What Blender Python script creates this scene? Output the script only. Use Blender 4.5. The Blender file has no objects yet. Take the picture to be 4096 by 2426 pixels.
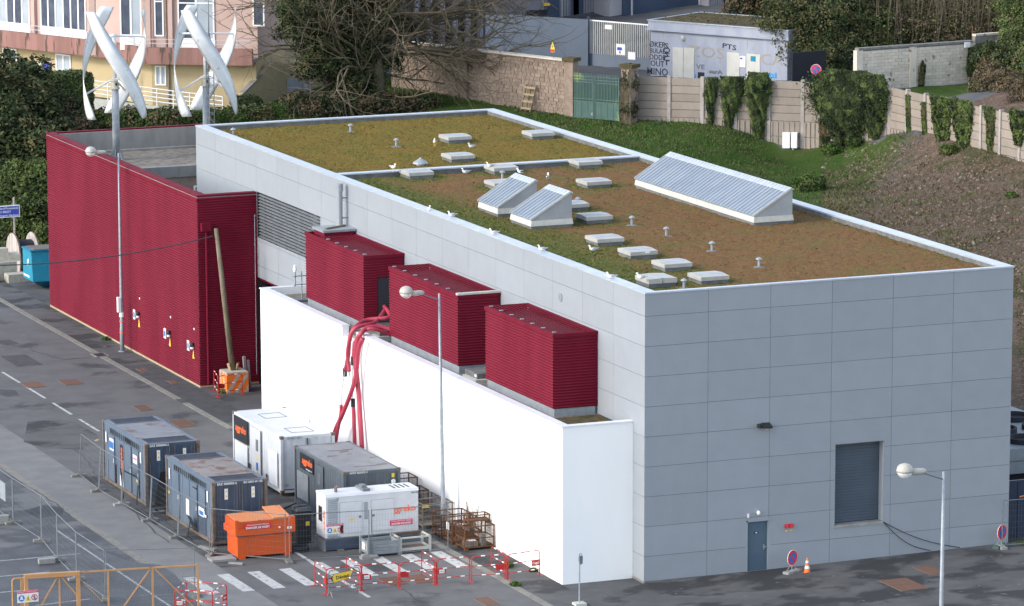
import bpy, bmesh, math, random
import numpy as np
from mathutils import Vector, Matrix
random.seed(7); rng = np.random.default_rng(11)
C = bpy.context.scene
R = math.radians

# ---------------------------------------------------------------- camera, sky, sun, exposure
CAM = np.array([-67.9975, -151.8923, 39.3809])
CR = np.array([0.93533341, -0.3536721, -0.00821324]); CU = np.array([0.07805445, 0.18366987, 0.97988412])
CF = np.array([0.34504914, 0.91715943, -0.19939825]); FPX, CX, CY = 17748.666, 1515.933, 1777.5
cam_d = bpy.data.cameras.new('camera'); cam = bpy.data.objects.new('camera', cam_d)
C.collection.objects.link(cam); C.camera = cam
cam_d.sensor_width = 36; cam_d.lens = FPX*36/4096
cam_d.shift_x = (2048-CX)/4096; cam_d.shift_y = (CY-1213)/4096
cam_d.clip_start = 1; cam_d.clip_end = 3000
cam.matrix_world = Matrix(((CR[0], CU[0], -CF[0], CAM[0]), (CR[1], CU[1], -CF[1], CAM[1]), (CR[2], CU[2], -CF[2], CAM[2]), (0, 0, 0, 1)))
world = bpy.data.worlds.new('World'); C.world = world; world.use_nodes = True
wn = world.node_tree.nodes; wl = world.node_tree.links
bg = wn.get('Background') or wn.new('ShaderNodeBackground')
sky = wn.new('ShaderNodeTexSky'); sky.sky_type = 'NISHITA'; sky.sun_disc = False
SUN = Vector((-0.72, -0.02, 0.42)).normalized()
sky.sun_elevation = math.asin(SUN.z); sky.sun_rotation = math.atan2(SUN.x, SUN.y)
sky.air_density = 1.0; sky.dust_density = 1.2; sky.ozone_density = 1.0
hs = wn.new('ShaderNodeHueSaturation'); hs.inputs['Saturation'].default_value = 0.62; wl.new(sky.outputs[0], hs.inputs['Color']); wl.new(hs.outputs[0], bg.inputs[0]); bg.inputs[1].default_value = 0.15
sd = bpy.data.lights.new('sun', 'SUN'); so = bpy.data.objects.new('sun', sd); C.collection.objects.link(so)
sd.energy = 0.78; sd.angle = R(11); sd.color = (1.0, 0.93, 0.83)
so.rotation_euler = (-SUN).to_track_quat('-Z', 'Y').to_euler(); so.location = (-40, 10, 80)
C.view_settings.view_transform = 'Standard'; C.view_settings.look = 'None'
C.view_settings.exposure = 1.50; C.view_settings.gamma = 1.0; C.view_settings.use_curve_mapping = False
C.render.engine = 'CYCLES'

# ---------------------------------------------------------------- rays through the photograph, used to place things on real planes
def ray(x, y): return CF + (x-CX)/FPX*CR - (y-CY)/FPX*CU
def at_z(x, y, z): d = ray(x, y); return CAM + d*(z-CAM[2])/d[2]
def at_x(x, y, v): d = ray(x, y); return CAM + d*(v-CAM[0])/d[0]
def at_y(x, y, v): d = ray(x, y); return CAM + d*(v-CAM[1])/d[1]
class Plane:            # vertical plane through p0 with direction u (horizontal), outward normal n to the camera side
    def __init__(s, p0, p1):
        s.p = np.array([p0[0], p0[1], 0.]); d = np.array([p1[0]-p0[0], p1[1]-p0[1], 0.]); s.len = np.linalg.norm(d); s.u = d/s.len
        s.n = np.array([s.u[1], -s.u[0], 0.])
    def uz(s, x, y):
        d = ray(x, y); t = ((s.p-CAM)@s.n)/(d@s.n); q = CAM+d*t; return (q-s.p)@s.u, q[2]
    def pt(s, u, z, d=0.): q = s.p+s.u*u+s.n*d; return (q[0], q[1], z)
    def off(s, d): q = Plane((s.p+s.n*d)[:2], (s.p+s.n*d+s.u)[:2]); q.len = s.len; return q
    def mat(s, u, z, d=0.):
        q = s.pt(u, z, d); return Matrix(((s.u[0], 0, s.n[0], q[0]), (s.u[1], 0, s.n[1], q[1]), (0, 1, 0, q[2]), (0, 0, 0, 1)))

# ---------------------------------------------------------------- materials
MATS = {}
def pm(name, col, col2=None, scale=3.0, rough=0.7, metal=0.0, bump=0.0, bscale=None, spots=None, stretch=None, lo=0.35, hi=0.65, spec=None, detail=6, col3=None, scale3=.4, lo3=.5, hi3=.62):
    """col/col2 mixed by a noise; col3 laid over by a larger noise; spots=(colour, scale, threshold)"""
    m = bpy.data.materials.new(name); m.use_nodes = True; nt = m.node_tree; N = nt.nodes; L = nt.links
    b = N['Principled BSDF']; b.inputs['Roughness'].default_value = rough; b.inputs['Metallic'].default_value = metal
    if name.startswith('leaf_'): spec = .07; rough = .85; b.inputs['Roughness'].default_value = rough
    if spec is None and rough >= .78 and not name.startswith('asphalt'): spec = .12
    if spec is not None: b.inputs['Specular IOR Level'].default_value = spec
    def c4(c): return (c[0], c[1], c[2], 1)
    if col2 is None and not bump and not spots and not col3:
        b.inputs['Base Color'].default_value = c4(col); MATS[name] = m; return m
    tc = N.new('ShaderNodeTexCoord'); geo = N.new('ShaderNodeNewGeometry')
    mp = N.new('ShaderNodeMapping'); L.new(geo.outputs['Position'], mp.inputs[0])
    if stretch: mp.inputs['Scale'].default_value = stretch
    def noise(sc, det=detail, ro=.6):
        n = N.new('ShaderNodeTexNoise'); n.inputs['Scale'].default_value = sc; n.inputs['Detail'].default_value = det; n.inputs['Roughness'].default_value = ro
        L.new(mp.outputs[0], n.inputs['Vector']); return n
    def ramp(src, a, c):
        r = N.new('ShaderNodeMapRange'); r.inputs['From Min'].default_value = a; r.inputs['From Max'].default_value = c; r.interpolation_type = 'SMOOTHSTEP'
        L.new(src, r.inputs['Value']); return r.outputs[0]
    def mix(f, a, c):
        x = N.new('ShaderNodeMix'); x.data_type = 'RGBA'; L.new(f, x.inputs['Factor'])
        for s, v in ((6, a), (7, c)):
            if isinstance(v, tuple): x.inputs[s].default_value = c4(v)
            else: L.new(v, x.inputs[s])
        return x.outputs[2]
    cur = tuple(col)
    if col2: cur = mix(ramp(noise(scale).outputs[0], lo, hi), cur, tuple(col2))
    if col3: cur = mix(ramp(noise(scale3).outputs[0], lo3, hi3), cur, tuple(col3))
    if spots: cur = mix(ramp(noise(spots[1], 3).outputs[0], spots[2], spots[2]+.06), cur, tuple(spots[0]))
    if isinstance(cur, tuple): b.inputs['Base Color'].default_value = c4(cur)
    else: L.new(cur, b.inputs['Base Color'])
    if bump:
        bp = N.new('ShaderNodeBump'); bp.inputs['Strength'].default_value = 1; bp.inputs['Distance'].default_value = bump
        L.new(noise(bscale or scale*4, 5, .7).outputs[0], bp.inputs['Height']); L.new(bp.outputs[0], b.inputs['Normal'])
    MATS[name] = m; return m
def srgb(r, g, b): return tuple(((c/255+.055)/1.055)**2.4 if c > 10 else c/255/12.92 for c in (r, g, b))

M = MATS
pm('panel_grey', (.247, .272, .303), (.258, .284, .316), 1.3, .55, bump=.002, bscale=40)
pm('wall_plain', (.2, .22, .25), rough=.8)
pm('joint_dark', (.03, .035, .04), rough=.9)
pm('cap_metal', (.40, .44, .51), (.46, .50, .56), 2.5, .38, .25, spots=((.75, .76, .78), 9, .66))
pm('kerb_grey', (.115, .12, .12), (.16, .165, .165), 3, .8)
pm('red_clad', (.125, .008, .021), (.150, .012, .027), .6, .6, spec=.06, stretch=(1, 1, .2))
pm('red_dark', (.035, .004, .008), rough=.6)
pm('render_white', (.83, .84, .84), (.80, .815, .82), .5, .85, stretch=(1, 1, .25), col3=(.76, .785, .80), scale3=.35, lo3=.5, hi3=.75)
pm('zinc', (.235, .285, .35), (.28, .33, .39), 1.2, .35, .35)
pm('zinc_plain', (.27, .29, .31), (.31, .33, .35), 1.5, .5, .1)
pm('off_white', (.50, .50, .46), (.42, .42, .38), 3, .6)
pm('lid_white', (.38, .38, .36), (.32, .32, .30), 2.2, .45, spots=((.35, .34, .30), 5, .62))
pm('galva', (.24, .27, .30), (.30, .33, .36), 4, .5, .15)
pm('galva_dark', (.12, .135, .15), (.16, .175, .19), 4, .55, .1)
pm('lamp_white', (.42, .41, .36), (.36, .35, .30), 6, .45)
pm('glass_clear', (.55, .57, .58), rough=.15)
pm('turbine_white', (.66, .68, .70), (.58, .60, .60), 1.5, .3, spots=((.4, .39, .33), 2.2, .64))
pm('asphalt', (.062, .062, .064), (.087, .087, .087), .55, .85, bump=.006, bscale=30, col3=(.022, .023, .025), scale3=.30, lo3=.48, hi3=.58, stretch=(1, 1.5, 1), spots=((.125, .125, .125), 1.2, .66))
pm('asphalt_road', (.083, .083, .086), (.103, .103, .105), .8, .8, bump=.005, bscale=30, col3=(.034, .035, .038), scale3=.26, lo3=.56, hi3=.66, spots=((.125, .127, .13), 1.6, .68), stretch=(1, 1.0, 1))
pm('asphalt_new', (.035, .037, .042), (.055, .057, .062), 2, .8, bump=.004, bscale=30)
pm('concrete_strip', (.155, .158, .160), (.185, .187, .186), .9, .85, bump=.005, bscale=30)
pm('asphalt_wet', (.035, .037, .041), (.065, .067, .071), .5, .62, bump=.003, bscale=20, col3=(.11, .11, .11), scale3=.25, lo3=.5, hi3=.6, stretch=(1, 1.4, 1))
pm('tarmac_wet', (.026, .027, .029), (.060, .061, .064), .5, .5, bump=.003, bscale=20); pm('kerb_stone', (.17, .165, .15), (.22, .215, .195), 3, .85)
pm('paint_white', (.43, .44, .43), (.34, .345, .34), 5, .7, spots=((.11, .11, .12), 5, .60))
pm('paint_thin', (.34, .35, .36), (.22, .23, .24), 4, .7, spots=((.10, .10, .11), 5, .6))
pm('paint_yellow', (.50, .36, .08), rough=.7, spots=((.15, .15, .15), 8, .5), col2=(.45, .33, .1))
pm('rusty_patch', (.155, .085, .062), (.125, .08, .062), 5, .85, bump=.004, bscale=25)
pm('steel_cover', (.10, .09, .08), (.14, .12, .10), 5, .6)
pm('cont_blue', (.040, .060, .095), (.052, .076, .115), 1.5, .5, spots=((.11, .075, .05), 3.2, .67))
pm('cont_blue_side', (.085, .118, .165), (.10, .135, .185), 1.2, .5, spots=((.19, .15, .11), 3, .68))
pm('cont_roof', (.15, .162, .18), (.185, .195, .21), 1.5, .5, col3=(.10, .06, .04), scale3=.9, lo3=.54, hi3=.68)
pm('cont_roof_rust', (.17, .15, .14), (.22, .20, .19), .9, .6, col3=(.13, .06, .035), scale3=.8, lo3=.5, hi3=.6)
pm('cont_grey', (.075, .092, .112), (.09, .108, .127), 1.5, .5)
pm('cont_white', (.52, .54, .57), (.57, .59, .62), 1.5, .45)
pm('edge_rust', (.11, .095, .08), (.17, .13, .10), 5, .7, spots=((.12, .05, .025), 9, .55))
pm('black', (.012, .013, .015), rough=.6)
pm('dark_grille', (.030, .020, .016), (.055, .035, .026), 2, .8)
pm('decal_white', (.72, .73, .72), rough=.5)
pm('decal_yellow', (.75, .52, .05), rough=.5)
pm('decal_orange', (.85, .14, .03), rough=.5)
pm('decal_blue', (.02, .13, .42), rough=.5)
pm('decal_red', (.55, .02, .03), rough=.5)
pm('decal_pink', (.62, .05, .13), rough=.5)
pm('logo_black', (.015, .015, .02), rough=.5)
pm('orange', (.58, .075, .005), (.50, .075, .006), 1.3, .5)
pm('orange_top', (.62, .20, .06), (.55, .22, .09), 1.0, .6, spots=((.22, .07, .03), 1.6, .62))
pm('orange_stripe', (.75, .16, .008), (.68, .18, .02), 4, .7)
pm('block_grey', (.34, .32, .27), (.42, .40, .34), 5, .85, bump=.006, bscale=20)
pm('barrier_red', (.42, .015, .015), rough=.45)
pm('barrier_white', (.8, .8, .8), rough=.5)
pm('hose_red', (.38, .035, .07), (.32, .03, .06), 3, .5)
pm('steel', (.28, .30, .33), rough=.45, metal=.2)
pm('rust_cage', (.105, .055, .032), (.16, .08, .045), 7, .8)
pm('cage_grey', (.20, .19, .17), (.17, .12, .09), 4, .7)
pm('box_grey', (.24, .265, .285), (.20, .225, .24), 4, .6)
pm('wood', (.20, .17, .12), (.14, .12, .085), 9, .85, stretch=(1, 1, .15))
pm('wood_light', (.42, .33, .20), (.34, .26, .15), 6, .85)
pm('yellow_frame', (.46, .24, .10), (.40, .21, .085), 2.5, .6, spots=((.22, .07, .03), 5, .64))
pm('gravel', (.15, .135, .115), (.24, .22, .19), 3, .95, bump=.03, bscale=16)
pm('concrete', (.22, .22, .215), (.27, .27, .26), 2, .85, stretch=(1, 1, .3))
pm('concrete_dark', (.15, .15, .14), (.21, .21, .20), 2.5, .85)
pm('stone_panel', (.285, .245, .21), (.25, .215, .185), 1.2, .9, stretch=(1, 1, .5), bump=.01, bscale=12, spots=((.68, .66, .62), 3.6, .72))
pm('post_conc', (.30, .27, .25), (.36, .33, .31), 3, .9)
pm('rubble_a', (.25, .195, .155), (.31, .25, .205), 3, .95, bump=.03, bscale=9, spots=((.19, .155, .13), 5, .62))
pm('rubble_b', (.225, .17, .135), (.28, .22, .18), 3, .95, bump=.03, bscale=9)
pm('block_wall', (.52, .465, .39), (.60, .54, .46), 1.6, .9, spots=((.24, .22, .19), 2.2, .63), bump=.008, bscale=12)
pm('gate_green', (.035, .085, .078), (.05, .105, .09), 1.5, .6, col3=(.16, .24, .09), scale3=.7, lo3=.56, hi3=.66)
pm('blue_steel', (.125, .155, .20), (.14, .17, .215), 1.2, .6, stretch=(1, 1, .3))
pm('hut_wall', (.30, .325, .39), (.35, .375, .44), 1.3, .9, stretch=(1, 1, .3), spots=((.30, .31, .33), 2.6, .64))
pm('hut_moss', (.06, .055, .03), (.11, .085, .045), 2.5, .95, bump=.05, bscale=8)
pm('door_cream', (.56, .55, .50), (.50, .49, .44), 1.5, .7)
pm('pink_wall', (.50, .365, .325), (.47, .34, .305), .8, .85)
pm('pink_band', (.30, .165, .145), (.22, .125, .11), 1.4, .9, stretch=(1, 1, .12), spots=((.10, .07, .06), 2.6, .56))
pm('yellow_wall', (.44, .355, .215), (.40, .325, .20), .8, .85)
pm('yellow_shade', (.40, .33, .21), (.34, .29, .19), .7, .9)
pm('frame_white', (.78, .78, .77), rough=.5)
pm('pane_dark', (.05, .06, .09), (.10, .12, .16), .8, .1)
pm('pane_light', (.40, .45, .50), (.32, .37, .42), .7, .15)
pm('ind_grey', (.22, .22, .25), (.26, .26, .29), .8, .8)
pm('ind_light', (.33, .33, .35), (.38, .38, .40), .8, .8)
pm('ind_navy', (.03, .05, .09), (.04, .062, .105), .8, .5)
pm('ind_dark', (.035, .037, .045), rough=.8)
pm('rail_metal', (.45, .46, .50), rough=.5)
pm('teal', (.01, .20, .31), (.012, .22, .335), 2, .5)
pm('teal_dark', (.008, .15, .26), rough=.5)
pm('reel_wood', (.50, .46, .42), (.33, .30, .28), 6, .8, stretch=(.3, 3, .3), spots=((.10, .09, .09), 2.4, .64))
pm('cable_black', (.02, .022, .03), (.03, .032, .045), 4, .55)
pm('bark', (.07, .062, .042), (.12, .105, .07), 6, .95)
pm('twig', (.095, .08, .055), (.14, .118, .085), 3, .95)
pm('leaf_a', (.042, .060, .026), (.064, .084, .034), .6, .6)
pm('leaf_b', (.080, .112, .036), (.105, .138, .045), .6, .6)
pm('leaf_c', (.024, .034, .018), (.040, .052, .026), .6, .65)
pm('leaf_olive', (.085, .085, .040), (.115, .108, .05), .6, .7)
pm('leaf_brown', (.10, .072, .045), (.14, .10, .06), .6, .8)
pm('grass_a', (.030, .075, .010), (.045, .10, .015), .5, .8)
pm('grass_b', (.06, .11, .02), (.085, .13, .024), .5, .8)
pm('gull_white', (.82, .82, .82), rough=.6)
pm('gull_grey', (.33, .35, .38), rough=.6)
pm('gull_dark', (.03, .03, .035), rough=.6)
pm('gull_beak', (.7, .4, .05), rough=.5)
pm('cone_orange', (.85, .16, .02), rough=.5)
pm('hydrant', (.6, .03, .04), rough=.4)
pm('shutter', (.055, .075, .10), (.065, .087, .115), 1, .5)
pm('door_slate', (.055, .095, .14), (.07, .11, .155), 1, .5)
pm('blue_gate', (.012, .022, .05), rough=.5)
pm('graffiti_black', (.045, .045, .06), rough=.8)
pm('graffiti_blue', (.05, .30, .60), rough=.8)
pm('graffiti_ochre', (.33, .30, .25), rough=.8)
pm('graffiti_orange', (.48, .27, .14), rough=.8)
pm('sign_blue', (.055, .08, .42), rough=.4)
pm('sign_red', (.62, .03, .05), rough=.4)

pm('thicket_a', (.095, .088, .040), (.125, .112, .055), .5, .9); pm('thicket_b', (.12, .092, .052), (.15, .115, .065), .5, .9)
pm('sheet_grey', (.27, .30, .33), (.31, .34, .37), 2, .6); pm('moss_green', (.055, .075, .018), (.085, .10, .024), 1, .9)
def vary(name, amt, samt=0.):
    m = M[name]; nt = m.node_tree; b = nt.nodes['Principled BSDF']; h = nt.nodes.new('ShaderNodeHueSaturation'); oi = nt.nodes.new('ShaderNodeObjectInfo'); r = nt.nodes.new('ShaderNodeMapRange')
    r.inputs[3].default_value = 1-amt; r.inputs[4].default_value = 1+amt; nt.links.new(oi.outputs['Random'], r.inputs[0]); nt.links.new(r.outputs[0], h.inputs['Value'])
    s = b.inputs['Base Color']
    if s.is_linked: nt.links.new(s.links[0].from_socket, h.inputs['Color'])
    else: h.inputs['Color'].default_value = s.default_value
    nt.links.new(h.outputs[0], s)
for n_, a_ in (('panel_grey', .03), ('rubble_a', .09), ('rubble_b', .09), ('stone_panel', .09), ('block_wall', .10), ('zinc', .06), ('reel_wood', .22), ('cap_metal', .05), ('post_conc', .08), ('rusty_patch', .12), ('concrete', .08)): vary(n_, a_)

# ---------------------------------------------------------------- mesh helpers
class MB:
    def __init__(s): s.v = []; s.f = []; s.m = []
    def add(s, vs, fs, mi=0):
        o = len(s.v); s.v += [tuple(map(float, p)) for p in vs]; s.f += [tuple(i+o for i in f) for f in fs]; s.m += [mi]*len(fs); return s
    def box(s, x0, x1, y0, y1, z0, z1, mi=0):
        return s.add([(x0,y0,z0),(x1,y0,z0),(x1,y1,z0),(x0,y1,z0),(x0,y0,z1),(x1,y0,z1),(x1,y1,z1),(x0,y1,z1)],
              [(0,3,2,1),(4,5,6,7),(0,1,5,4),(1,2,6,5),(2,3,7,6),(3,0,4,7)], mi)
    def pbox(s, pl, u0, u1, z0, z1, d0, d1, mi=0):
        P = [pl.pt(u, z, d) for z in (z0, z1) for (u, d) in ((u0, d1), (u1, d1), (u1, d0), (u0, d0))]
        return s.add(P, [(0,3,2,1),(4,5,6,7),(0,1,5,4),(1,2,6,5),(2,3,7,6),(3,0,4,7)], mi)
    def bar(s, p, q, w, h=None, mi=0):
        p = Vector(p); q = Vector(q); h = h or w; d = (q-p)
        if d.length < 1e-6: return s
        d.normalize(); a = d.cross(Vector((0,0,1))); a = a.normalized() if a.length > 1e-3 else Vector((1,0,0)); b = a.cross(d)
        P = [c+a*(i*w/2)+b*(j*h/2) for c in (p, q) for (i, j) in ((-1,-1),(1,-1),(1,1),(-1,1))]
        return s.add(P, [(0,3,2,1),(4,5,6,7),(0,1,5,4),(1,2,6,5),(2,3,7,6),(3,0,4,7)], mi)
    def tube(s, pts, r, n=6, mi=0, caps=True):
        pts = [Vector(p) for p in pts]; rs = r if isinstance(r, (list, tuple)) else [r]*len(pts)
        o = len(s.v); prev = None
        for i, p in enumerate(pts):
            d = (pts[min(i+1, len(pts)-1)]-pts[max(i-1, 0)]).normalized()
            if prev is None: a = d.cross(Vector((0,0,1))); a = a.normalized() if a.length > 1e-2 else d.cross(Vector((1,0,0))).normalized()
            else: a = (prev - d*prev.dot(d)).normalized()
            prev = a; b = d.cross(a)
            for k in range(n):
                t = 2*math.pi*k/n; s.v.append(tuple(p+(a*math.cos(t)+b*math.sin(t))*rs[i]))
        for i in range(len(pts)-1):
            for k in range(n):
                s.f.append((o+i*n+k, o+i*n+(k+1)%n, o+(i+1)*n+(k+1)%n, o+(i+1)*n+k)); s.m.append(mi)
        if caps:
            s.f.append(tuple(o+k for k in range(n))[::-1]); s.m.append(mi); e = o+(len(pts)-1)*n
            s.f.append(tuple(e+k for k in range(n))); s.m.append(mi)
        return s
    def lathe(s, c, prof, n=12, mi=0, axis='z'):
        o = len(s.v)
        for (r, h) in prof:
            for k in range(n):
                t = 2*math.pi*k/n
                if axis == 'z': s.v.append((c[0]+r*math.cos(t), c[1]+r*math.sin(t), c[2]+h))
                elif axis == 'x': s.v.append((c[0]+h, c[1]+r*math.cos(t), c[2]+r*math.sin(t)))
                else: s.v.append((c[0]+r*math.cos(t), c[1]+h, c[2]+r*math.sin(t)))
        for i in range(len(prof)-1):
            for k in range(n): s.f.append((o+i*n+k, o+i*n+(k+1)%n, o+(i+1)*n+(k+1)%n, o+(i+1)*n+k)); s.m.append(mi)
        s.f.append(tuple(o+k for k in range(n))[::-1]); s.m.append(mi); e = o+(len(prof)-1)*n; s.f.append(tuple(e+k for k in range(n))); s.m.append(mi)
        return s
    def sph(s, c, r, n=10, mi=0, sc=(1,1,1)):
        k = n//2; o = len(s.v)
        for i in range(k+1):
            a = math.pi*i/k
            for j in range(n):
                t = 2*math.pi*j/n; q = max(math.sin(a), .02)
                s.v.append((c[0]+r*sc[0]*q*math.cos(t), c[1]+r*sc[1]*q*math.sin(t), c[2]-r*sc[2]*math.cos(a)))
        for i in range(k):
            for j in range(n): s.f.append((o+i*n+j, o+i*n+(j+1)%n, o+(i+1)*n+(j+1)%n, o+(i+1)*n+j)); s.m.append(mi)
        return s
    def prism(s, poly, z0, z1, mi=0):
        n = len(poly); a = sum(poly[i][0]*poly[(i+1)%n][1]-poly[(i+1)%n][0]*poly[i][1] for i in range(n))
        if a < 0: poly = poly[::-1]
        zz0 = z0 if isinstance(z0, (list, tuple)) else [z0]*n; zz1 = z1 if isinstance(z1, (list, tuple)) else [z1]*n
        vs = [(p[0], p[1], zz0[i]) for i, p in enumerate(poly)]+[(p[0], p[1], zz1[i]) for i, p in enumerate(poly)]
        fs = [tuple(range(n))[::-1], tuple(range(n, 2*n))]+[(i, (i+1)%n, n+(i+1)%n, n+i) for i in range(n)]
        return s.add(vs, fs, mi)
    def extr(s, pts3, vec, mi=0):
        n = len(pts3); vs = [tuple(p) for p in pts3]+[tuple(p[k]+vec[k] for k in range(3)) for p in pts3]
        fs = [tuple(range(n)), tuple(range(n, 2*n))[::-1]]+[(i, n+i, n+(i+1)%n, (i+1)%n) for i in range(n)]
        return s.add(vs, fs, mi)
    def build(s, name, mats, parent=None, smooth=False, kind=None, label=None):
        me = bpy.data.meshes.new(name); me.from_pydata(s.v, [], s.f)
        if isinstance(mats, str): mats = [mats]
        for x in mats: me.materials.append(M[x])
        me.polygons.foreach_set('material_index', s.m)
        if smooth: me.polygons.foreach_set('use_smooth', [True]*len(s.f))
        me.update(); return link(name, me, parent, kind, label)
def link(name, me, parent=None, kind=None, label=None):
    o = bpy.data.objects.new(name, me); C.collection.objects.link(o)
    if parent: o.parent = parent
    if kind: o['kind'] = kind
    if label: o['label'] = label
    return o
def npmesh(name, V, F, mi, mats, parent=None, smooth=False, kind=None):
    me = bpy.data.meshes.new(name); V = np.asarray(V, dtype=np.float32); F = np.asarray(F, dtype=np.int32); k = F.shape[1]
    me.vertices.add(len(V)); me.vertices.foreach_set('co', V.ravel()); me.loops.add(F.size); me.loops.foreach_set('vertex_index', F.ravel())
    me.polygons.add(len(F)); me.polygons.foreach_set('loop_start', np.arange(0, F.size, k, dtype=np.int32))
    try: me.polygons.foreach_set('loop_total', np.full(len(F), k, dtype=np.int32))
    except Exception: pass
    for x in mats: me.materials.append(M[x])
    if mi is not None: me.polygons.foreach_set('material_index', np.asarray(mi, dtype=np.int32))
    if smooth: me.polygons.foreach_set('use_smooth', np.ones(len(F), dtype=bool))
    me.update(calc_edges=True); me.validate(); return link(name, me, parent, kind)
def tag(o, label, cat, group=None, kind=None):
    o['label'] = label
    if cat: o['category'] = cat
    if group: o['group'] = group
    if kind: o['kind'] = kind
    return o
def thing(name, label, cat, loc=(0,0,0), rz=0, group=None):
    o = bpy.data.objects.new(name, None); C.collection.objects.link(o); o.location = loc; o.rotation_euler = (0, 0, rz); o.empty_display_size = .2
    return tag(o, label, cat, group)
def copy_tree(o, parent=None):
    c = o.copy(); C.collection.objects.link(c)
    if parent: c.parent = parent
    for ch in [x for x in bpy.data.objects if x.parent == o]: copy_tree(ch, c)
    return c
def place(o, loc, rz=None, label=None, group=None):
    o.location = loc
    if rz is not None: o.rotation_euler = (0, 0, rz)
    if label: o['label'] = label
    if group: o['group'] = group
    return o
def text(body, size, mw, mat, parent, name='lettering', extrude=.004, ax='CENTER', bold=0.0, sx=1.0):
    cu = bpy.data.curves.new(name, 'FONT'); cu.body = body; cu.size = size; cu.align_x = ax; cu.align_y = 'CENTER'; cu.extrude = extrude; cu.resolution_u = 2
    cu.offset = bold
    tmp = bpy.data.objects.new(name, cu); me = bpy.data.meshes.new_from_object(tmp); bpy.data.objects.remove(tmp); me.materials.clear(); me.materials.append(M[mat])
    o = bpy.data.objects.new(name, me); C.collection.objects.link(o)
    if parent: o.parent = parent
    o.matrix_local = mw @ Matrix.Diagonal((sx, 1, 1, 1)); return o
def mx_front(x, y, z): return Matrix(((1,0,0,x),(0,0,-1,y),(0,1,0,z),(0,0,0,1)))       # reads on a face looking -Y
def mx_left(x, y, z): return Matrix(((0,0,-1,x),(-1,0,0,y),(0,1,0,z),(0,0,0,1)))      # reads on a face looking -X

# ---------------------------------------------------------------- terrain
CTRL = np.array([(-20,84,0),(-10,84,0),(0,86,0.2),(10,84,.8),(-20,96,1.2),(-8,96,1.8),(2,96,2.4),(12,96,2.8),(0,108,3.7),(14,108,3.6),(-15,110,3.2),(16,121,4),(12,131,4),(25,113,4),(24,106,3.5),
 (0,125,4),(-20,128,3.6),(-35,95,.5),(-40,125,2.5),(39.4,100,4.35),(34.1,113.6,4.8),(43.3,95.8,4.3),(44.6,94.5,4.2),(45.5,92.6,4.15),(47.8,91.6,3.6),(49.3,90.7,2.9),(50.6,89.8,2.7),(53.7,85.1,3.7),
 (53.5,76,4.0),(53.5,70,4.0),(53.5,55,4),(53.5,30,4),(53,10,4),(20,60,1.2),(20,40,.3),(22,20,0),(24,0,0),(24,-20,0),(30,20,.5),(30,60,2.2),(28,80,3),(20,84,2.2),(22,95,3.2),(36,80,3.2),(42,64,2.8),(40,40,2),
 (45,20,2.4),(40,0,2),(55.5,91,5.8),(56,84,5.9),(60,88,6),(64,93.7,6.1),(57,75,5.8),(62,62,5.4),(56,50,5.2),(50,116,5),(46,108,4.9),(50,101,5.1),(48,132,5),(56,106,5.3),(40,125,4.9),(30,130,4.6),(70,120,7),(90,140,9),
 (60,170,7),(20,180,5),(-40,180,4),(100,80,8),(90,40,7),(80,100,7.5),(72,97,6.8)], dtype=float)
def _tps(c):
    n = len(c); d = np.hypot(c[:,None,0]-c[None,:,0], c[:,None,1]-c[None,:,1]); K = np.where(d > 0, d*d*np.log(d+1e-9), 0)+np.eye(n)*2.0
    A = np.zeros((n+3, n+3)); A[:n,:n] = K; A[:n,n] = 1; A[:n,n+1:] = c[:,:2]; A[n,:n] = 1; A[n+1:,:n] = c[:,:2].T
    return np.linalg.solve(A, np.concatenate([c[:,2], np.zeros(3)]))
TW = _tps(CTRL)
def gz(x, y):
    x = np.asarray(x, float); y = np.asarray(y, float); n = len(CTRL)
    d2 = (x[...,None]-CTRL[:,0])**2+(y[...,None]-CTRL[:,1])**2
    h = (np.where(d2 > 0, .5*d2*np.log(d2+1e-9), 0)*TW[:n]).sum(-1)+TW[n]+TW[n+1]*x+TW[n+2]*y
    far = np.clip((np.hypot(x-20, y-60)-140)/80, 0, 1); h = h*(1-far)+6*far*np.clip((y-20)/60, 0, 1)
    d = np.hypot(np.maximum(x-17, 0), np.maximum(y-80, 0)); w = np.clip(d/10, 0, 1); w = w*w*(3-2*w)
    return np.clip(h, 0, 14)*w + .25*np.clip(x/15.8, 0, 1)*(1-w)*np.clip(1-(y-0)/8, 0, 1)
def at_g(px, py):
    zs = np.linspace(9, -.5, 96); P = np.array([at_z(px, py, z) for z in zs]); h = gz(P[:,0], P[:,1]); k = int(np.argmax(h >= zs)); return np.array([P[k,0], P[k,1], h[k]])
def g3(x, y, d=0.): return (x, y, float(gz(x, y))+d)
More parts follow.
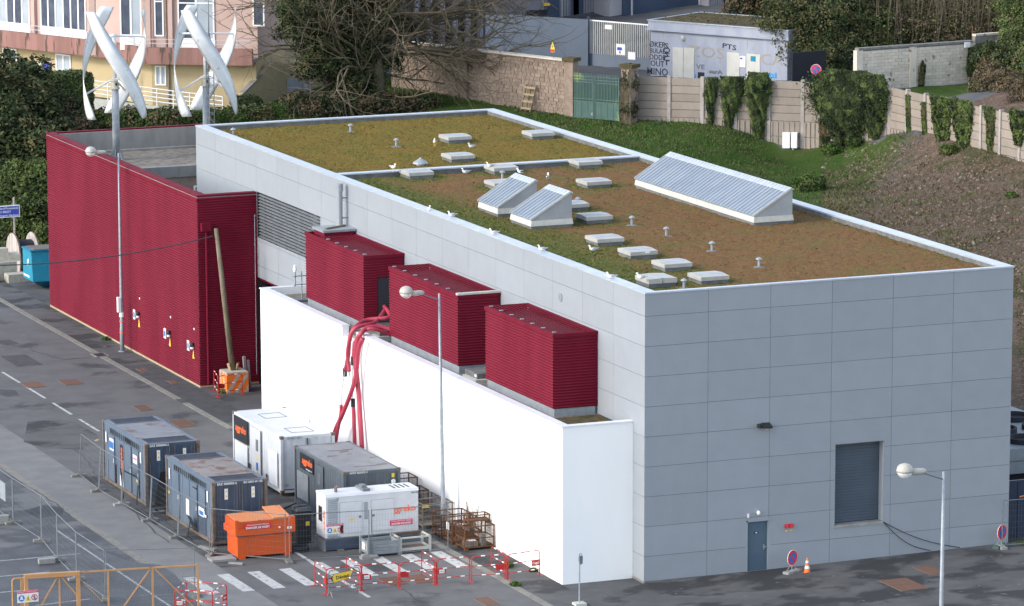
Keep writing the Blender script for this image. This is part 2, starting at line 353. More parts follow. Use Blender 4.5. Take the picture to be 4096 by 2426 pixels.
# ---------------------------------------------------------------- ground sheets
def terrain():
    def axis(a, b, fine0, fine1, fs, cs):
        v = list(np.arange(a, fine0, cs))+list(np.arange(fine0, fine1, fs))+list(np.arange(fine1, b+cs, cs)); return np.array(v)
    xs = axis(-700, 700, -30, 75, 1.0, 25.); ys = axis(-300, 900, 52, 140, 1.0, 25.)
    ys = np.unique(np.concatenate([ys, np.arange(-24, 52, 4.)])); X, Y = np.meshgrid(xs, ys); Z = gz(X, Y)
    rough = np.clip((Z-.3)/1, 0, 1); Z = Z+rough*(rng.random(Z.shape)-.5)*.10
    V = np.stack([X.ravel(), Y.ravel(), Z.ravel()], 1); w = len(xs); i, j = np.meshgrid(np.arange(w-1), np.arange(len(ys)-1)); a = (j*w+i).ravel()
    F = np.stack([a, a+1, a+w+1, a+w], 1)
    m = bpy.data.materials.new('ground'); m.use_nodes = True; nt = m.node_tree; N = nt.nodes; L = nt.links; b = N['Principled BSDF']; b.inputs['Specular IOR Level'].default_value = .1; b.inputs['Roughness'].default_value = .95; b.inputs['Specular IOR Level'].default_value = .1
    at = N.new('ShaderNodeAttribute'); at.attribute_name = 'zone'; sp = N.new('ShaderNodeSeparateColor'); L.new(at.outputs['Color'], sp.inputs[0]); geo = N.new('ShaderNodeNewGeometry')
    def noise(sc, d=8): n = N.new('ShaderNodeTexNoise'); n.inputs['Scale'].default_value = sc; n.inputs['Detail'].default_value = d; n.inputs['Roughness'].default_value = .65; L.new(geo.outputs['Position'], n.inputs['Vector']); return n.outputs[0]
    def ramp(src, a, c): r = N.new('ShaderNodeMapRange'); r.inputs[1].default_value = a; r.inputs[2].default_value = c; L.new(src, r.inputs[0]); return r.outputs[0]
    def mix(f, a, c):
        x = N.new('ShaderNodeMix'); x.data_type = 'RGBA'; L.new(f, x.inputs['Factor'])
        for s, v in ((6, a), (7, c)):
            if isinstance(v, tuple): x.inputs[s].default_value = (*v, 1)
            else: L.new(v, x.inputs[s])
        return x.outputs[2]
    def addn(f, n, k):    # wobble a mask with noise
        t = N.new('ShaderNodeMath'); t.operation = 'MULTIPLY_ADD'; L.new(n, t.inputs[0]); t.inputs[1].default_value = k; 
        u = N.new('ShaderNodeMath'); u.operation = 'ADD'; L.new(f, u.inputs[0]); t.inputs[2].default_value = -k/2; L.new(t.outputs[0], u.inputs[1]); return ramp(u.outputs[0], .38, .62)
    n1 = noise(.35); n2 = noise(2.2); n3 = noise(6)
    grass = mix(ramp(n1, .4, .6), (.030, .062, .013), (.048, .085, .018)); grass = mix(ramp(n2, .5, .75), grass, (.075, .092, .028)); grass = mix(ramp(noise(.18), .55, .68), grass, (.085, .085, .035))
    soil = mix(ramp(n2, .35, .65), (.145, .104, .080), (.080, .057, .044)); soil = mix(ramp(noise(.25), .5, .62), soil, (.055, .058, .027)); soil = mix(ramp(n3, .52, .68), soil, (.205, .158, .125))
    tar = mix(ramp(n1, .4, .6), (.075, .078, .083), (.105, .107, .11)); tar = mix(ramp(noise(.22), .56, .66), tar, (.04, .041, .043))
    cur = mix(addn(sp.outputs[0], n1, .5), tar, grass); cur = mix(addn(sp.outputs[1], n1, .7), cur, soil)
    L.new(cur, b.inputs['Base Color']); bp = N.new('ShaderNodeBump'); bp.inputs['Distance'].default_value = .12; L.new(n3, bp.inputs['Height']); L.new(bp.outputs[0], b.inputs['Normal'])
    bm_ = N.new('ShaderNodeMath'); bm_.operation = 'MAXIMUM'; L.new(sp.outputs[0], bm_.inputs[0]); L.new(sp.outputs[1], bm_.inputs[1]); L.new(bm_.outputs[0], bp.inputs['Strength'])
    M['ground'] = m
    o = npmesh('ground', V, F, None, ['ground'], None, True, 'structure'); me = o.data
    col = me.color_attributes.new('zone', 'FLOAT_COLOR', 'POINT'); x = V[:,0]; y = V[:,1]; z = V[:,2]
    g = np.clip((z-.12)/.25, 0, 1)
    g = np.where((x > 18) & (y < 55), 0, g)
    wallside = (x-42)*.55+(y-98)*.75      # beyond the concrete wall: tarmac yard
    yl = np.interp(x, [34.15, 39.5, 42.6, 50.8, 54.2], [113.6, 100.1, 96.9, 90.2, 85.1]); beyond = ((y > yl+.1) & (x > 34.1) & (x < 54.2)) | (x > 54.2)
    g = np.where(beyond & (y > 40), 0, g); g = np.where((x > 57) & (x < 70) & (y > 84) & (y < 91.5), 1, g)
    g = np.where((y > 123) & (x < 33), 0, g)
    s = np.clip((x-40)/14-(y-74)/16, 0, 1)*(x < 54.2)*(x > 19); s = np.where((x > 54.2) & (y < 82), .9, s); s = np.where((x > 18) & (x < 54.3) & (y < 52), np.clip((z-.1)/.3, 0, 1), s)
    s = np.where((x < 24) & (y > 82) & (y < 104), .55*np.clip(z, 0, 1), s)
    s = np.where((x > 66) & (z > 6.5), .8, s)
    c = np.stack([g*(1-s), s, g*0, np.ones_like(g)], 1).astype(np.float32); col.data.foreach_set('color', c.ravel())
terrain()
def sheet(name, pts, z, mat, kind='structure', t=.004):
    """flat sheet with its top face z above the ground"""
    mb = MB(); mb.prism([(p[0], p[1]) for p in pts], [float(gz(p[0], p[1]))+z-t for p in pts], [float(gz(p[0], p[1]))+z for p in pts]); o = mb.build(name, mat); o['kind'] = kind; return o
def strip(name, x0, x1, y0, y1, z, mat): return sheet(name, [(x0, y0), (x1, y0), (x1, y1), (x0, y1)], z, mat)
strip('road', -14.2, -4.95, -70, 83.5, .008, 'asphalt_road')
strip('paved_strip', -16.5, -14.2, -70, 42, .012, 'concrete_strip')
strip('car_park', -90, -16.85, -70, 70, .008, 'asphalt_wet')
strip('pavement', -4.64, -2.98, -2.4, 80, .012, 'asphalt')
strip('gutter', -16.85, -16.5, -70, 60, .014, 'kerb_stone')
mb = MB()
for a, b_ in ((-2.6, 10.5), (35.1, 41.7), (42.7, 55.0), (55.35, 79.5)): mb.box(-4.95, -4.64, a, b_, 0, .03)
mb.build('kerb', 'kerb_stone', kind='structure')
mb = MB()
for i in range(8): y0 = 52.75-i*4.28; mb.box(-10.56, -10.44, y0-3.0, y0, .008, .016)
mb.build('lane_marking', 'paint_white', kind='structure')
mb = MB()
for (y0, y1) in ((3.6, 11.8), (2.0, 3.0), (-.9, .2), (-4.5, -2.4)): mb.box(-10.62, -10.47, y0, y1, .010, .018)
mb.build('lane_marking', 'paint_white', kind='structure')
mb = MB()
for i, xc in enumerate((-5.36, -6.62, -7.88, -9.15, -10.41, -11.9, -13.2, -14.45, -15.83)):
    s = -1 if i > 4 else 0
    y0, y1 = (5.25, 8.25) if i < 5 else (4.7, 7.75)
    mb.prism([(xc-.24, y0), (xc+.24, y0), (xc+.22, y1), (xc-.26, y1)], .018 if i > 6 else .014, .026 if i > 6 else .022)
mb.build('crosswalk_marking', 'paint_white', kind='structure')
def line_px(p, q, w, mat='paint_thin', name='parking_marking'):
    a = at_z(*p, 0); b_ = at_z(*q, 0); d = (b_-a)[:2]; d = d/np.linalg.norm(d); n = np.array([-d[1], d[0]])*w/2
    return sheet(name, [a[:2]+n, b_[:2]+n, b_[:2]-n, a[:2]-n], .016, mat)
for p, q in (((227, 2123), (700, 2440)), ((0, 2246), (322, 2217)), ((0, 2308), (200, 2290)), ((0, 2372), (120, 2362)), ((144, 2424), (360, 2398))): line_px(p, q, .10)
strip('tarmac_patch', -14.15, -4.97, 8.9, 27.5, .011, 'asphalt'); strip('tarmac_patch', -4.6, -3.0, 36.5, 52, .0155, 'asphalt_new')  # wide sheet: darker tarmac whose tone also supplies contact shade around the containers
sheet('wet_tarmac', [at_z(*p, 0)-np.array([0, 0, 0]) for p in ((0, 2210), (140, 2180), (300, 2175), (430, 2215), (520, 2250), (640, 2262), (700, 2300), (760, 2370), (700, 2440), (0, 2440))], .0145, 'tarmac_wet')
sheet('wet_tarmac', [at_z(*p, 0) for p in ((95, 2045), (180, 2020), (255, 2035), (250, 2060), (150, 2075))], .0145, 'asphalt_new')
strip('tarmac_patch', -9.42, -8.12, 53.85, 56.95, .014, 'asphalt_new')
sheet('tarmac_patch', [at_z(*p, 0) for p in ((95, 1770), (110, 1690), (235, 1678), (300, 1690), (395, 1745), (330, 1800), (180, 1795))], .013, 'asphalt')
sheet('tarmac_patch', [at_z(*p, 0) for p in ((0, 1560), (60, 1562), (78, 1582), (30, 1590), (0, 1580))], .014, 'asphalt_new')
sheet('tarmac_patch', [at_z(*p, 0) for p in ((0, 1362), (40, 1360), (75, 1376), (30, 1384), (0, 1378))], .014, 'asphalt_new')
sheet('yellow_marking', [at_z(*p, 0) for p in ((375, 1765), (388, 1759), (398, 1761), (386, 1768))], .018, 'paint_yellow')
strip('yard_paving', -3.3, 15.8, -60, -.05, .006, 'asphalt'); strip('yard_paving', 15.8, 24, -60, -.05, .006, 'asphalt')
mb = MB()
for pts in (((0, 1900), (90, 1935), (180, 1990), (300, 2075)), ((300, 1798), (370, 1880), (440, 1960), (560, 2080), (700, 2190)), ((380, 1850), (470, 1870), (560, 1900)), ((1500, 2330), (1590, 2345), (1660, 2395), (1750, 2440)), ((650, 1500), (760, 1560), (860, 1590), (940, 1660)), ((2700, 2400), (2900, 2370), (3200, 2395), (3500, 2380)), ((3700, 2426), (3800, 2360), (4096, 2290)), ((120, 1400), (250, 1440), (380, 1430))):
    P = [at_z(*p, 0) for p in pts]; Q = []
    for a, b_ in zip(P[:-1], P[1:]):
        for s in np.linspace(0, 1, 6, endpoint=False): Q.append(a+(b_-a)*s+rng.normal(0, .06, 3))
    for a, b_ in zip(Q[:-1], Q[1:]): mb.bar((a[0], a[1], .016+float(gz(a[0], a[1]))), (b_[0], b_[1], .016+float(gz(b_[0], b_[1]))), rng.uniform(.03, .07), .006)
o = mb.build('tarmac_cracks', 'asphalt_new', kind='structure')
# square iron covers set in the tarmac
COV = [('square rusty manhole cover, left of the pair beside the dashed lane line', -10.05, 48.9, .9, 1.35, 1),
 ('square rusty manhole cover, right of the pair beside the dashed lane line', -8.2, 48.9, .9, 1.35, 1),
 ('small rusty cover in the road between the orange block and the blue container', -7.0, 41.35, .62, 1.3, 1),
 ('double rusty cover in the road just behind the back blue container', -6.45, 37.05, .85, 1.6, 2),
 ('rusty double cover beneath the middle red and white barriers', -8.75, 4.15, .8, 1.4, 2),
 ('rusty double cover right of the other one beneath the barriers', -7.68, 4.1, .8, 1.4, 2),
 ('rusty square cover alone in front of the white wall corner', -6.66, -.35, .6, 1.3, 1),
 ('wide rusty double cover in the yard left of the near street lamp', 9.0, -4.5, 1.5, 1.9, 2),
 ('small rusty cover in the yard nearer the blue door wall', 10.8, -2.85, .7, 1.4, 1),
 ('long rusty iron cover on the pavement near the red wing', -4.1, 50.5, .35, 1.0, 1),
 ('narrow rusty cover on the pavement closest to the orange block', -3.7, 47.0, .35, .9, 1)]
for lab, x, y, a, b_, n in COV:
    t = thing('manhole_cover', lab, 'manhole cover', g3(x, y), 0, 'iron covers in the tarmac')
    MB().box(-a/2-.05, a/2+.05, -b_/2-.05, b_/2+.05, -.03, .018).build('frame', 'steel_cover', t)
    for k in range(n):
        MB().box(-a/2+.01, a/2-.01, -b_/2+k*b_/n+.01, -b_/2+(k+1)*b_/n-.01, .019, .030).build('plate', 'rusty_patch', t)
mb = MB(); mb.box(-.35, .35, -.5, .5, 0, .035); mb.box(-.25, .25, -.4, .4, .036, .04, 1)
tag(mb.build('drain_grate', ['kerb_stone', 'black']), 'dark drain grate at the kerb in front of the red wing', 'drain').location = (-4.8, 55.2, .01)

# ---------------------------------------------------------------- main building
W, Lb, H = 15.77, 54.0, 11.36; ZR = 11.12
bld = thing('industrial_building', 'large grey panel clad building with a planted flat roof and saw-tooth skylights', 'building', (0, 0, 0))
ZL = [H-.06, 10.44]+[10.44-1.17*i for i in range(1, 9)]+[.10]
J = .012
HOLES_F = [(8.08, 10.22, 1.55, 4.85), (4.34, 5.36, -.2, 2.10)]
HOLES_L = [(36.15, 44.95, 7.09, 9.24)]
def rects(a0, a1, z0, z1, holes):
    out = [(a0, a1, z0, z1)]
    for (h0, h1, k0, k1) in holes:
        nxt = []
        for (p, q, r, s) in out:
            if h1 <= p or h0 >= q or k1 <= r or k0 >= s: nxt.append((p, q, r, s)); continue
            if h0 > p: nxt.append((p, h0, r, s))
            if h1 < q: nxt.append((h1, q, r, s))
            m0, m1 = max(p, h0), min(q, h1)
            if k0 > r: nxt.append((m0, m1, r, k0))
            if k1 < s: nxt.append((m0, m1, k1, s))
        out = nxt
    return [r for r in out if r[1]-r[0] > .03 and r[3]-r[2] > .03]
cache = {}
def panel(side, a0, a1, z0, z1, holes):
    rs = rects(a0+J/2, a1-J/2, z0+J/2, z1-J/2, holes)
    if not rs: return
    key = (side, round(a1-a0, 3), round(z1-z0, 3)) if len(rs) == 1 and abs((rs[0][1]-rs[0][0])-(a1-a0-J)) < 1e-6 and abs((rs[0][3]-rs[0][2])-(z1-z0-J)) < 1e-6 else None
    if key and key in cache: me = cache[key]
    else:
        mb = MB()
        for (p, q, r, s) in rs:
            if side == 'f': mb.box(p-a0, q-a0, -.012, 0, r-z0, s-z0)
            else: mb.box(-.012, 0, p-a0, q-a0, r-z0, s-z0)
        me = bpy.data.meshes.new('panel'); me.from_pydata(mb.v, [], mb.f); me.materials.append(M['panel_grey'])
        if key: cache[key] = me
    o = link('panel', me, bld); o.location = (a0, -.0, z0) if side == 'f' else (0, a0, z0)
cw = W/6
for i in range(6):
    for k in range(len(ZL)-1): panel('f', i*cw, (i+1)*cw, ZL[k+1], ZL[k], HOLES_F)
for i in range(18):
    for k in range(len(ZL)-1):
        y0, y1, z0, z1 = i*3., (i+1)*3., ZL[k+1], ZL[k]
        if y0 >= 45 and z1 <= 9.2: continue
        if y0 >= 1.1 and y1 <= 36.2 and z1 <= 5.75: continue
        if y0 >= 36 and z0 < 5.0: 
            if z1 <= 5.2: continue
            z0 = 5.17
        panel('l', y0, y1, z0, z1, HOLES_L)
def body():
    mb = MB()
    # core walls behind the cladding, leaving the openings free
    def wall_f(r): mb.box(r[0], r[1], .015, .45 if r[3] < 9 else .14, r[2], r[3])
    for r in rects(.02, W-.02, 0, 10.6, HOLES_F): mb.box(r[0], r[1], .015, .45, r[2], r[3])
    mb.box(.02, W-.02, .015, .14, 10.6, H-.1)
    for r in rects(.45, Lb-.02, 5.15, H-.1, HOLES_L): mb.box(.015, .45, r[0], r[1], r[2], r[3])
    mb.box(.015, .45, .45, 36.2, 0, 5.15); mb.box(.015, .45, 45, Lb-.02, 0, 5.15)
    mb.box(W-.45, W-.001, .45, Lb-.02, 0, H-.1, 1); mb.box(.45, W-.45, Lb-.28, Lb-.001, 0, H-.1, 1)
    mb.build('wall', ['joint_dark', 'panel_grey'], bld)
    MB().box(-.002, W-.02, .012, .4, -.05, .10).box(.006, .4, .4, 1.2, -.05, .1).build('plinth', 'concrete_dark', bld)
    MB().box(.45, W-.45, .45, Lb-.45, ZR-.30, ZR-.10).build('roof', 'concrete_dark', bld)
    # parapet coping: separate lengths of folded metal
    w = .48; z0, z1 = H-.06, H
    L_ = 6.0
    for k in range(6): MB().box(-.03, w, k*6+(-.03 if k == 0 else .004), k*6+6-.004, z0, z1).build('coping', 'cap_metal', bld)
    for k in range(3): MB().box(-.03, w, 36+k*6+.004, 36+k*6+6-(0 if k < 2 else -.03), z0, z1).build('coping', 'cap_metal', bld)
    for k in range(9): MB().box(W-w, W+.03, k*6+(-.03 if k == 0 else .004), k*6+6+(.03 if k == 8 else -.004), z0, z1).build('coping', 'cap_metal', bld)
    for k in range(3):
        a, b_ = max(w, k*W/3)+.003, min(W-w, (k+1)*W/3)-.003
        MB().box(a, b_, -.03, .22, z0, z1).build('coping', 'cap_metal', bld); MB().box(a, b_, Lb-.36, Lb+.03, z0, z1).build('coping', 'cap_metal', bld)
        MB().box(a, b_, 34.88, 35.36, z0, z1).build('coping', 'cap_metal', bld)
    mb = MB(); t = .03
    mb.box(.452, w-.002, .22, Lb-.3, ZR-.1, z0); mb.box(W-w+.002, W-.452, .2, Lb-.3, ZR-.1, z0); mb.box(w, W-w, Lb-.33, Lb-.3, ZR-.1, z0)
    mb.box(w, W-w, .16, .19, ZR-.1, z0); mb.box(w, W-w, 34.92, 35.32, ZR-.1, z0); mb.build('kerb', 'kerb_grey', bld)
body()
# planted roof: two fields of sedum with moss and grass
def sedum():
    m = bpy.data.materials.new('sedum'); m.use_nodes = True; nt = m.node_tree; N = nt.nodes; L = nt.links; b = N['Principled BSDF']; b.inputs['Specular IOR Level'].default_value = .1; b.inputs['Roughness'].default_value = .95
    at = N.new('ShaderNodeAttribute'); at.attribute_name = 'tint'; sp = N.new('ShaderNodeSeparateColor'); L.new(at.outputs['Color'], sp.inputs[0]); geo = N.new('ShaderNodeNewGeometry')
    def noise(sc, d=6): n = N.new('ShaderNodeTexNoise'); n.inputs['Scale'].default_value = sc; n.inputs['Detail'].default_value = d; n.inputs['Roughness'].default_value = .7; L.new(geo.outputs['Position'], n.inputs['Vector']); return n.outputs[0]
    def ramp(src, a, c): r = N.new('ShaderNodeMapRange'); r.inputs[1].default_value = a; r.inputs[2].default_value = c; L.new(src, r.inputs[0]); return r.outputs[0]
    def mix(f, a, c):
        x = N.new('ShaderNodeMix'); x.data_type = 'RGBA'; L.new(f, x.inputs['Factor'])
        for s, v in ((6, a), (7, c)):
            if isinstance(v, tuple): x.inputs[s].default_value = (*v, 1)
            else: L.new(v, x.inputs[s])
        return x.outputs[2]
    n1 = noise(.55); n2 = noise(3.0); n3 = noise(9)
    red = mix(ramp(n2, .35, .65), (.140, .068, .032), (.185, .098, .046)); red = mix(ramp(n1, .50, .64), red, (.125, .098, .035)); red = mix(ramp(n3, .52, .62), red, (.165, .135, .04)); red = mix(ramp(noise(5), .56, .66), red, (.075, .050, .022))
    gold = mix(ramp(n2, .35, .65), (.130, .078, .018), (.165, .108, .022)); gold = mix(ramp(n1, .46, .62), gold, (.10, .09, .018)); gold = mix(ramp(n3, .50, .60), gold, (.20, .165, .03)); gold = mix(ramp(noise(5), .56, .66), gold, (.085, .060, .014))
    green = mix(ramp(n2, .35, .65), (.058, .078, .020), (.085, .100, .026)); green = mix(ramp(n3, .48, .60), green, (.13, .125, .038)); green = mix(ramp(noise(4.2), .56, .66), green, (.035, .055, .013))
    t = N.new('ShaderNodeMath'); t.operation = 'MULTIPLY_ADD'; L.new(noise(.8, 8), t.inputs[0]); t.inputs[1].default_value = 1.5; t.inputs[2].default_value = -.75
    u = N.new('ShaderNodeMath'); u.operation = 'ADD'; L.new(t.outputs[0], u.inputs[0]); L.new(sp.outputs[0], u.inputs[1])
    cur = mix(sp.outputs[1], red, gold); cur = mix(ramp(u.outputs[0], .30, 1.0), cur, green)
    L.new(cur, b.inputs['Base Color']); bp = N.new('ShaderNodeBump'); bp.inputs['Distance'].default_value = .05; L.new(noise(14), bp.inputs['Height']); L.new(bp.outputs[0], b.inputs['Normal']); M['sedum'] = m
sedum()
SKY = []   # filled below: (x, y) of skylights, grass grows thicker round them
def roof_field(y0, y1, gold):
    xs = np.linspace(.46, W-.46, 94); ys = np.arange(y0, y1, .16); X, Y = np.meshgrid(xs, ys); Z = ZR+rng.normal(0, .018, X.shape)+.015*np.sin(X*1.7)*np.sin(Y*1.3)
    V = np.stack([X.ravel(), Y.ravel(), Z.ravel()], 1); w = len(xs); i, j = np.meshgrid(np.arange(w-1), np.arange(len(ys)-1)); a = (j*w+i).ravel(); F = np.stack([a, a+1, a+w+1, a+w], 1)
    o = npmesh('planting', V, F, None, ['sedum'], bld, True, 'stuff'); x, y = V[:,0], V[:,1]
    edge = np.clip(1.25-(x-.4)/(1.2+3.0*np.clip((32-np.abs(y-10))/30, 0, 1)), 0, 1)*.95
    near = np.zeros_like(x)
    for (sx, sy) in SKY: near = np.maximum(near, np.clip(1.25-np.hypot((x-sx)*.9, (y-sy)*.8)/1.35, 0, 1))
    near *= .95
    g = np.maximum(edge, near)*(0.5 if gold else 1.0) + (.12 if gold else .08) + (0 if gold else .24*np.clip((y-8)/20, 0, 1)*np.clip(1-x/14, 0, 1)) + .5*np.clip(1-(W-.5-x)/.6, 0, 1)
    c = np.stack([g, np.full_like(g, 1. if gold else .0), g*0, g*0+1], 1).astype(np.float32)
    o.data.color_attributes.new('tint', 'FLOAT_COLOR', 'POINT').data.foreach_set('color', c.ravel()); return np.stack([x, y], 1), g
# ---- roof furniture
def k47(b): return lambda x, y: (b[0]+.4717*x, b[1]+.4717*y)
r2 = k47((1000, 0)); r2b = k47((1000, 600)); r3 = k47((2000, 0)); r3b = k47((2000, 600)); r1 = k47((0, 0)); r1b = k47((0, 600))
def r4(x, y): return (3000+.4716*x, .4716*y)
def r4b(x, y): return (3000+.4716*x, 600+.4716*y)
SK = [('far skylight on the golden roof field between the two gulls', r2(1682, 1222)), ('skylight on the golden field touching the low dividing parapet', r2(1705, 1385)),
 ('skylight on the golden field closest to the right parapet', r2(2390, 1190)), ('plain skylight just below the dividing parapet near the upper left wall', r2b(1350, 255)),
 ('skylight below the dividing parapet with a gull sitting on it', r2b(2070, 215)), ('skylight below the dividing parapet near the right parapet', r3b(668, 165)),
 ('skylight between the far parapet skylights and the long zinc monitor', r3b(738, 335)), ('skylight right of the two small zinc roof monitors', r3b(735, 635)),
 ('stained skylight with a gull lying in the grass before it', r3b(825, 825)), ('skylight with a pale sticker, second in the row after the monitors', r3b(1105, 935)),
 ('stained skylight third in the row of four towards the near corner', r3b(1395, 1040)), ('split lid skylight nearest the building corner with a gull on it', r3b(1260, 1178)),
 ('clean skylight nearest the front parapet, beside the small vent', r3b(1705, 1150)), ('skylight half hidden behind the nearer small monitor', r3b(540, 530)),
 ('skylight half hidden behind the farther small monitor', r2b(2075, 345))]
def skylight(split=False, sticker=False, streak=True):
    t = thing('skylight', '', 'skylight')
    MB().box(-.56, .56, -.60, .60, -.08, .16).build('kerb', 'kerb_grey', t)
    mb = MB(); a, b_ = .60, .64
    if split:
        mb.extr([(-a, -b_, .16), (-a, -b_, .34), (-.015, -b_, .37), (-.015, -b_, .16)], (0, 2*b_, 0)); mb.extr([(.015, -b_, .16), (.015, -b_, .37), (a, -b_, .34), (a, -b_, .16)], (0, 2*b_, 0))
    else: mb.extr([(-a, -b_, .15), (-a, -b_, .30), (-a, 0, .34), (-a, b_, .30), (-a, b_, .15)], (2*a, 0, 0))
    mb.build('lid', 'lid_white', t)
    mb = MB()
    for y in (-.16, .12): mb.box(-a*.86, a*.86, y, y+.07, .31, .345)
    if not split: mb.build('rib', 'cap_metal', t)
    if sticker: MB().box(.05, .25, -b_-.006, -b_, .22, .29).build('sticker', 'decal_white', t)
    return t
protos = {}
for i, (lab, px) in enumerate(SK):
    p = at_z(*px, ZR); x, y = p[0]+.62, p[1]+.68
    key = (i == 11, i == 9)
    if key not in protos: protos[key] = skylight(*key); o = protos[key]
    else: o = copy_tree(protos[key])
    place(o, (x, y, ZR), 0, lab, 'flat white skylights on the planted roof'); SKY.append((x, y))
def monitor(name, lab, x0, x1, y0, y1, n, mould=False):
    t = thing(name, lab, 'roof monitor', ((x0+x1)/2, (y0+y1)/2, ZR)); a = (x1-x0)/2; b_ = (y1-y0)/2
    MB().box(-a, a, -b_, b_, -.1, .13).build('kerb', 'kerb_grey', t)
    mb = MB(); mb.prism([(-a, -b_), (a, -b_), (a, b_), (-a, b_)], .13, .36); mb.v = [(p[0]*(1+.03*(p[2] < .2)), p[1]+(.03*(1 if p[1] > 0 else -1) if p[2] < .2 else 0), p[2]) for p in mb.v]
    mb.build('upstand', 'off_white', t)
    zt = 1.46
    MB().extr([(-a+.02, -b_+.02, .36), (-a+.02, -b_+.02, .40), (a-.10, -b_+.02, zt), (a-.02, -b_+.02, zt-.02), (a-.02, -b_+.02, .36)], (0, 2*b_-.04, 0)).build('housing', 'zinc_plain', t)
    # standing seam zinc sheets, one strip each
    sl = (zt-.40)/(2*a-.12); st = 2*b_/n
    for k in range(n):
        y = -b_+k*st; mb = MB()
        mb.extr([(-a-.03, y+.012, .40), (-a-.03, y+.012, .425), (a-.10, y+.012, zt+.03), (a-.10, y+.012, zt+.005)], (0, st-.018, 0))
        mb.extr([(-a-.03, y-.012, .40), (-a-.03, y-.012, .46), (a-.12, y-.012, zt+.055), (a-.12, y-.012, zt)], (0, .020, 0), 1); mb.build('zinc_sheet', ['zinc', 'zinc_plain'], t)
    MB().extr([(a-.36, -b_-.02, zt-.36*0+.035-sl*.24), (a-.36, -b_-.02, zt+.06-sl*.24), (a-.08, -b_-.02, zt+.06), (a+.01, -b_-.02, zt+.01), (a+.01, -b_-.02, zt-.06), (a-.10, -b_-.02, zt+.012)], (0, 2*b_+.04, 0)).build('ridge_cap', 'cap_metal', t)
    for s in (-1, 1): MB().extr([(-a-.04, s*(b_+.005), .38), (-a-.04, s*(b_+.005), .47), (a-.10, s*(b_+.005), zt+.07), (a-.10, s*(b_+.005), zt-.02)], (0, .025*s, 0)).build('verge_trim', 'off_white', t)
    return t
dz = (11.12-10.96)*2.0; dy = (11.12-10.96)*4.85
monitor('roof_monitor', 'small zinc clad roof monitor standing farther back, a dark gull on its ridge', 3.05-dz, 4.87-dz, 22.25-dy, 24.45-dy, 7)
monitor('roof_monitor', 'small zinc clad roof monitor nearer the camera with a black-backed gull', 3.00-dz, 4.87-dz, 18.45-dy, 20.7-dy, 7)
monitor('roof_monitor', 'long saw-tooth zinc roof monitor along the right parapet', 11.95-dz, 13.75-dz, 15.65-dy, 27.9-dy, 38)
VENTS = [('small roof vent pipe farthest back on the golden field', r2(852, 1120)), ('roof vent pipe in the middle of the golden field', r2(1240, 1245)),
 ('vent pipe just behind the farther small zinc monitor', r3b(20, 250)), ('vent pipe right behind the nearer small zinc monitor', r3b(660, 478)), ('vent pipe with a dark patch right of the skylight beside the monitors', r3b(1118, 640)),
 ('vent pipe on the red sedum between the skylight row and the long monitor', r3b(1411, 733)), ('vent pipe second from the front parapet on the red sedum', r3b(1797, 858)), ('vent pipe with a ring of grass nearest the front parapet', r3b(2196, 995)),
 ('short vent pipe between the two skylights nearest the corner', r3b(1560, 1178)), ('grey vent post at the far left corner of the roof', (933, 545))]
def vent():
    t = thing('roof_vent', '', 'vent'); MB().lathe((0, 0, -.1), [(.055, 0), (.055, .42)], 8).build('pipe', 'galva', t)
    MB().lathe((0, 0, .30), [(.06, -.02), (.135, .01), (.13, .04), (.04, .10)], 10).build('cowl', 'galva', t); MB().lathe((0, 0, -.01), [(.26, 0), (.22, .025)], 9).build('flashing', 'concrete_dark', t); return t
vp = vent()
for i, (lab, px) in enumerate(VENTS):
    p = at_z(*px, ZR); place(vp if i == 0 else copy_tree(vp), (p[0], p[1], ZR), 0, lab, 'small vent pipes on the planted roof')
p = at_z(*r2(1445, 1405), ZR); t = thing('extractor_hood', 'low round metal extractor hood on the golden field by the dividing parapet', 'vent', (p[0], p[1], ZR))
MB().lathe((0, 0, -.05), [(.20, 0), (.20, .16)], 12).build('base', 'off_white', t); MB().lathe((0, 0, .11), [(.36, -.02), (.34, .04), (.05, .22), (.03, .26)], 14).build('hood', 'galva', t)
A1, g1_ = roof_field(35.34, Lb-.34, True); A2, g2_ = roof_field(.20, 34.9, False)
def tufts():      # little grass and moss tufts: too many to count
    V = []; F = []; mi = []
    for pts, g, gold, n in ((A2, g2_, 0, 15000), (A1, g1_, 1, 7000)):
        pr = np.clip(g-.1, 0, 1)**1.3+(.10 if not gold else .3); pr /= pr.sum(); idx = rng.choice(len(pts), n, p=pr)
        for i in idx:
            x, y = pts[i]+rng.uniform(-.1, .1, 2); h = rng.uniform(.015, .055); w = rng.uniform(.02, .06); a = rng.uniform(0, 6.28); o = len(V)
            dx, dy_ = math.cos(a)*w, math.sin(a)*w; V += [(x-dx, y-dy_, ZR-.01), (x+dx, y+dy_, ZR-.01), (x+rng.uniform(-.04, .04), y+rng.uniform(-.04, .04), ZR+h)]; F.append((o, o+1, o+2))
            mi.append((0 if rng.random() < .35 else (1 if rng.random() < .5 else 2)) if (not gold and g[i] > .38) else (2 if rng.random() < .6 else 3))
    M.setdefault('moss', pm('moss', (.14, .12, .03), (.18, .145, .035), 3, .9)); M.setdefault('sedum_red', pm('sedum_red', (.13, .068, .03), (.17, .095, .04), 3, .9))
    npmesh('sedum_tufts', V, F, mi, ['moss_green', 'grass_b', 'moss', 'sedum_red'], bld, False, 'stuff')
tufts()
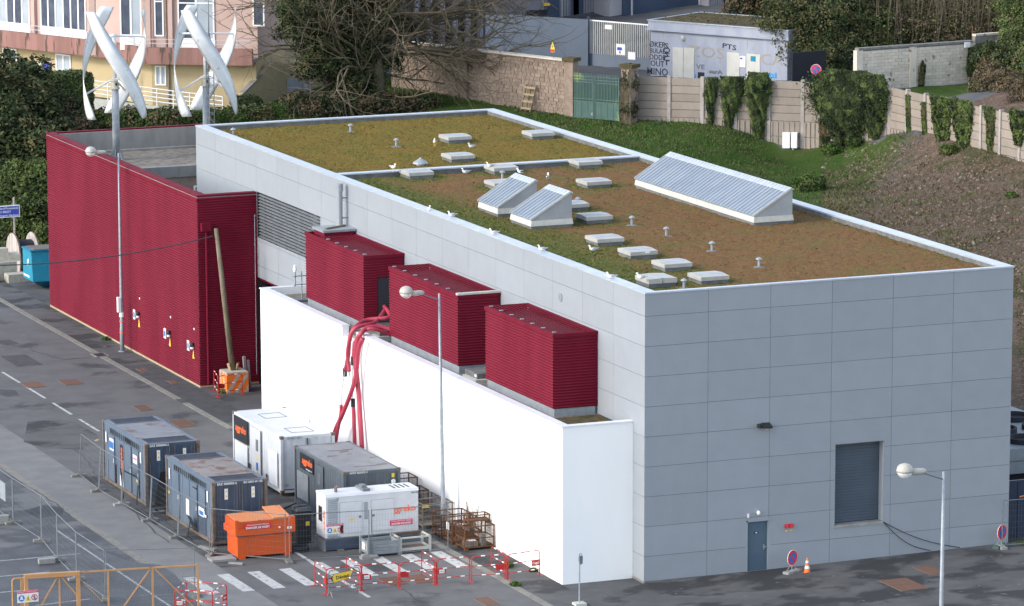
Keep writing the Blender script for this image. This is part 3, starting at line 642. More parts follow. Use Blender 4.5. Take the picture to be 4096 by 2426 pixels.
# roller shutter, door, lamp, alarm boxes
sh = MB()
for k in range(27): sh.box(8.08, 10.22, .36+(.0 if k % 2 else .012), .40, 1.62+k*.12, 1.62+k*.12+.112)
for k in range(27):
    z = 1.62+k*.12; MB().extr([(8.10, .40, z), (8.10, .388, z+.01), (8.10, .388, z+.108), (8.10, .40, z+.1195)], (2.09, 0, 0)).build('shutter_slat', 'shutter', bld)
MB().box(8.08, 10.22, .0, .42, 1.53, 1.60).box(8.02, 10.26, -.04, .0, 1.50, 1.57).build('sill', 'concrete', bld)
MB().box(8.083, 8.10, -.014, .37, 1.61, 4.845).box(10.19, 10.216, -.014, .37, 1.61, 4.845).box(8.10, 10.19, -.014, .37, 4.825, 4.846).build('reveal', 'panel_grey', bld)
d = MB(); d.box(4.36, 5.24, .10, .16, .02, 2.06); dd = d.build('door', 'door_slate', bld)
MB().box(5.06, 5.20, .05, .10, .98, 1.02).box(5.08, 5.13, .085, .10, .90, 1.10).build('handle', 'steel', dd)
MB().box(4.68, 4.88, .094, .10, 1.55, 1.63).build('notice', 'black', dd); MB().box(4.74, 4.82, .088, .094, 1.57, 1.61).build('notice_print', 'decal_white', dd)
MB().box(4.30, 4.36, -.02, .2, 0, 2.12).box(5.24, 5.40, -.0, .2, 0, 2.12).box(4.30, 5.40, -.02, .2, 2.06, 2.14).build('door_frame', 'panel_grey', bld)
t = thing('wall_floodlight', 'black floodlight fixed to the grey front wall', 'floodlight', (5.0, -.02, 5.82)); MB().box(-.28, -.12, -.22, .0, -.04, .10).build('bracket', 'black', t)
MB().extr([(-.12, -.30, -.06), (.22, -.34, -.06), (.22, -.05, .04), (-.12, -.02, .04)], (0, 0, .09)).build('housing', 'black', t); MB().box(-.06, .18, -.30, -.10, -.075, -.062).build('lens', 'glass_clear', t)
t = thing('security_camera', 'round white camera on the wall above the blue door', 'camera', (4.78, -.02, 2.42)); MB().sph((0, -.08, 0), .075, 10, 0, (1, 1, 1.2)).build('dome', 'gull_white', t); MB().box(-.03, .03, -.06, 0, .02, .07).build('bracket', 'gull_white', t)
t = thing('wall_sensor', 'small grey sensor left of the camera above the blue door', 'sensor', (4.37, -.02, 2.3)); MB().box(-.03, .03, -.05, 0, -.05, .10).build('case', 'decal_white', t); MB().tube([(0, -.03, -.05), (0, -.03, -.12)], .012, 5).build('cable', 'steel', t)
for k in range(2):
    t = thing('call_box', ['red alarm box left of its twin right of the blue door', 'red alarm box right of its twin, farther from the blue door'][k], 'alarm box', (6.02+.2*k, -.02, 1.78), 0, 'red alarm boxes by the blue door')
    MB().box(-.08, .08, -.06, 0, -.08, .08).build('case', 'hydrant', t); MB().box(-.05, .05, -.066, -.06, -.02, .03).build('plate', 'decal_pink', t); MB().box(-.05, .05, -.01, 0, -.22, -.18).build('label_strip', 'decal_yellow', t)
for k, (ex, ln) in enumerate(((12.3, .15), (13.6, .12))):
    pts = []
    for i in range(14):
        s = i/13; pts.append((10.2+(ex-10.2)*s, -.04-.08*math.sin(math.pi*s), 1.58*(1-s)+.25-.25*(1-s)-.55*math.sin(math.pi*s)*(.9 if k == 0 else .6)*(1-s*.2)*.6))
    tag(MB().tube(pts, .016, 5).build('hanging_cable', 'cable_black'), ['black cable sagging steeply from the shutter sill to the ground', 'black cable sagging longer from the shutter sill towards the lamp'][k], 'cable', 'cables hanging from the shutter opening')
# round grille, louvred opening, chimney pipe
g = MB()
for k in range(7):
    z = -.15+k*.05; hw = math.sqrt(max(.20**2-z*z, 0)); g.box(-.03, 0, -hw, hw, z, z+.03)
g.build('round_grille', 'galva', bld).location = (-.012, 8.2, 9.9)
for k in range(14):
    z = 7.12+k*.152; MB().extr([(.02, 36.2, z), (.12, 36.2, z+.055), (.12, 36.2, z+.07), (.02, 36.2, z+.015)], (0, 8.7, 0)).build('louvre_blade', 'galva_dark', bld)
mb = MB()
for y in (36.3, 37.9, 39.6, 41.3, 43.0, 44.6): mb.box(.17, .23, y, y+.06, 7.09, 9.24)
mb.build('louvre_post', 'galva_dark', bld)
MB().box(1.6, 1.65, 36.2, 44.95, 6.9, 9.3).build('screen_wall', 'ind_dark', bld)
for y in (37.0, 38.2, 39.0, 41.0): MB().box(1.57, 1.6, y, y+.6, 7.4, 9.0).build('rear_opening', 'pane_light', bld)
mb = MB().box(-.02, .5, 36.15, 44.95, 7.00, 7.09); mb.build('louvre_sill', 'galva', bld)
t = thing('flue_pipe', 'tall steel flue pipe rising beside the first red plant box', 'flue', (-.38, 32.6, 8.7)); MB().lathe((0, 0, 0), [(.14, 0), (.14, 2.25)], 12).build('pipe', 'steel', t); MB().lathe((0, 0, 2.25), [(.17, 0), (.17, .35)], 12).build('cowl', 'galva', t)
MB().box(.1, .38, -.03, .03, 1.0, 1.06).box(.1, .38, -.03, .03, 1.9, 1.96).build('bracket', 'steel', t)
# recessed ground floor between the wing and the white block
mb = MB()
def corr(mb, p0, u, ln, z0, z1, n, per=.113, amp=.030, mi=0, seg=6):
    k = int(round((z1-z0)/per)); per = (z1-z0)/k; o = len(mb.v); N_ = k*seg
    for i in range(N_+1):
        z = z0+i*per/seg; a = amp*(.5-.5*math.cos(2*math.pi*i/seg))
        for s in (0, ln): mb.v.append((p0[0]+u[0]*s+n[0]*a, p0[1]+u[1]*s+n[1]*a, z))
    for i in range(N_):
        a = o+2*i; mb.f.append((a, a+1, a+3, a+2)); mb.m.append(mi)
corr(mb, (1.2, 36.2), (0, 1), 8.8, 0, 5.15, (-1, 0)); mb.box(1.24, 1.4, 36.2, 45, 0, 5.15); mb.box(.02, 1.3, 36.2, 45, 5.05, 5.16, 0)
mb.build('recess_wall', 'red_clad', bld, True)

# ---------------------------------------------------------------- white rendered block in front of the long face
wb = thing('white_block', 'long blank white rendered annexe with a low parapet', 'building', (0, 0, 0)); XW = -2.95; ZT = 6.21; ZB = 5.86; Y0, Y1 = 1.10, 36.15; N0, N1 = 23.69, 25.39
mb = MB()
mb.box(XW, XW+.3, Y0, N0, 0, ZT-.05); mb.box(XW+.004, XW+.3, N0, N1, 0, ZT-.50); mb.box(XW, XW+.3, N1, Y1, 0, ZT-.05); mb.box(XW+.3, -.002, Y0, Y0+.3, 0, ZT-.05); mb.box(XW+.3, -.002, Y1-.3, Y1, 0, ZT-.05)
mb.build('wall', 'render_white', wb)
MB().box(XW+.3, -.015, Y0+.3, Y1-.3, ZB-.3, ZB).build('roof', 'gravel', wb)
for a, b_ in ((Y0-.03, 8), (8, 16), (16, N0), (N1, 30), (30, Y1+.03)): MB().box(XW-.04, XW+.34, a+(.003 if a > 2 else 0), b_-(.003 if b_ < Y1 else 0), ZT-.05, ZT).build('coping', 'cap_metal' if False else 'cap_white', wb) if 'cap_white' in M else (pm('cap_white', (.66, .69, .75), (.72, .74, .78), 2, .4), MB().box(XW-.04, XW+.34, a+(.003 if a > 2 else 0), b_-(.003 if b_ < Y1 else 0), ZT-.05, ZT).build('coping', 'cap_white', wb))
MB().box(XW+.345, -.016, Y0-.03, Y0+.3, ZT-.05, ZT).build('coping', 'cap_white', wb); MB().box(XW+.345, -.016, Y1-.3, Y1+.03, ZT-.05, ZT).build('coping', 'cap_white', wb)
mb = MB().box(XW-.012, XW, 23.55, 23.58, 0, ZT-.05); mb.box(XW-.010, XW, 6.9, 6.915, .0, 2.3); mb.box(XW-.010, XW, 1.35, 1.365, 0, 1.9); mb.build('joint_trim', 'galva', wb)
MB().box(XW+.34, -.02, Y0+.32, 4.3, ZB, ZB+.02).build('moss_mat', 'hut_moss', wb)
# red plant boxes on its roof
def plant_box(lab, y0, y1, x0, x1, raised=False, door=False, lid=False):
    t = thing('plant_box', lab, 'plant enclosure', ((x0+x1)/2, (y0+y1)/2, ZB), 0, 'red corrugated plant boxes on the white annexe'); a = (x1-x0)/2; b_ = (y1-y0)/2; z0, z1 = .33, 3.34
    MB().box(-a+.04, a-.04, -b_+.04, b_-.04, 0, z0).build('kerb', 'galva', t)
    mb = MB(); corr(mb, (-a, -b_), (0, 1), 2*b_, z0, z1-.16, (-1, 0), amp=.04); corr(mb, (-a, b_), (1, 0), 2*a, z0, z1-.16, (0, 1)); corr(mb, (a, -b_), (0, 1), 2*b_, z0, z1-.16, (1, 0))
    if door: corr(mb, (-a, -b_), (1, 0), 2*a*.33, z0, z1-.16, (0, -1)); corr(mb, (-a+2*a*.33, -b_), (1, 0), 2*a*.67, 2.3, z1-.16, (0, -1))
    else: corr(mb, (-a, -b_), (1, 0), 2*a, z0, z1-.16, (0, -1), amp=.04)
    mb.build('cladding', 'red_clad', t, True)
    MB().box(-a+.01, a-.01, -b_+.01, b_-.01, z0, z1-.30).build('core', 'red_dark', t)
    if door: MB().box(-a+2*a*.35, a-.03, -b_-.03, -b_+.01, z0, 2.28).build('dark_door', 'ind_dark', t)
    for (p, q) in (((-a-.05, -b_-.05), (-a+.05, b_+.05)), ((a-.05, -b_-.05), (a+.05, b_+.05)), ((-a+.052, -b_-.05), (a-.052, -b_+.05)), ((-a+.052, b_-.05), (a-.052, b_+.05))):
        MB().box(p[0], q[0], p[1], q[1], z1-.18, z1-.04).build('top_rail', 'red_clad', t)
    n = 10
    for k in range(n):
        x = -a+.12+k*(2*a-.24)/(n-1); MB().box(x-.022, x+.022, -b_+.06, b_-(.06 if not lid else 1.6), z1-.055, z1-.03).build('grille_slat', 'red_clad', t)
    for k in range(7):
        y = -b_+.25+k*(2*b_-.5)/6
        if lid and y > b_-1.6: continue
        MB().box(-a+.055, -a+.20, y-.05, y+.05, z1-.03, z1+.0).build('clip', 'galva', t)
    if lid:
        MB().box(-a+.35, a-.06, b_-1.45, b_-.1, z1-.15, z1+.10).build('raised_cap', 'red_clad', t); MB().box(-a+.28, a, b_-1.5, b_-.05, z1+.10, z1+.20).build('metal_lid', 'galva', t); MB().bar((-a+.5, b_-1.2, z1+.24), (a-.2, b_-.6, z1+.24), .14, .06).build('plank', 'wood', t)
    if raised: MB().box(-a-.06, a+.06, -b_-.07, -b_+.13, z1-.06, z1+.02).build('white_trim', 'off_white', t)
    return t
plant_box('red corrugated plant box farthest from the camera, with a metal lid and a dark door', 25.5, 32.9, -1.88, -.05, door=True, lid=True)
plant_box('middle red corrugated plant box with a white trimmed near edge', 14.5, 22.4, -1.88, -.05, raised=True)
plant_box('red corrugated plant box nearest the camera', 4.5, 11.5, -1.88, -.05)
t = thing('roof_hatch', 'low grey hatch on a pale slab between the middle and near red boxes', 'hatch', (-1.45, 13.2, ZB)); MB().box(-.5, .5, -.75, .7, 0, .10).build('base_slab', 'off_white', t); MB().box(-.35, .6, -.55, .8, .10, .32).build('hatch_lid', 'kerb_grey', t); MB().box(-.352, -.35, -.45, -.25, .16, .26).build('sticker', 'decal_white', t)
t = thing('roof_crate', 'small stacked grey blocks beside the hoses at the notch', 'blocks', (-1.9, 23.2, ZB)); MB().box(-.35, .35, -.5, .4, 0, .22).build('base_slab', 'off_white', t); MB().box(-.25, .3, -.3, .3, .22, .42).build('block', 'kerb_grey', t)
t = thing('roof_mast', 'small mast with sensors and a white dome on the annexe roof corner', 'mast', (-1.75, 33.9, ZB)); MB().lathe((0, 0, 0), [(.03, 0), (.025, 1.35)], 6).build('pole', 'galva', t); MB().bar((-.4, 0, .75), (.35, 0, .75), .04).bar((-.4, 0, 1.15), (.35, 0, 1.15), .04).lathe((-.32, 0, .7), [(.04, 0), (.04, .65)], 6).build('cross_arm', 'galva', t)
MB().lathe((-.32, 0, 1.35), [(.06, 0), (.09, .12), (.05, .28), (.01, .32)], 8).build('dome', 'gull_white', t); MB().box(-.3, .3, -.3, .3, 0, .10).build('foot', 'galva_dark', t)
# ---------------------------------------------------------------- red corrugated wing
wing = thing('red_wing', 'tall dark red corrugated wing with an open roof well and two wind turbines', 'building', (0, 0, 0)); XR, YA, YB, ZTW, ZFW = -2.965, 45.0, 69.94, 9.25, 8.1
mb = MB(); corr(mb, (XR, YA), (0, 1), YB-YA, .12, ZTW-.14, (-1, 0), per=.118); mb.build('cladding', 'red_clad', wing, True)
mb = MB(); corr(mb, (XR, YA), (1, 0), -XR-.02, .12, ZTW-.14, (0, -1), per=.118); mb.build('cladding', 'red_clad', wing, True)
mb = MB(); corr(mb, (XR, YB), (1, 0), 9.0, .12, ZTW-.14, (0, 1), per=.118); mb.build('cladding', 'red_clad', wing, True)
mb = MB().box(XR+.005, XR+.40, YA+.005, YB-.005, 0, ZTW-.08); mb.box(XR+.40, -.015, YA+.005, YA+.35, 0, ZTW-.08); mb.box(XR+.40, 6.3, YB-.35, YB-.005, 0, ZTW-.08); mb.box(6.0, 6.3, 54.3, YB-.35, 0, ZTW-.08)
mb.build('wall', 'concrete', wing)
MB().box(XR-.03, XR+.42, YA-.03, YB+.03, ZTW-.09, ZTW).build('coping', 'red_clad', wing); MB().box(XR+.425, -.02, YA-.03, YA+.36, ZTW-.09, ZTW).build('coping', 'red_clad', wing)
MB().box(XR+.425, 6.33, YB-.22, YB+.03, ZTW-.09, ZTW).build('coping', 'red_clad', wing); MB().box(XR-.045, XR-.005, YA-.045, YB+.02, ZTW-.30, ZTW-.14).build('edge_trim', 'red_clad', wing)
MB().box(XR-.02, XR+.02, YA-.02, YB, .04, .12).box(XR+.02, -.02, YA-.02, YA+.02, .04, .12).build('base_trim', 'wood_light', wing)
MB().box(XR+.40, 6.0, 62.8, YB-.36, ZFW-.4, ZFW).build('roof', 'gravel', wing); MB().box(XR+.40, 6.0, 62.35, 62.8, ZFW-.5, ZFW+.06).build('roof_edge', 'concrete', wing)
MB().box(XR+.40, 6.0, YB-.75, YB-.37, ZFW, ZFW+.10).build('roof_upstand', 'concrete', wing)
mb = MB()
MB().box(XR+.40, 6.0, 62.42, 62.6, 0, ZFW-.5).build('inner_wall', 'rubble_b', wing)
MB().box(2.6, 4.4, 62.36, 62.42, 6.0, 7.1).build('window_frame', 'frame_white', wing); MB().box(2.68, 4.32, 62.33, 62.36, 6.08, 7.02).build('window_pane', 'pane_dark', wing)
MB().box(XR+.4, -.02, YA+.36, 62.4, 3, 3.1).box(-.02, 6, 54.3, 62.4, 3, 3.1).build('well_floor', 'concrete_dark', wing)
# plates, little lamps and yellow tags on the long red wall
for k, (yy, zz) in enumerate(((55.1, 2.2), (50.2, 2.05), (46.6, 2.05))):
    MB().box(XR-.06, XR-.03, yy-.16, yy+.16, zz-.48, zz).build('notice_board', 'decal_white', wing); MB().box(XR-.064, XR-.06, yy-.10, yy+.10, zz-.38, zz-.12).build('notice_print', 'decal_blue', wing)
    y2 = yy-.75
    b_ = MB(); b_.lathe((XR-.10, y2, zz-.18), [(.09, 0), (.10, .10), (.07, .20)], 8, 0).box(XR-.10, XR-.02, y2-.05, y2+.05, zz-.05, zz); b_.build('alarm_lamp', 'black', wing)
    MB().lathe((XR-.10, y2, zz-.28), [(.09, 0), (.10, .10)], 8).build('lamp_ring', 'decal_white', wing)
    MB().extr([(XR-.05, y2-.13, zz-.75), (XR-.05, y2+.13, zz-.75), (XR-.05, y2, zz-.33)], (.02, 0, 0)).build('warning_tag', 'decal_yellow', wing)
    MB().box(XR-.05, XR-.02, y2-.2, y2-.1, zz+.65, zz+.75).build('fixing', 'decal_white', wing)
for yy in (56.2, 54.9, 51.6, 48.3, 47.0): MB().box(XR-.028, XR-.020, yy-.012, yy+.012, .12, 3.4).build('door_joint', 'red_dark', wing)
MB().tube([(-2.6, 44.86, 7.6), (-2.6, 44.86, .2)], .06, 8).build('downpipe', 'red_clad', wing); MB().box(-2.85, -2.38, 44.72, 44.96, 7.55, 7.95).build('hopper', 'red_clad', wing)
MB().tube([(-.18, 44.9, 8.1), (-.16, 44.84, 8.2), (-.16, 44.9, 8.0), (-.16, 44.9, .5)], .02, 5).build('conduit', 'galva', wing)
# ---------------------------------------------------------------- vertical-axis wind turbines
def turbine(lab, x, y, zb, zh, ph):
    t = thing('wind_turbine', lab, 'wind turbine', (x, y, zb), 0, 'helical wind turbines on the red wing'); h = zh-zb-.35
    MB().lathe((0, 0, 0), [(.20, 0), (.185, h)], 16).build('mast', 'galva', t, True); mb = MB().lathe((0, 0, 0), [(.42, 0), (.42, .04)], 12)
    for k in range(6):
        a = k*math.pi/3; mb.extr([(.2*math.cos(a), .2*math.sin(a), .04), (.42*math.cos(a), .42*math.sin(a), .04), (.2*math.cos(a), .2*math.sin(a), .55)], (-.02*math.sin(a), .02*math.cos(a), 0))
    mb.build('base_plate', 'galva', t)
    MB().lathe((0, 0, h), [(.26, 0), (.26, .06), (.22, .08), (.22, .40), (.28, .42), (.28, .50), (.10, .55)], 16).build('generator', 'lamp_white', t); MB().box(-.06, .06, -.235, -.215, h+.2, h+.32).build('nameplate', 'black', t)
    z0 = h-1.45; HT = 5.55; Rr = 1.62
    MB().lathe((0, 0, h+.5), [(.11, 0), (.11, 2.35)], 12).build('shaft', 'turbine_white', t, True)
    for k in range(3):
        a0 = R(ph+120*k-90); V = []; n = 26; mb = MB()
        for i in range(n+1):
            s = i/n; th = a0-R(118)*s; r = Rr*(1-.02*abs(2*s-1)**3); e = abs(2*s-1); c = .78*(1-.10*max(0, (e-.86)/.14))
            tang = Vector((-math.sin(th), math.cos(th), .0)); rad = Vector((math.cos(th), math.sin(th), 0)); tz = Vector((-tang.x*0+tang.x*-1*0, 0, 0))
            # chord lies across the blade's helical run
            run = (tang*(-Rr*R(118)) + Vector((0, 0, HT))).normalized(); ch = run.cross(rad).normalized()
            flat = tang*(1 if ch.dot(tang) > 0 else -1); ch = (ch*(1-.85*e**5)+flat*(.85*e**5)).normalized()
            c0 = rad*r+Vector((0, 0, z0+HT*s))
            for (q, d) in ((-.5, 0), (-.28, .02), (.05, .025), (.5, .0), (.1, -.012), (-.3, -.012)): V.append(tuple(c0+ch*(c*q)+rad*d))
        mb.v = V; m6 = 6
        for i in range(n):
            for j in range(m6): mb.f.append((i*m6+j, i*m6+(j+1)%m6, (i+1)*m6+(j+1)%m6, (i+1)*m6+j)); mb.m.append(0)
        mb.f += [tuple(range(m6))[::-1], tuple(n*m6+j for j in range(m6))]; mb.m += [0, 0]; bl = mb.build('blade', 'turbine_white', t, True)
        for s, zz in ((.22, h+.55), (.74, h+2.75)):
            th = a0-R(118)*s; p = Vector((math.cos(th)*(Rr-.02), math.sin(th)*(Rr-.02), z0+HT*s)); MB().tube([(0.05*math.cos(th), .05*math.sin(th), zz), p], .05, 8).build('strut', 'turbine_white', t)
    return t
b1 = at_z(470, 640, ZFW); hub1 = at_y(455, 330, b1[1]); turbine('white helical wind turbine on the left, its mast rising from the red wing roof', b1[0]-.05, b1[1], ZFW, hub1[2], 52)
hub2 = at_y(823, 318, 67.5); turbine('white helical wind turbine on the right, partly behind a lattice mast', hub2[0], 67.5, ZFW-.6, hub2[2], 62)
lt = at_y(838, 300, 66.4); t = thing('lattice_mast', 'slender lattice radio mast with a whip aerial in front of the right turbine', 'mast', (lt[0], 66.4, ZFW-.4)); hh = lt[2]-ZFW+.4+1.2
for (a, b_) in ((-.2, -.1), (.2, -.1), (0, .2)): MB().tube([(a, b_, 0), (a, b_, hh), (0, 0, hh+1.0)], .022, 5).build('leg', 'galva_dark', t)
mb = MB(); k = 0; z = .2
while z < hh: mb.bar((-.2, -.1, z), (.2, -.1, z), .02).bar((.2, -.1, z), (0, .2, z+.15), .02).bar((-.2, -.1, z+.15), (0, .2, z), .02); z += .38
mb.build('rung', 'galva_dark', t, kind='stuff'); MB().lathe((0, 0, hh+.9), [(.03, 0), (.012, 3.4)], 6).build('aerial', 'galva_dark', t)
# ---------------------------------------------------------------- street lamps
def lamp(lab, x, y, h, lean=(0, 0), az=math.pi, band=False):
    t = thing('street_lamp', lab, 'street lamp', g3(x, y), 0, 'tall street lamps'); top = Vector((lean[0], lean[1], h))
    MB().tube([(0, 0, 0), (0, 0, .05)], .2, 10).build('base_plate', 'galva', t)
    MB().tube([Vector((0, 0, 0)), top*.12, top*.125, top*.5, top], [.115, .105, .092, .075, .042], 12).build('pole', 'galva', t, True)
    d = Vector((math.cos(az), math.sin(az), 0)); MB().tube([top-Vector((0, 0, .25)), top-Vector((0, 0, .22))+d*.1, top+d*.75+Vector((0, 0, .02))], .028, 6).build('arm', 'galva_dark', t)
    c = top+d*.95+Vector((0, 0, .08)); hd = MB(); hd.tube([c-d*.30, c-d*.22, c+d*.10, c+d*.25], [.05, .10, .115, .08], 10); hd.build('ballast_housing', 'lamp_white', t, True)
    c2 = top+d*1.42+Vector((0, 0, .14)); q = MB(); q.lathe(c2, [(.27, -.03), (.275, .03), (.245, .13), (.17, .21), (.07, .25)], 16); q.build('hood', 'lamp_white', t, True)
    q = MB(); q.lathe(c2, [(.06, -.24), (.16, -.20), (.235, -.11), (.255, -.035)], 16); q.build('bowl', 'bowl_glass', t, True)
    if band:
        MB().lathe((0, 0, 0), [(.12, 1.75), (.12, 2.0)], 12).build('white_band', 'decal_white', t)
        for z in (.95, 1.5): MB().lathe((0, 0, 0), [(.122, z), (.122, z+.05)], 12).build('orange_band', 'decal_orange', t)
        MB().box(-.2, -.06, -.1, .14, 2.0, 2.75).build('cabinet', 'decal_white', t)
m = bpy.data.materials.new('bowl_glass'); m.use_nodes = True; b_ = m.node_tree.nodes['Principled BSDF']; b_.inputs['Base Color'].default_value = (.75, .76, .76, 1); b_.inputs['Alpha'].default_value = .55; b_.inputs['Roughness'].default_value = .15; M['bowl_glass'] = m
lamp('street lamp by the red wing, white and orange bands low on its pole', -3.45, 55.8, 9.95, band=True)
lamp('street lamp rising in front of the white wall, its foot among the wire cages', -3.62, 11.85, 9.75, (-.14, 0))
lp = at_z(3775, 1888, 9.6); lamp('street lamp nearest the camera in front of the grey front wall', lp[0], lp[1], 9.6)
# ---------------------------------------------------------------- wooden pole in its painted concrete block, cable
t = thing('concrete_block', 'orange and grey striped concrete block holding the leaning wooden pole', 'concrete block', (-1.72, 43.72, 0)); MB().box(-.52, .55, -.52, .55, .0, 1.0).build('block', 'block_grey', t)
MB().box(-.535, .56, -.535, -.52, .04, .93).box(-.535, -.52, -.52, .55, .04, .93).build('orange_paint', 'orange_stripe', t)
mb = MB()
for k, s in enumerate((-.55, -.12, .33)):
    q = [(s, .04), (s+.18, .04), (s+.75, .93), (s+.57, .93)]; q = [(min(max(a, -.53), .555), min(b_ if -.53 < a < .555 else (.04 + (.93-.04)*((min(max(a, -.53), .555)-(s if i in (0, 3) else s+.18))/.57)), .93)) for i, (a, b_) in enumerate(q)]
    mb.extr([(a, -.538, b_) for a, b_ in q], (0, .002, 0))
for s in (-.30, .12): mb.extr([(-.538, s, .04), (-.538, s+.14, .04), (-.538, s+.34, .93), (-.538, s+.20, .93)], (.002, 0, 0))
mb.build('grey_stripe', 'block_grey', t)
pt = at_y(864, 915, 43.85); t = thing('wooden_pole', 'leaning wooden utility pole standing in the striped block', 'utility pole', (-1.70, 43.85, .98))
MB().tube([(0, 0, -.2), ((pt[0]+1.7)*.5, .03, (pt[2]-.98)*.5), (pt[0]+1.70, 0, pt[2]-.98)], [.16, .13, .095], 10).build('shaft', 'wood', t, True)
for (a, b_, c, d) in ((-.45, -.1, -.16, -.05), (.35, -.12, .15, -.05), (.1, .35, .05, .15)): MB().bar((a*.6, b_, .35), (c, d, 0), .16, .06).build('wedge', 'wood_light', t)
t = thing('block_posts', 'pair of grey slotted posts leaning behind the orange striped block', 'posts', (-1.05, 44.15, 0)); MB().bar((.1, 0, 0), (0, 0, 1.55), .16, .12).build('post', 'concrete', t); MB().bar((.28, -.05, 0), (.18, -.05, 1.38), .12, .10).build('post', 'concrete', t)
ca = at_y(850, 945, 43.85); cb = at_y(-260, 1080, 43.85); pts = []
for i in range(25): s = i/24; pts.append((ca[0]+(cb[0]-ca[0])*s, 43.80+(2)*s, ca[2]+(cb[2]-ca[2])*s-1.05*4*s*(1-s)*.52))
tag(MB().tube(pts, .028, 6).build('overhead_cable', 'cable_black'), 'thin overhead cable sagging from the wooden pole across the red wall', 'cable')
# ---------------------------------------------------------------- generator containers
def shell(mb, x0, x1, y0, y1, z0, z1, side, gaps=(), mi=0, per=.28, amp=.035):
    """trapezoid-ribbed steel skin: side 'w' faces -X, 's' faces -Y"""
    a0, a1 = (y0, y1) if side in 'we' else (x0, x1); n = max(1, int((a1-a0)/per)); p = (a1-a0)/n; fx = x0 if side == 'w' else x1; fy = y0 if side == 's' else y1; sg = -1 if side in 'ws' else 1
    for i in range(n):
        for (s, e, d0, d1) in ((0, .3, 0, 0), (.3, .4, 0, 1), (.4, .9, 1, 1), (.9, 1.0, 1, 0)):
            p0, p1 = a0+(i+s)*p, a0+(i+e)*p
            if side in 'we': mb.add([(fx-sg*amp*(1-d0), p0, z0), (fx-sg*amp*(1-d1), p1, z0), (fx-sg*amp*(1-d1), p1, z1), (fx-sg*amp*(1-d0), p0, z1)], [(0, 1, 2, 3)], mi)
            else: mb.add([(p0, fy-sg*amp*(1-d0), z0), (p1, fy-sg*amp*(1-d1), z0), (p1, fy-sg*amp*(1-d1), z1), (p0, fy-sg*amp*(1-d0), z1)], [(0, 1, 2, 3)], mi)
def louvre(t, y0, y1, z0, z1, x, mat, n=16):
    mb = MB(); st = (z1-z0)/n
    for k in range(n): z = z0+k*st; mb.extr([(x, y0, z), (x-.03, y0, z+st*.15), (x-.005, y0, z+st*.85)], (0, y1-y0, 0))
    mb.build('louvre', mat, t)
def plate_left(t, name, y0, y1, z0, z1, x, mat, th=.008): return MB().box(x-th, x, min(y0, y1), max(y0, y1), z0, z1).build(name, mat, t)
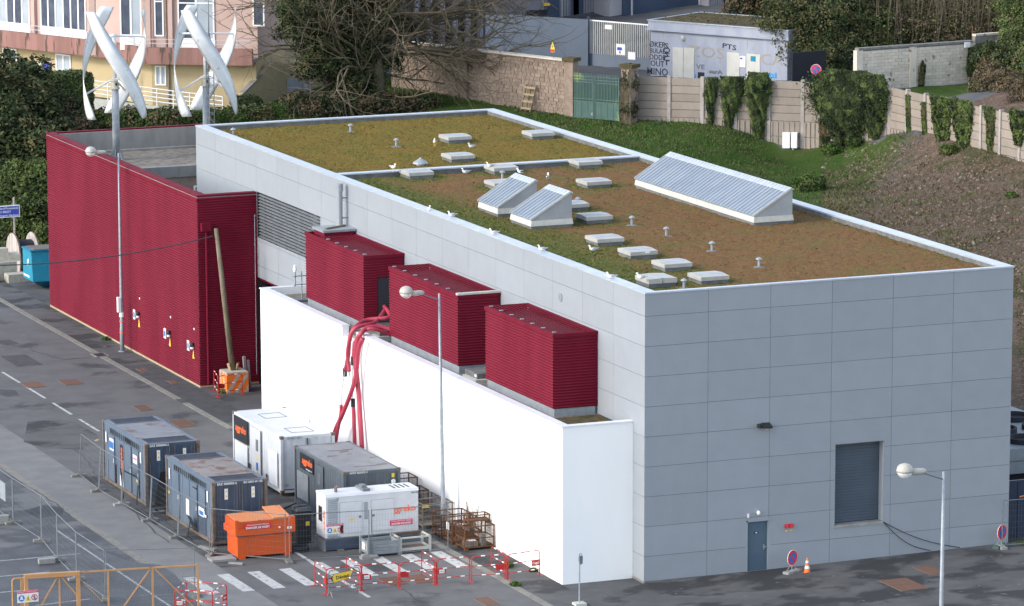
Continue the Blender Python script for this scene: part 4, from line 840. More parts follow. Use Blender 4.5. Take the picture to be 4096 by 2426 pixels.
def container(lab, x0, y0, w, ln, h, zb, wall, side, roof, frame, kind):
    t = thing('generator_container', lab, 'container', (x0, y0, 0)); z0, z1 = zb, zb+h
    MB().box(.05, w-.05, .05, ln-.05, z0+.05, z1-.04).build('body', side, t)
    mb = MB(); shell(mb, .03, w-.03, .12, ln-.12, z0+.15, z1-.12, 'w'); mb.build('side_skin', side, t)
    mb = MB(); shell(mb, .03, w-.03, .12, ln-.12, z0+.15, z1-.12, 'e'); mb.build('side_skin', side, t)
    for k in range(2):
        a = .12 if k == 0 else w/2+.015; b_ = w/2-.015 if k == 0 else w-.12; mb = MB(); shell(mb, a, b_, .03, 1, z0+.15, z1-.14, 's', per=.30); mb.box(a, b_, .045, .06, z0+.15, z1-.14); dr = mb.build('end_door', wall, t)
        for xx in (a+.10, b_-.10): MB().tube([(xx, .015, z0+.1), (xx, .015, z1-.1)], .014, 6).build('lock_rod', frame, dr)
    for xx in (.05, w-.05):
        for yy in (.05, ln-.05): MB().box(xx-.06, xx+.06, yy-.06, yy+.06, z0, z1).build('corner_post', frame, t)
    for xx in (.06, w-.06):
        for yy in (.06, ln-.06):
            for zz in (z0, z1-.11): MB().box(xx-.08, xx+.08, yy-.08, yy+.08, zz-.005, zz+.115).build('corner_casting', 'edge_rust', t)
    for xx in (.05, w-.05): MB().box(xx-.05, xx+.05, .115, ln-.115, z1-.12, z1-.01).build('top_rail', side, t); MB().box(xx-.045, xx+.045, .115, ln-.115, z0, z0+.15).build('bottom_rail', frame, t)
    for yy in (.05, ln-.05): MB().box(.115, w-.115, yy-.045, yy+.045, z1-.14, z1-.01).build('header', wall, t); MB().box(.115, w-.115, yy-.04, yy+.04, z0, z0+.15).build('sill', frame, t)
    MB().box(.10, w-.10, .10, ln-.10, z1-.05, z1-.015).build('roof', roof, t)
    mb = MB()
    for yy in (.3, ln-.5): mb.box(.1, w-.1, yy, yy+.2, 0, z0)
    if zb > .1: mb.build('sleeper', 'wood', t)
    if kind == 'blue':
        for (a, b_) in ((.28, 1.18), (ln-1.18, ln-.28)):
            MB().box(.22, w-.22, a, b_, z1-.03, z1-.012).build('exhaust_grille', 'dark_grille', t); mb = MB()
            for (p, q, r_, s) in ((.18, w-.18, a-.04, a), (.18, w-.18, b_, b_+.04), (.18, .22, a, b_), (w-.22, w-.18, a, b_)): mb.box(p, q, r_, s, z1-.03, z1+.015)
            for k in range(1, 9): yy = a+k*(b_-a)/9; mb.box(.22, w-.22, yy-.008, yy+.008, z1-.02, z1-.004)
            mb.build('grille_frame', side, t)
        mb = MB()
        for k in range(16): yy = .9+k*(ln-1.8)/16; mb.box(-.006, .0, yy, yy+.09, z1-.40, z1-.18)
        mb.build('ventilation_slots', 'black', t, kind='stuff')
        for k, (a, b_) in enumerate(((.9, 1.75), (1.95, 2.85), (2.9, 3.75), (4.3, 5.1))):
            dr = MB().box(-.02, .03, a, b_, z0+.18, z1-.45).build('side_door', side, t); MB().box(-.035, -.02, a+.06, a+.10, z0+1.0, z0+1.18).build('latch', 'decal_white', dr)
        for a, b_, c, d in ((.55, .70, z1-.9, z1-.45), (ln-.55, ln-.42, z1-.9, z1-.45)): plate_left(t, 'warning_label', a, b_, c, d, -.004, 'decal_white')
        for k in range(2):
            xx = (.58, 1.72)[k]; MB().box(xx-.07, xx+.07, -.002, .006, z1-.72, z1-.28).build('warning_label', 'decal_white', t); MB().extr([(xx-.05, -.006, z1-.62), (xx+.05, -.006, z1-.62), (xx, -.006, z1-.52)], (0, .003, 0)).build('warning_triangle', 'decal_yellow', t); MB().extr([(xx-.05, -.006, z1-.42), (xx+.05, -.006, z1-.42), (xx, -.006, z1-.33)], (0, .003, 0)).build('warning_triangle', 'decal_yellow', t)
    return t
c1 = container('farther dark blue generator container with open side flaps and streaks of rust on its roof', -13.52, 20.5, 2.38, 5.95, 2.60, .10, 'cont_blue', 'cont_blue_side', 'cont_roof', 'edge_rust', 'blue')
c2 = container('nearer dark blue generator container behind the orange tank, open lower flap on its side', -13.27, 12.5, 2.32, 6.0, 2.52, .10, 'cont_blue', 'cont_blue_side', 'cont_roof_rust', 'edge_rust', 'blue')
text('EAZ 3000004-2', .13, mx_front(.62, -.004, 2.62), 'decal_white', c1, bold=.002); text('EAZ 3000003-2', .13, mx_front(.62, -.004, 2.54), 'decal_white', c2, bold=.002); text('BG 2003 60 135', .12, mx_front(1.72, -.004, 2.54), 'decal_white', c2, bold=.002)
plate_left(c1, 'blue_notice', 4.35, 4.9, 1.6, 2.1, -.022, 'decal_white'); plate_left(c1, 'blue_notice', 4.38, 4.87, 1.68, 1.98, -.031, 'decal_blue'); plate_left(c1, 'black_strip', 3.02, 3.42, .75, 2.1, -.021, 'logo_black')
text('aggreko', .34, Matrix(((0,0,-1,-.034), (0,1,0,3.22), (1,0,0,1.45), (0,0,0,1))), 'decal_orange', c1, bold=.006); plate_left(c1, 'white_notice', 3.02, 3.5, .30, .74, -.021, 'decal_white'); plate_left(c1, 'white_notice', 1.1, 1.62, 1.65, 2.0, -.021, 'decal_white'); plate_left(c1, 'red_mark', 1.15, 1.55, 1.82, 1.88, -.03, 'decal_pink')
for (a, b_) in ((.9, 1.7), (4.2, 5.2)): MB().box(-.012, .04, a, b_, .25, 1.05).build('opening', 'black', c1)
MB().extr([(-.02, .95, 1.08), (-.02, 1.75, 1.08), (-.60, 1.75, 1.42), (-.60, .95, 1.42)], (0, 0, .03)).build('open_flap', 'ind_dark', c1); MB().bar((-.55, 1.7, 1.4), (-.45, 1.72, .1), .04).build('flap_stay', 'black', c1)
MB().extr([(.35, -.02, .12), (2.25, -.02, .12), (2.25, -.02, 1.5), (.65, -.02, 1.5)], (0, .03, 0)).build('dark_cover', 'black', c1); plate_left(c1, 'yellow_label', 1.0, 1.2, .9, 1.0, -.03, 'decal_yellow')
plate_left(c2, 'yellow_label', 5.5, 5.7, 1.1, 1.2, -.006, 'decal_yellow'); plate_left(c2, 'white_notice', 2.9, 3.3, .7, 1.35, -.03, 'decal_white'); plate_left(c2, 'white_notice', 1.05, 1.7, 1.0, 1.35, -.022, 'decal_white'); plate_left(c2, 'white_label', .75, 1.0, 1.05, 1.15, -.022, 'decal_white'); plate_left(c2, 'blue_print', 1.12, 1.6, 1.05, 1.22, -.03, 'decal_blue')
MB().box(-.022, .03, .95, 1.75, .28, 1.4).build('lower_door', 'cont_blue', c2); MB().extr([(-.02, 1.9, .22), (-.02, 2.5, .22), (-.30, 2.4, .85), (-.30, 1.9, .85)], (0, 0, .03)).build('open_flap', 'ind_dark', c2); MB().bar((-.28, 2.0, .8), (-.42, 2.0, .02), .04).build('flap_stay', 'black', c2)
MB().bar((-.02, 1.95, 2.0), (-.02, 2.4, 2.0), .05, .05).build('door_bar', 'black', c2)
# white container
c3 = container('tall white generator container with a black logo board and two louvred panels', -7.62, 20.3, 2.40, 6.2, 2.42, .18, 'cont_white', 'cont_white', 'cont_white', 'cont_white', 'white')
zt = 2.60
plate_left(c3, 'logo_board', 4.15, 6.0, 1.45, 2.5, -.035, 'logo_black'); text('aggreko', .44, mx_left(-.046, 5.05, 2.0), 'decal_orange', c3, bold=.01); louvre(c3, 4.2, 5.85, .35, 1.4, -.035, 'cont_white', 14); louvre(c3, .35, 1.45, .4, 1.85, -.035, 'cont_white', 16)
dr = plate_left(c3, 'side_door', 2.5, 3.65, .35, 2.4, -.035, 'cont_white', .02); plate_left(dr, 'door_window', 2.75, 3.05, 1.45, 1.95, -.056, 'galva_dark'); plate_left(c3, 'door_rebate', 2.46, 2.49, .3, 2.42, -.036, 'galva'); plate_left(c3, 'door_rebate', 3.66, 3.69, .3, 2.42, -.036, 'galva')
MB().extr([(-.058, 2.78, 1.05), (-.058, 3.02, 1.05), (-.058, 2.9, 1.32)], (.003, 0, 0)).build('warning_triangle', 'decal_yellow', c3); plate_left(c3, 'pictogram', 2.78, 3.02, .62, .95, -.056, 'decal_blue'); plate_left(c3, 'yellow_label', 2.8, 3.0, .4, .58, -.056, 'decal_yellow')
plate_left(c3, 'vent_opening', 3.9, 4.1, .42, .72, -.035, 'black'); plate_left(c3, 'vent_opening', 1.65, 1.85, .38, .68, -.035, 'black')
for (yy, n_) in ((4.1, 0), (.7, 1)):
    mb = MB()
    for (p, q, r_, s) in ((.75, 1.75, yy, yy+.03), (.75, 1.75, yy+1.0, yy+1.03), (.75, .78, yy, yy+1.0), (1.72, 1.75, yy, yy+1.0)): mb.box(p, q, r_, s, zt-.014, zt-.002)
    mb.build('roof_hatch_seam', 'galva_dark', c3)
MB().box(.12, 2.28, -.004, .0, .3, .34).build('door_edge', 'joint_dark', c3); MB().box(1.185, 1.215, -.01, .02, .32, 2.46).build('door_gap', 'joint_dark', c3); text('GENSET 2011', .12, mx_front(.6, -.004, 2.51), 'galva_dark', c3); MB().box(.09, .12, .0, .03, .32, 2.46).build('door_gap', 'joint_dark', c3); MB().tube([(2.2, 2.5, 2.58), (2.2, 2.5, 2.9), (2.35, 2.5, 2.9)], .02, 5).build('roof_pipe', 'galva', c3)
plate_left(c3, 'corner_board', -.02, .02, .5, 1.9, 1.86, 'logo_black'); text('CE', .14, mx_front(.25, -.004, .5), 'galva_dark', c3)
# grey container
c4 = container('slate grey generator container with an orange lettered black board, weeds of rust on the roof', -7.60, 12.75, 2.45, 5.9, 2.42, .12, 'cont_grey', 'cont_grey', 'cont_roof', 'cont_grey', 'grey'); zt = 2.54
plate_left(c4, 'logo_board', 3.6, 5.2, 1.75, 2.42, -.004, 'logo_black'); text('aggreko', .38, mx_left(-.014, 4.30, 2.12), 'decal_orange', c4, bold=.01); text('www.aggreko.com', .10, mx_left(-.014, 4.1, 1.83), 'decal_white', c4); louvre(c4, 4.2, 5.55, .45, 1.6, -.006, 'galva_dark', 18)
dr = plate_left(c4, 'side_door', 2.35, 3.3, .3, 2.3, -.01, 'cont_grey', .02); plate_left(dr, 'door_window', 2.65, 3.0, 1.5, 1.95, -.032, 'galva_dark'); plate_left(c4, 'door_rebate', 3.31, 3.35, .3, 2.3, -.01, 'black'); plate_left(c4, 'warning_label', 2.7, 2.95, .8, 1.25, -.031, 'decal_white'); MB().extr([(-.044, 2.73, 1.0), (-.044, 2.92, 1.0), (-.044, 2.82, 1.2)], (.003, 0, 0)).build('warning_triangle', 'decal_yellow', c4)
plate_left(c4, 'vent_opening', 1.7, 1.9, .9, 1.1, -.006, 'black'); MB().lathe((2.15, -.012, 2.0), [(.10, 0), (.10, .012)], 14, 0, 'y').build('round_sticker', 'decal_white', c4); MB().box(2.08, 2.2, -.012, -.002, 2.18, 2.34).build('yellow_tag', 'decal_yellow', c4); MB().box(.75, 1.05, -.02, .02, 1.7, 1.85).build('vent_opening', 'black', c4)
text('AKRF 800402-0', .12, mx_front(.65, -.004, 2.47), 'decal_white', c4)
for (yy, xx) in ((4.3, 1.0), (.9, .8)): MB().box(xx, xx+1.0, yy, yy+1.0, zt-.016, zt+.004).build('roof_hatch', 'cont_roof', c4)
mb = MB()
for k in range(9): a = rng.uniform(.3, 2.0); b_ = rng.uniform(.8, 5.2); s = rng.uniform(.08, .25); mb.prism([(a, b_), (a+s*2, b_+.05), (a+s*2.2, b_+s), (a+.1, b_+s*1.1)], zt-.015, zt-.009)
mb.build('rust_patch', 'steel_cover', c4, kind='stuff')
MB().bar((.35, 0, .05), (.35, 5.9, .05), .14, .11).build('sleeper', 'wood_light', c4)
# white generator set on its dark tank
g = thing('generator_set', 'low white generator set with an orange-red logo on a dark fuel tank base', 'generator', (-9.42, 9.90, 0)); w, d, z0, z1 = 3.97, 1.14, .56, 2.30
MB().box(.02, w-.02, .02, d-.02, z0, z1-.08).build('canopy', 'cont_white', g); MB().extr([(0, 0, z1-.10), (w, 0, z1-.10), (w, .06, z1), (0, .06, z1)], (0, d-.06, 0)).build('canopy_roof', 'cont_white', g)
MB().box(-.01, w+.01, -.01, d+.01, z0-.05, z0).build('base_rail', 'decal_yellow' if False else 'kerb_stone', g); MB().box(0, w, .02, d-.02, .06, z0-.05).build('fuel_tank', 'cont_blue', g)
for xx in (-.06, w): MB().box(xx, xx+.06, -.03, d+.03, .02, .45).build('end_bracket', 'galva_dark', g)
MB().box(.5, .75, -.1, d+.1, .0, .06).build('sleeper', 'wood', g); MB().box(3.2, 3.45, -.1, d+.1, .0, .06).build('sleeper', 'wood', g)
mb = MB()
for k in range(15): z = 1.02+k*.075; mb.extr([(.10, 0.02, z), (.10, -.012, z+.015), (.10, .015, z+.06)], (.42, 0, 0))
for k in range(3): z = .62+k*.07; mb.extr([(.10, 0.02, z), (.10, -.012, z+.015), (.10, .015, z+.055)], (.42, 0, 0))
mb.build('louvre', 'galva', g)
for (a, b_) in ((.62, 1.55), (1.95, 2.90)):
    dr = MB().box(a, b_, -.004, .02, .70, 1.95).build('access_door', 'cont_white', g)
    mb = MB(); 
    for (p, q, r_, s) in ((a-.012, b_+.012, .688, .70), (a-.012, b_+.012, 1.95, 1.962), (a-.012, a, .70, 1.95), (b_, b_+.012, .70, 1.95)): mb.box(p, q, .012, .018, r_, s)
    mb.build('door_gap', 'galva_dark', g); MB().box((b_-.14) if a < 1 else (a+.03), (b_-.04) if a < 1 else (a+.13), -.012, -.004, 1.28, 1.38).build('latch', 'galva_dark', dr)
MB().box(1.65, 1.80, .01, .018, 1.2, 1.9).build('slot_panel', 'galva', g); MB().box(1.0, 1.22, -.008, -.004, 1.22, 1.29).build('yellow_label', 'decal_yellow', g)
text('aggreko', .36, mx_front(3.28, .008, 1.50), 'decal_orange', g, bold=.006); MB().box(2.72, 3.70, -.006, .019, .84, 1.06).build('danger_board', 'decal_pink', g); text('DANGER DE MORT', .095, mx_front(3.21, -.010, .90), 'decal_white', g, bold=.003); text('INSTALLATION SOUS TENSION', .06, mx_front(3.21, -.010, 1.01), 'decal_white', g)
def site_board(t, x, y, z, s=1.0, front=True):      # white board with three round/triangular site symbols
    MB().box(x, x+.72*s, y-.012, y, z, z+.40*s).build('board', 'decal_white', t); MB().box(x, x+.72*s, y-.015, y-.012, z+.31*s, z+.40*s).build('board_header', 'decal_pink', t); text('CHANTIER INTERDIT AU PUBLIC', .045*s, mx_front(x+.36*s, y-.018, z+.355*s), 'decal_white', t)
    MB().lathe((x+.14*s, y-.018, z+.15*s), [(.105*s, 0), (.105*s, .005)], 16, 0, 'y').build('mandatory_symbol', 'decal_blue', t); MB().box(x+.08*s, x+.20*s, y-.022, y-.019, z+.10*s, z+.14*s).lathe((x+.14*s, y-.022, z+.18*s), [(.045*s, 0), (.045*s, .003)], 10, 0, 'y').build('helmet_mark', 'decal_white', t)
    MB().extr([(x+.26*s, y-.018, z+.05*s), (x+.46*s, y-.018, z+.05*s), (x+.36*s, y-.018, z+.25*s)], (0, .005, 0)).build('warning_symbol', 'decal_yellow', t); MB().box(x+.35*s, x+.37*s, y-.023, y-.019, z+.08*s, z+.18*s).build('exclamation', 'black', t)
    r = MB(); n = 20
    for k in range(n):
        a, b_ = 2*math.pi*k/n, 2*math.pi*(k+1)/n; r.bar((x+.58*s+.095*s*math.cos(a), y-.018, z+.15*s+.095*s*math.sin(a)), (x+.58*s+.095*s*math.cos(b_), y-.018, z+.15*s+.095*s*math.sin(b_)), .006, .022*s)
    r.bar((x+.515*s, y-.020, z+.215*s), (x+.645*s, y-.020, z+.085*s), .006, .02*s); r.build('prohibition_ring', 'decal_red', t)
    MB().sph((x+.58*s, y-.016, z+.20*s), .018*s, 8).bar((x+.58*s, y-.016, z+.18*s), (x+.58*s, y-.016, z+.12*s), .02*s).bar((x+.58*s, y-.016, z+.12*s), (x+.55*s, y-.016, z+.07*s), .014*s).bar((x+.58*s, y-.016, z+.12*s), (x+.61*s, y-.016, z+.07*s), .014*s).build('walking_figure', 'black', t)
site_board(g, .03, .008, .72); text('www.aggreko.com', .07, mx_front(.36, .012, .60), 'decal_blue', g); text('GRW302', .08, mx_front(3.8, .012, 2.12), 'logo_black', g)
text('aggreko', .26, Matrix(((0,0,-1,.012), (0,-1,0,.18), (-1,0,0,1.25), (0,0,0,1))), 'decal_orange', g); MB().box(.008, .02, .45, .85, 1.15, 1.75).build('side_window', 'black', g); text('CE', .12, mx_front(.5, .012, 2.1), 'galva_dark', g)
mb = MB()
for k in range(4): mb.box(3.02+k*.20, 3.10+k*.20, .25, .95, z1, z1+.004)
mb.build('roof_slots', 'black', g, kind='stuff'); MB().box(1.65, 1.95, .15, 1.05, z1, z1+.10).box(1.7, 1.9, .4, .75, z1+.10, z1+.2).build('exhaust_box', 'galva_dark', g); MB().tube([(.62, .5, z1), (.62, .5, z1+.16), (.70, .5, z1+.22)], .07, 8).build('exhaust_pipe', 'edge_rust', g)
# black cable distribution box, coils of cable
t = thing('distribution_box', 'tall black distribution box squeezed between the grey container and the white generator', 'electrical box', (-10.05, 11.6, 0)); MB().box(0, .62, 0, .55, .06, 1.35).build('case', 'black', t)
MB().box(.40, .56, -.008, 0, .75, .92).build('warning_label', 'decal_yellow', t); MB().tube([(0.02, 0, 1.35), (.02, 0, 1.5), (.60, 0, 1.5), (.60, 0, 1.35)], .015, 5).tube([(.02, .5, 1.35), (.02, .5, 1.5), (.60, .5, 1.5), (.60, .5, 1.35)], .015, 5).build('handle', 'galva_dark', t); MB().box(.05, .57, -.006, 0, .2, .62).build('socket_panel', 'ind_dark', t)
def cable_heap(lab, cx, cy, n, rx, ry, h):
    mb = MB()
    for k in range(n):
        a = rng.uniform(.7, 1.1); z = .03+h*k/n; ph = rng.uniform(0, 6.28); ox, oy = rng.uniform(-.12, .12, 2); pts = []
        for i in range(17): th = ph+2*math.pi*i/16; pts.append((cx+ox+rx*a*math.cos(th)*(1+.06*math.sin(3*th)), cy+oy+ry*a*math.sin(th), z+.02*math.sin(5*th)))
        mb.tube(pts, .022, 5)
    tag(mb.build('cable_coil', 'cable_black'), lab, 'cable coil', 'coils of black cable between the containers')
cable_heap('high heap of coiled black cable beside the black distribution box', -10.35, 13.1, 22, .85, .9, .75); cable_heap('flat coil of black cable between the two blue containers', -12.9, 19.5, 7, .6, .45, .1); cable_heap('low coil of black cable at the foot of the distribution box', -10.3, 10.7, 6, .5, .5, .12)
for k, pts in enumerate(([(-13.7, 21, .9), (-13.85, 20.8, .05), (-13.9, 19.3, .03), (-13.6, 18.0, .03), (-13.75, 16, .03), (-13.6, 14.2, .5)], [(-13.6, 19.6, .03), (-13.8, 18.4, .03), (-13.65, 15.0, .03), (-13.9, 12.6, .03), (-13.4, 11.6, .03)], [(-11.0, 20, .03), (-10.3, 17.5, .03), (-9.6, 15.5, .03), (-9.9, 13.5, .03)], [(-5.0, 20.6, .03), (-6.8, 19.6, .03), (-8.6, 17.8, .03), (-9.4, 14.4, .03)])):
    tag(MB().tube(pts, .03, 5).build('power_cable', 'cable_black'), ['black cable dropping from the far blue container flap along its side', 'black cable lying along the foot of the near blue container', 'black cable on the tarmac between blue and grey containers', 'black cable curving on the ground behind the grey container'][k], 'cable', 'loose power cables on the tarmac')
# orange tank
t = thing('fuel_tank', 'orange steel fuel tank with a red danger board in the corner of the fence', 'tank', (-13.15, 9.95, 0)); w, d = 2.38, 1.35
MB().box(.06, w-.06, .05, d-.05, .10, .92).build('lower_tank', 'orange', t); MB().box(-.06, w+.06, -.07, d+.05, .97, 1.24).build('upper_tank', 'orange', t); MB().box(.02, w-.02, .0, d-.02, .92, .97).build('seam', 'cont_blue', t)
MB().extr([(.0, .0, 1.24), (.0, .0, 1.50), (.0, d, 1.56), (.0, d, 1.24)], (w, 0, 0)).build('top_box', 'orange', t); MB().extr([(.05, .02, 1.508), (.05, d-.02, 1.568), (.05, d-.02, 1.60), (.05, .02, 1.53)], (w-.1, 0, 0)).build('lid', 'orange_top', t); MB().extr([(1.55, .0, 1.54), (2.28, .0, 1.54), (2.28, d, 1.72), (1.55, d, 1.72)], (0, 0, .05)).build('raised_lid', 'orange_top', t)
for xx in (-.06, w-.10): MB().box(xx, xx+.16, -.05, .15, 1.24, 1.58).build('lifting_lug', 'orange', t)
for xx in (.15, w-.35): MB().box(xx, xx+.22, .0, d, 0, .10).build('skid', 'orange', t)
MB().box(.32, 1.42, -.085, -.072, 1.20, 1.44).build('danger_board', 'decal_red', t); text('DANGER DE MORT', .115, mx_front(.87, -.09, 1.265), 'decal_white', t, bold=.003); text('INSTALLATION SOUS TENSION', .065, mx_front(.87, -.09, 1.38), 'decal_white', t)
MB().extr([(1.78, -.075, 1.12), (1.86, -.075, 1.20), (1.78, -.075, 1.28), (1.70, -.075, 1.20)][::1], (0, .004, 0)).build('hazard_diamond', 'decal_red', t); MB().extr([(1.78, -.078, 1.145), (1.835, -.078, 1.20), (1.78, -.078, 1.255), (1.725, -.078, 1.20)], (0, .003, 0)).build('diamond_centre', 'decal_white', t); MB().box(2.1, 2.3, -.076, -.071, 1.10, 1.20).build('label_plate', 'decal_white', t)
t = thing('concrete_slab', 'pale concrete slab lying under the corner of the orange tank', 'slab', (-13.75, 9.95, 0)); MB().box(-.45, .55, -.1, .55, .01, .10).build('slab', 'concrete', t); MB().bar((.1, -.5, .05), (.55, -.9, .05), .15, .06).build('offcut', 'concrete', t)
t = thing('timber_beam', 'short pale beam lying at the corner of the near blue container', 'beam', (-13.7, 12.1, .06)); MB().bar((-.15, .4, .03), (.2, -.5, .03), .14, .1).build('beam', 'concrete', t)
# wire and steel stillages
def cage(lab, x, y, w, d, h, zb, mat, rail=True, rz=0, wire=.12, name='wire_cage', group='wire cages stacked by the white wall'):
    t = thing(name, lab, 'wire cage', (x, y, zb), rz, group); r = .045
    for (a, b_) in ((0, 0), (w, 0), (w, d), (0, d)): MB().box(a-r/2, a+r/2, b_-r/2, b_+r/2, 0, h).build('corner_post', mat, t)
    for z in ((.14, h/2, h) if rail else (.14, h)):
        for (p, q) in (((0, 0), (w, 0)), ((w, 0), (w, d)), ((w, d), (0, d)), ((0, d), (0, 0))): MB().bar((*p, z), (*q, z), r*.9).build('rail', mat, t)
    MB().box(0, w, 0, d, .10, .13).build('floor', mat, t)
    for (a, b_) in ((0, 0), (w-.15, 0), (0, d-.12), (w-.15, d-.12)): MB().box(a, a+.15, b_, b_+.12, 0, .10).build('foot', mat, t)
    mb = MB(); q = .007
    for s in (0, 1):
        for k in range(1, int(w/wire)): mb.box(k*wire-q/2, k*wire+q/2, s*d-q/2, s*d+q/2, .15, h-.02)
        for k in range(1, int(d/wire)): mb.box(s*w-q/2, s*w+q/2, k*wire-q/2, k*wire+q/2, .15, h-.02)
        for k in range(1, int((h-.15)/wire)): z = .15+k*wire; mb.box(0, w, s*d-q/2, s*d+q/2, z-q/2, z+q/2); mb.box(s*w-q/2, s*w+q/2, 0, d, z-q/2, z+q/2)
    mb.build('wire_mesh', mat, t, kind='stuff'); return t
ca1 = cage('rusty open wire cage nearest the red barriers, holding a small box and papers', -4.27, 7.9, 1.25, .92, .98, 0, 'rust_cage')
MB().box(.12, .62, .15, .6, .13, .33).build('box_inside', 'cage_grey', ca1); MB().box(.75, .95, .1, .3, .13, .62).build('block_inside', 'concrete_dark', ca1); MB().box(.3, .6, .2, .5, .335, .345).build('paper', 'decal_white', ca1)
ca2 = cage('rusty wire cage second from the barriers with a white label', -4.30, 9.15, 1.25, .95, .95, 0, 'rust_cage'); MB().box(-.03, -.024, .3, .6, .55, .85).build('label_card', 'decal_white', ca2)
cage('brown wire cage third from the barriers beside the lamp foot', -4.32, 10.3, 1.25, .95, .98, 0, 'rust_cage'); ca4 = cage('greyer wire cage with a yellow strap, left of the lamp post', -4.35, 12.3, 1.3, 1.0, 1.02, 0, 'cage_grey'); MB().box(-.03, .28, -.035, -.024, .88, 1.0).build('yellow_strap', 'decal_yellow', ca4)
cage('grey wire cage behind the yellow strapped one', -4.4, 13.5, 1.3, 1.0, 1.0, 0, 'cage_grey'); cage('dark rusty wire cage half hidden behind the white generator', -4.45, 14.75, 1.3, 1.0, 1.05, 0, 'rust_cage'); cage('dark rusty wire cage farthest back, its top rim showing above the others', -4.45, 16.0, 1.3, 1.0, 1.35, 0, 'rust_cage')
cage('low rusty cage frame leaning above the nearest rusty cage', -3.95, 8.3, .9, .5, .35, .98, 'rust_cage', False)
t = thing('steel_bin', 'low grey galvanised steel stillage box in front of the white generator', 'steel box', (-8.2, 8.35, 0)); w, d, h = 1.30, .85, .62
for k in range(4):
    z = .12+k*.125
    MB().box(.03, w-.03, 0, .035, z, z+.11).build('side_plank', 'box_grey', t); MB().box(.03, w-.03, d-.035, d, z, z+.11).build('side_plank', 'box_grey', t); MB().box(0, .035, .03, d-.03, z, z+.11).build('side_plank', 'box_grey', t); MB().box(w-.035, w, .03, d-.03, z, z+.11).build('side_plank', 'box_grey', t)
for (a, b_) in ((0, 0), (w, 0), (w, d), (0, d)): MB().box(a-.045, a+.045, b_-.045, b_+.045, 0, h+.12).build('corner_post', 'box_grey', t)
MB().box(.03, w-.03, .03, d-.03, .12, .15).build('floor', 'box_grey', t); MB().box(-.004, .0, .2, .5, .22, .52).build('label_card', 'decal_white', t); MB().box(-.056, -.05, .25, .55, .25, .55).build('label_card', 'decal_white', t)
mb = MB()
for k in range(4): mb.tube([(.5+.22*math.cos(a), .42+.16*math.sin(a), .2+.06*k) for a in np.linspace(0, 6.28, 12)], .025, 5)
mb.build('coiled_strap', 'cable_black', t)
t = thing('mesh_stillage', 'low rust stained mesh stillage beside the grey steel box', 'wire box', (-6.78, 8.50, 0)); w, d, h = 1.25, .85, .62
for (a, b_) in ((0, 0), (w, 0), (w, d), (0, d)): MB().box(a-.045, a+.045, b_-.045, b_+.045, 0, h).build('corner_post', 'off_white', t)
for (p, q) in (((0, 0), (w, 0)), ((w, 0), (w, d)), ((w, d), (0, d)), ((0, d), (0, 0))):
    MB().bar((*p, h), (*q, h), .06).build('rail', 'off_white' if p != (w, d) else 'rust_cage', t)
    MB().bar((*p, .16), (*q, .16), .05, .12).build('rail', 'off_white', t)
MB().box(0, w, 0, d, .10, .14).build('floor', 'rusty_patch', t); mb = MB()
for k in range(1, 25): mb.box(k*.05-.003, k*.05+.003, -.003, .003, .2, h-.02); mb.box(k*.05-.003, k*.05+.003, d-.003, d+.003, .2, h-.02)
for k in range(1, 8): mb.box(0, w, -.003, .003, .2+k*.05-.003, .2+k*.05+.003); mb.box(0, w, d-.003, d+.003, .2+k*.05-.003, .2+k*.05+.003)
mb.build('wire_mesh', 'galva_dark', t, kind='stuff')
t = thing('fence_foot', 'broken grey concrete fence foot in front of the grey steel box', 'fence foot', (-8.25, 8.15, 0)); MB().box(-.35, .35, -.15, .15, .0, .13).build('foot', 'concrete', t); MB().box(-.3, -.1, -.1, .1, .13, .2).build('lug', 'concrete', t)
# ---------------------------------------------------------------- temporary mesh fences
def fence(lab, p, q, group, h=1.95, lean=0.0, n0=.05, foot0=True, foot1=False):
    p = Vector((*p, float(gz(*p)))); q = Vector((*q, float(gz(*q)))); d = q-p; L_ = d.length; t = thing('site_fence', lab, 'fence', p, math.atan2(d.y, d.x), group)
    ly = lean; r = .021; z0 = .12; dz = q.z-p.z
    def P(x, z): return (x, ly*z/h, z+dz*x/L_)
    for x in (.04, L_-.04): MB().tube([P(x, .02), P(x, h)], r, 6).build('post', 'galva_dark', t)
    for z in (z0, h-.03): MB().tube([P(.04, z), P(L_-.04, z)], r*.8, 6).build('rail', 'galva_dark', t)
    mb = MB(); k = 1
    n = int(L_/.12)
    for k in range(1, n): x = k*L_/n; mb.bar(P(x, z0), P(x, h-.03), .003)
    for k in range(1, 8): z = z0+k*(h-z0)/8; mb.bar(P(.04, z), P(L_-.04, z), .0034)
    mb.build('wire_mesh', 'galva_dark', t, kind='stuff')
    for x, f in ((.0, foot0), (L_, foot1)):
        if f: mb = MB(); mb.box(x-.12, x+.12, -.34, .34, 0, .11); mb.box(x-.10, x+.10, -.12, .12, .11, .15); mb.build('foot', 'concrete_dark' if random.random() < .6 else 'concrete', t)
FY = [11.1, 14.6, 18.05, 21.45, 24.4, 27.7]; FX = [-13.9, -14.08, -14.15, -14.3, -14.38, -14.25]
nm = ['beside the near blue container door end', 'in front of the near blue container louvres', 'spanning the gap between the two blue containers', 'in front of the far blue container side', 'farthest along the row past the far blue container']
for i in range(5): fence('mesh fence panel on the kerb side %s' % nm[i], (FX[i+1], FY[i+1]), (FX[i], FY[i]), 'mesh fence panels round the generators', lean=.13, h=1.9)
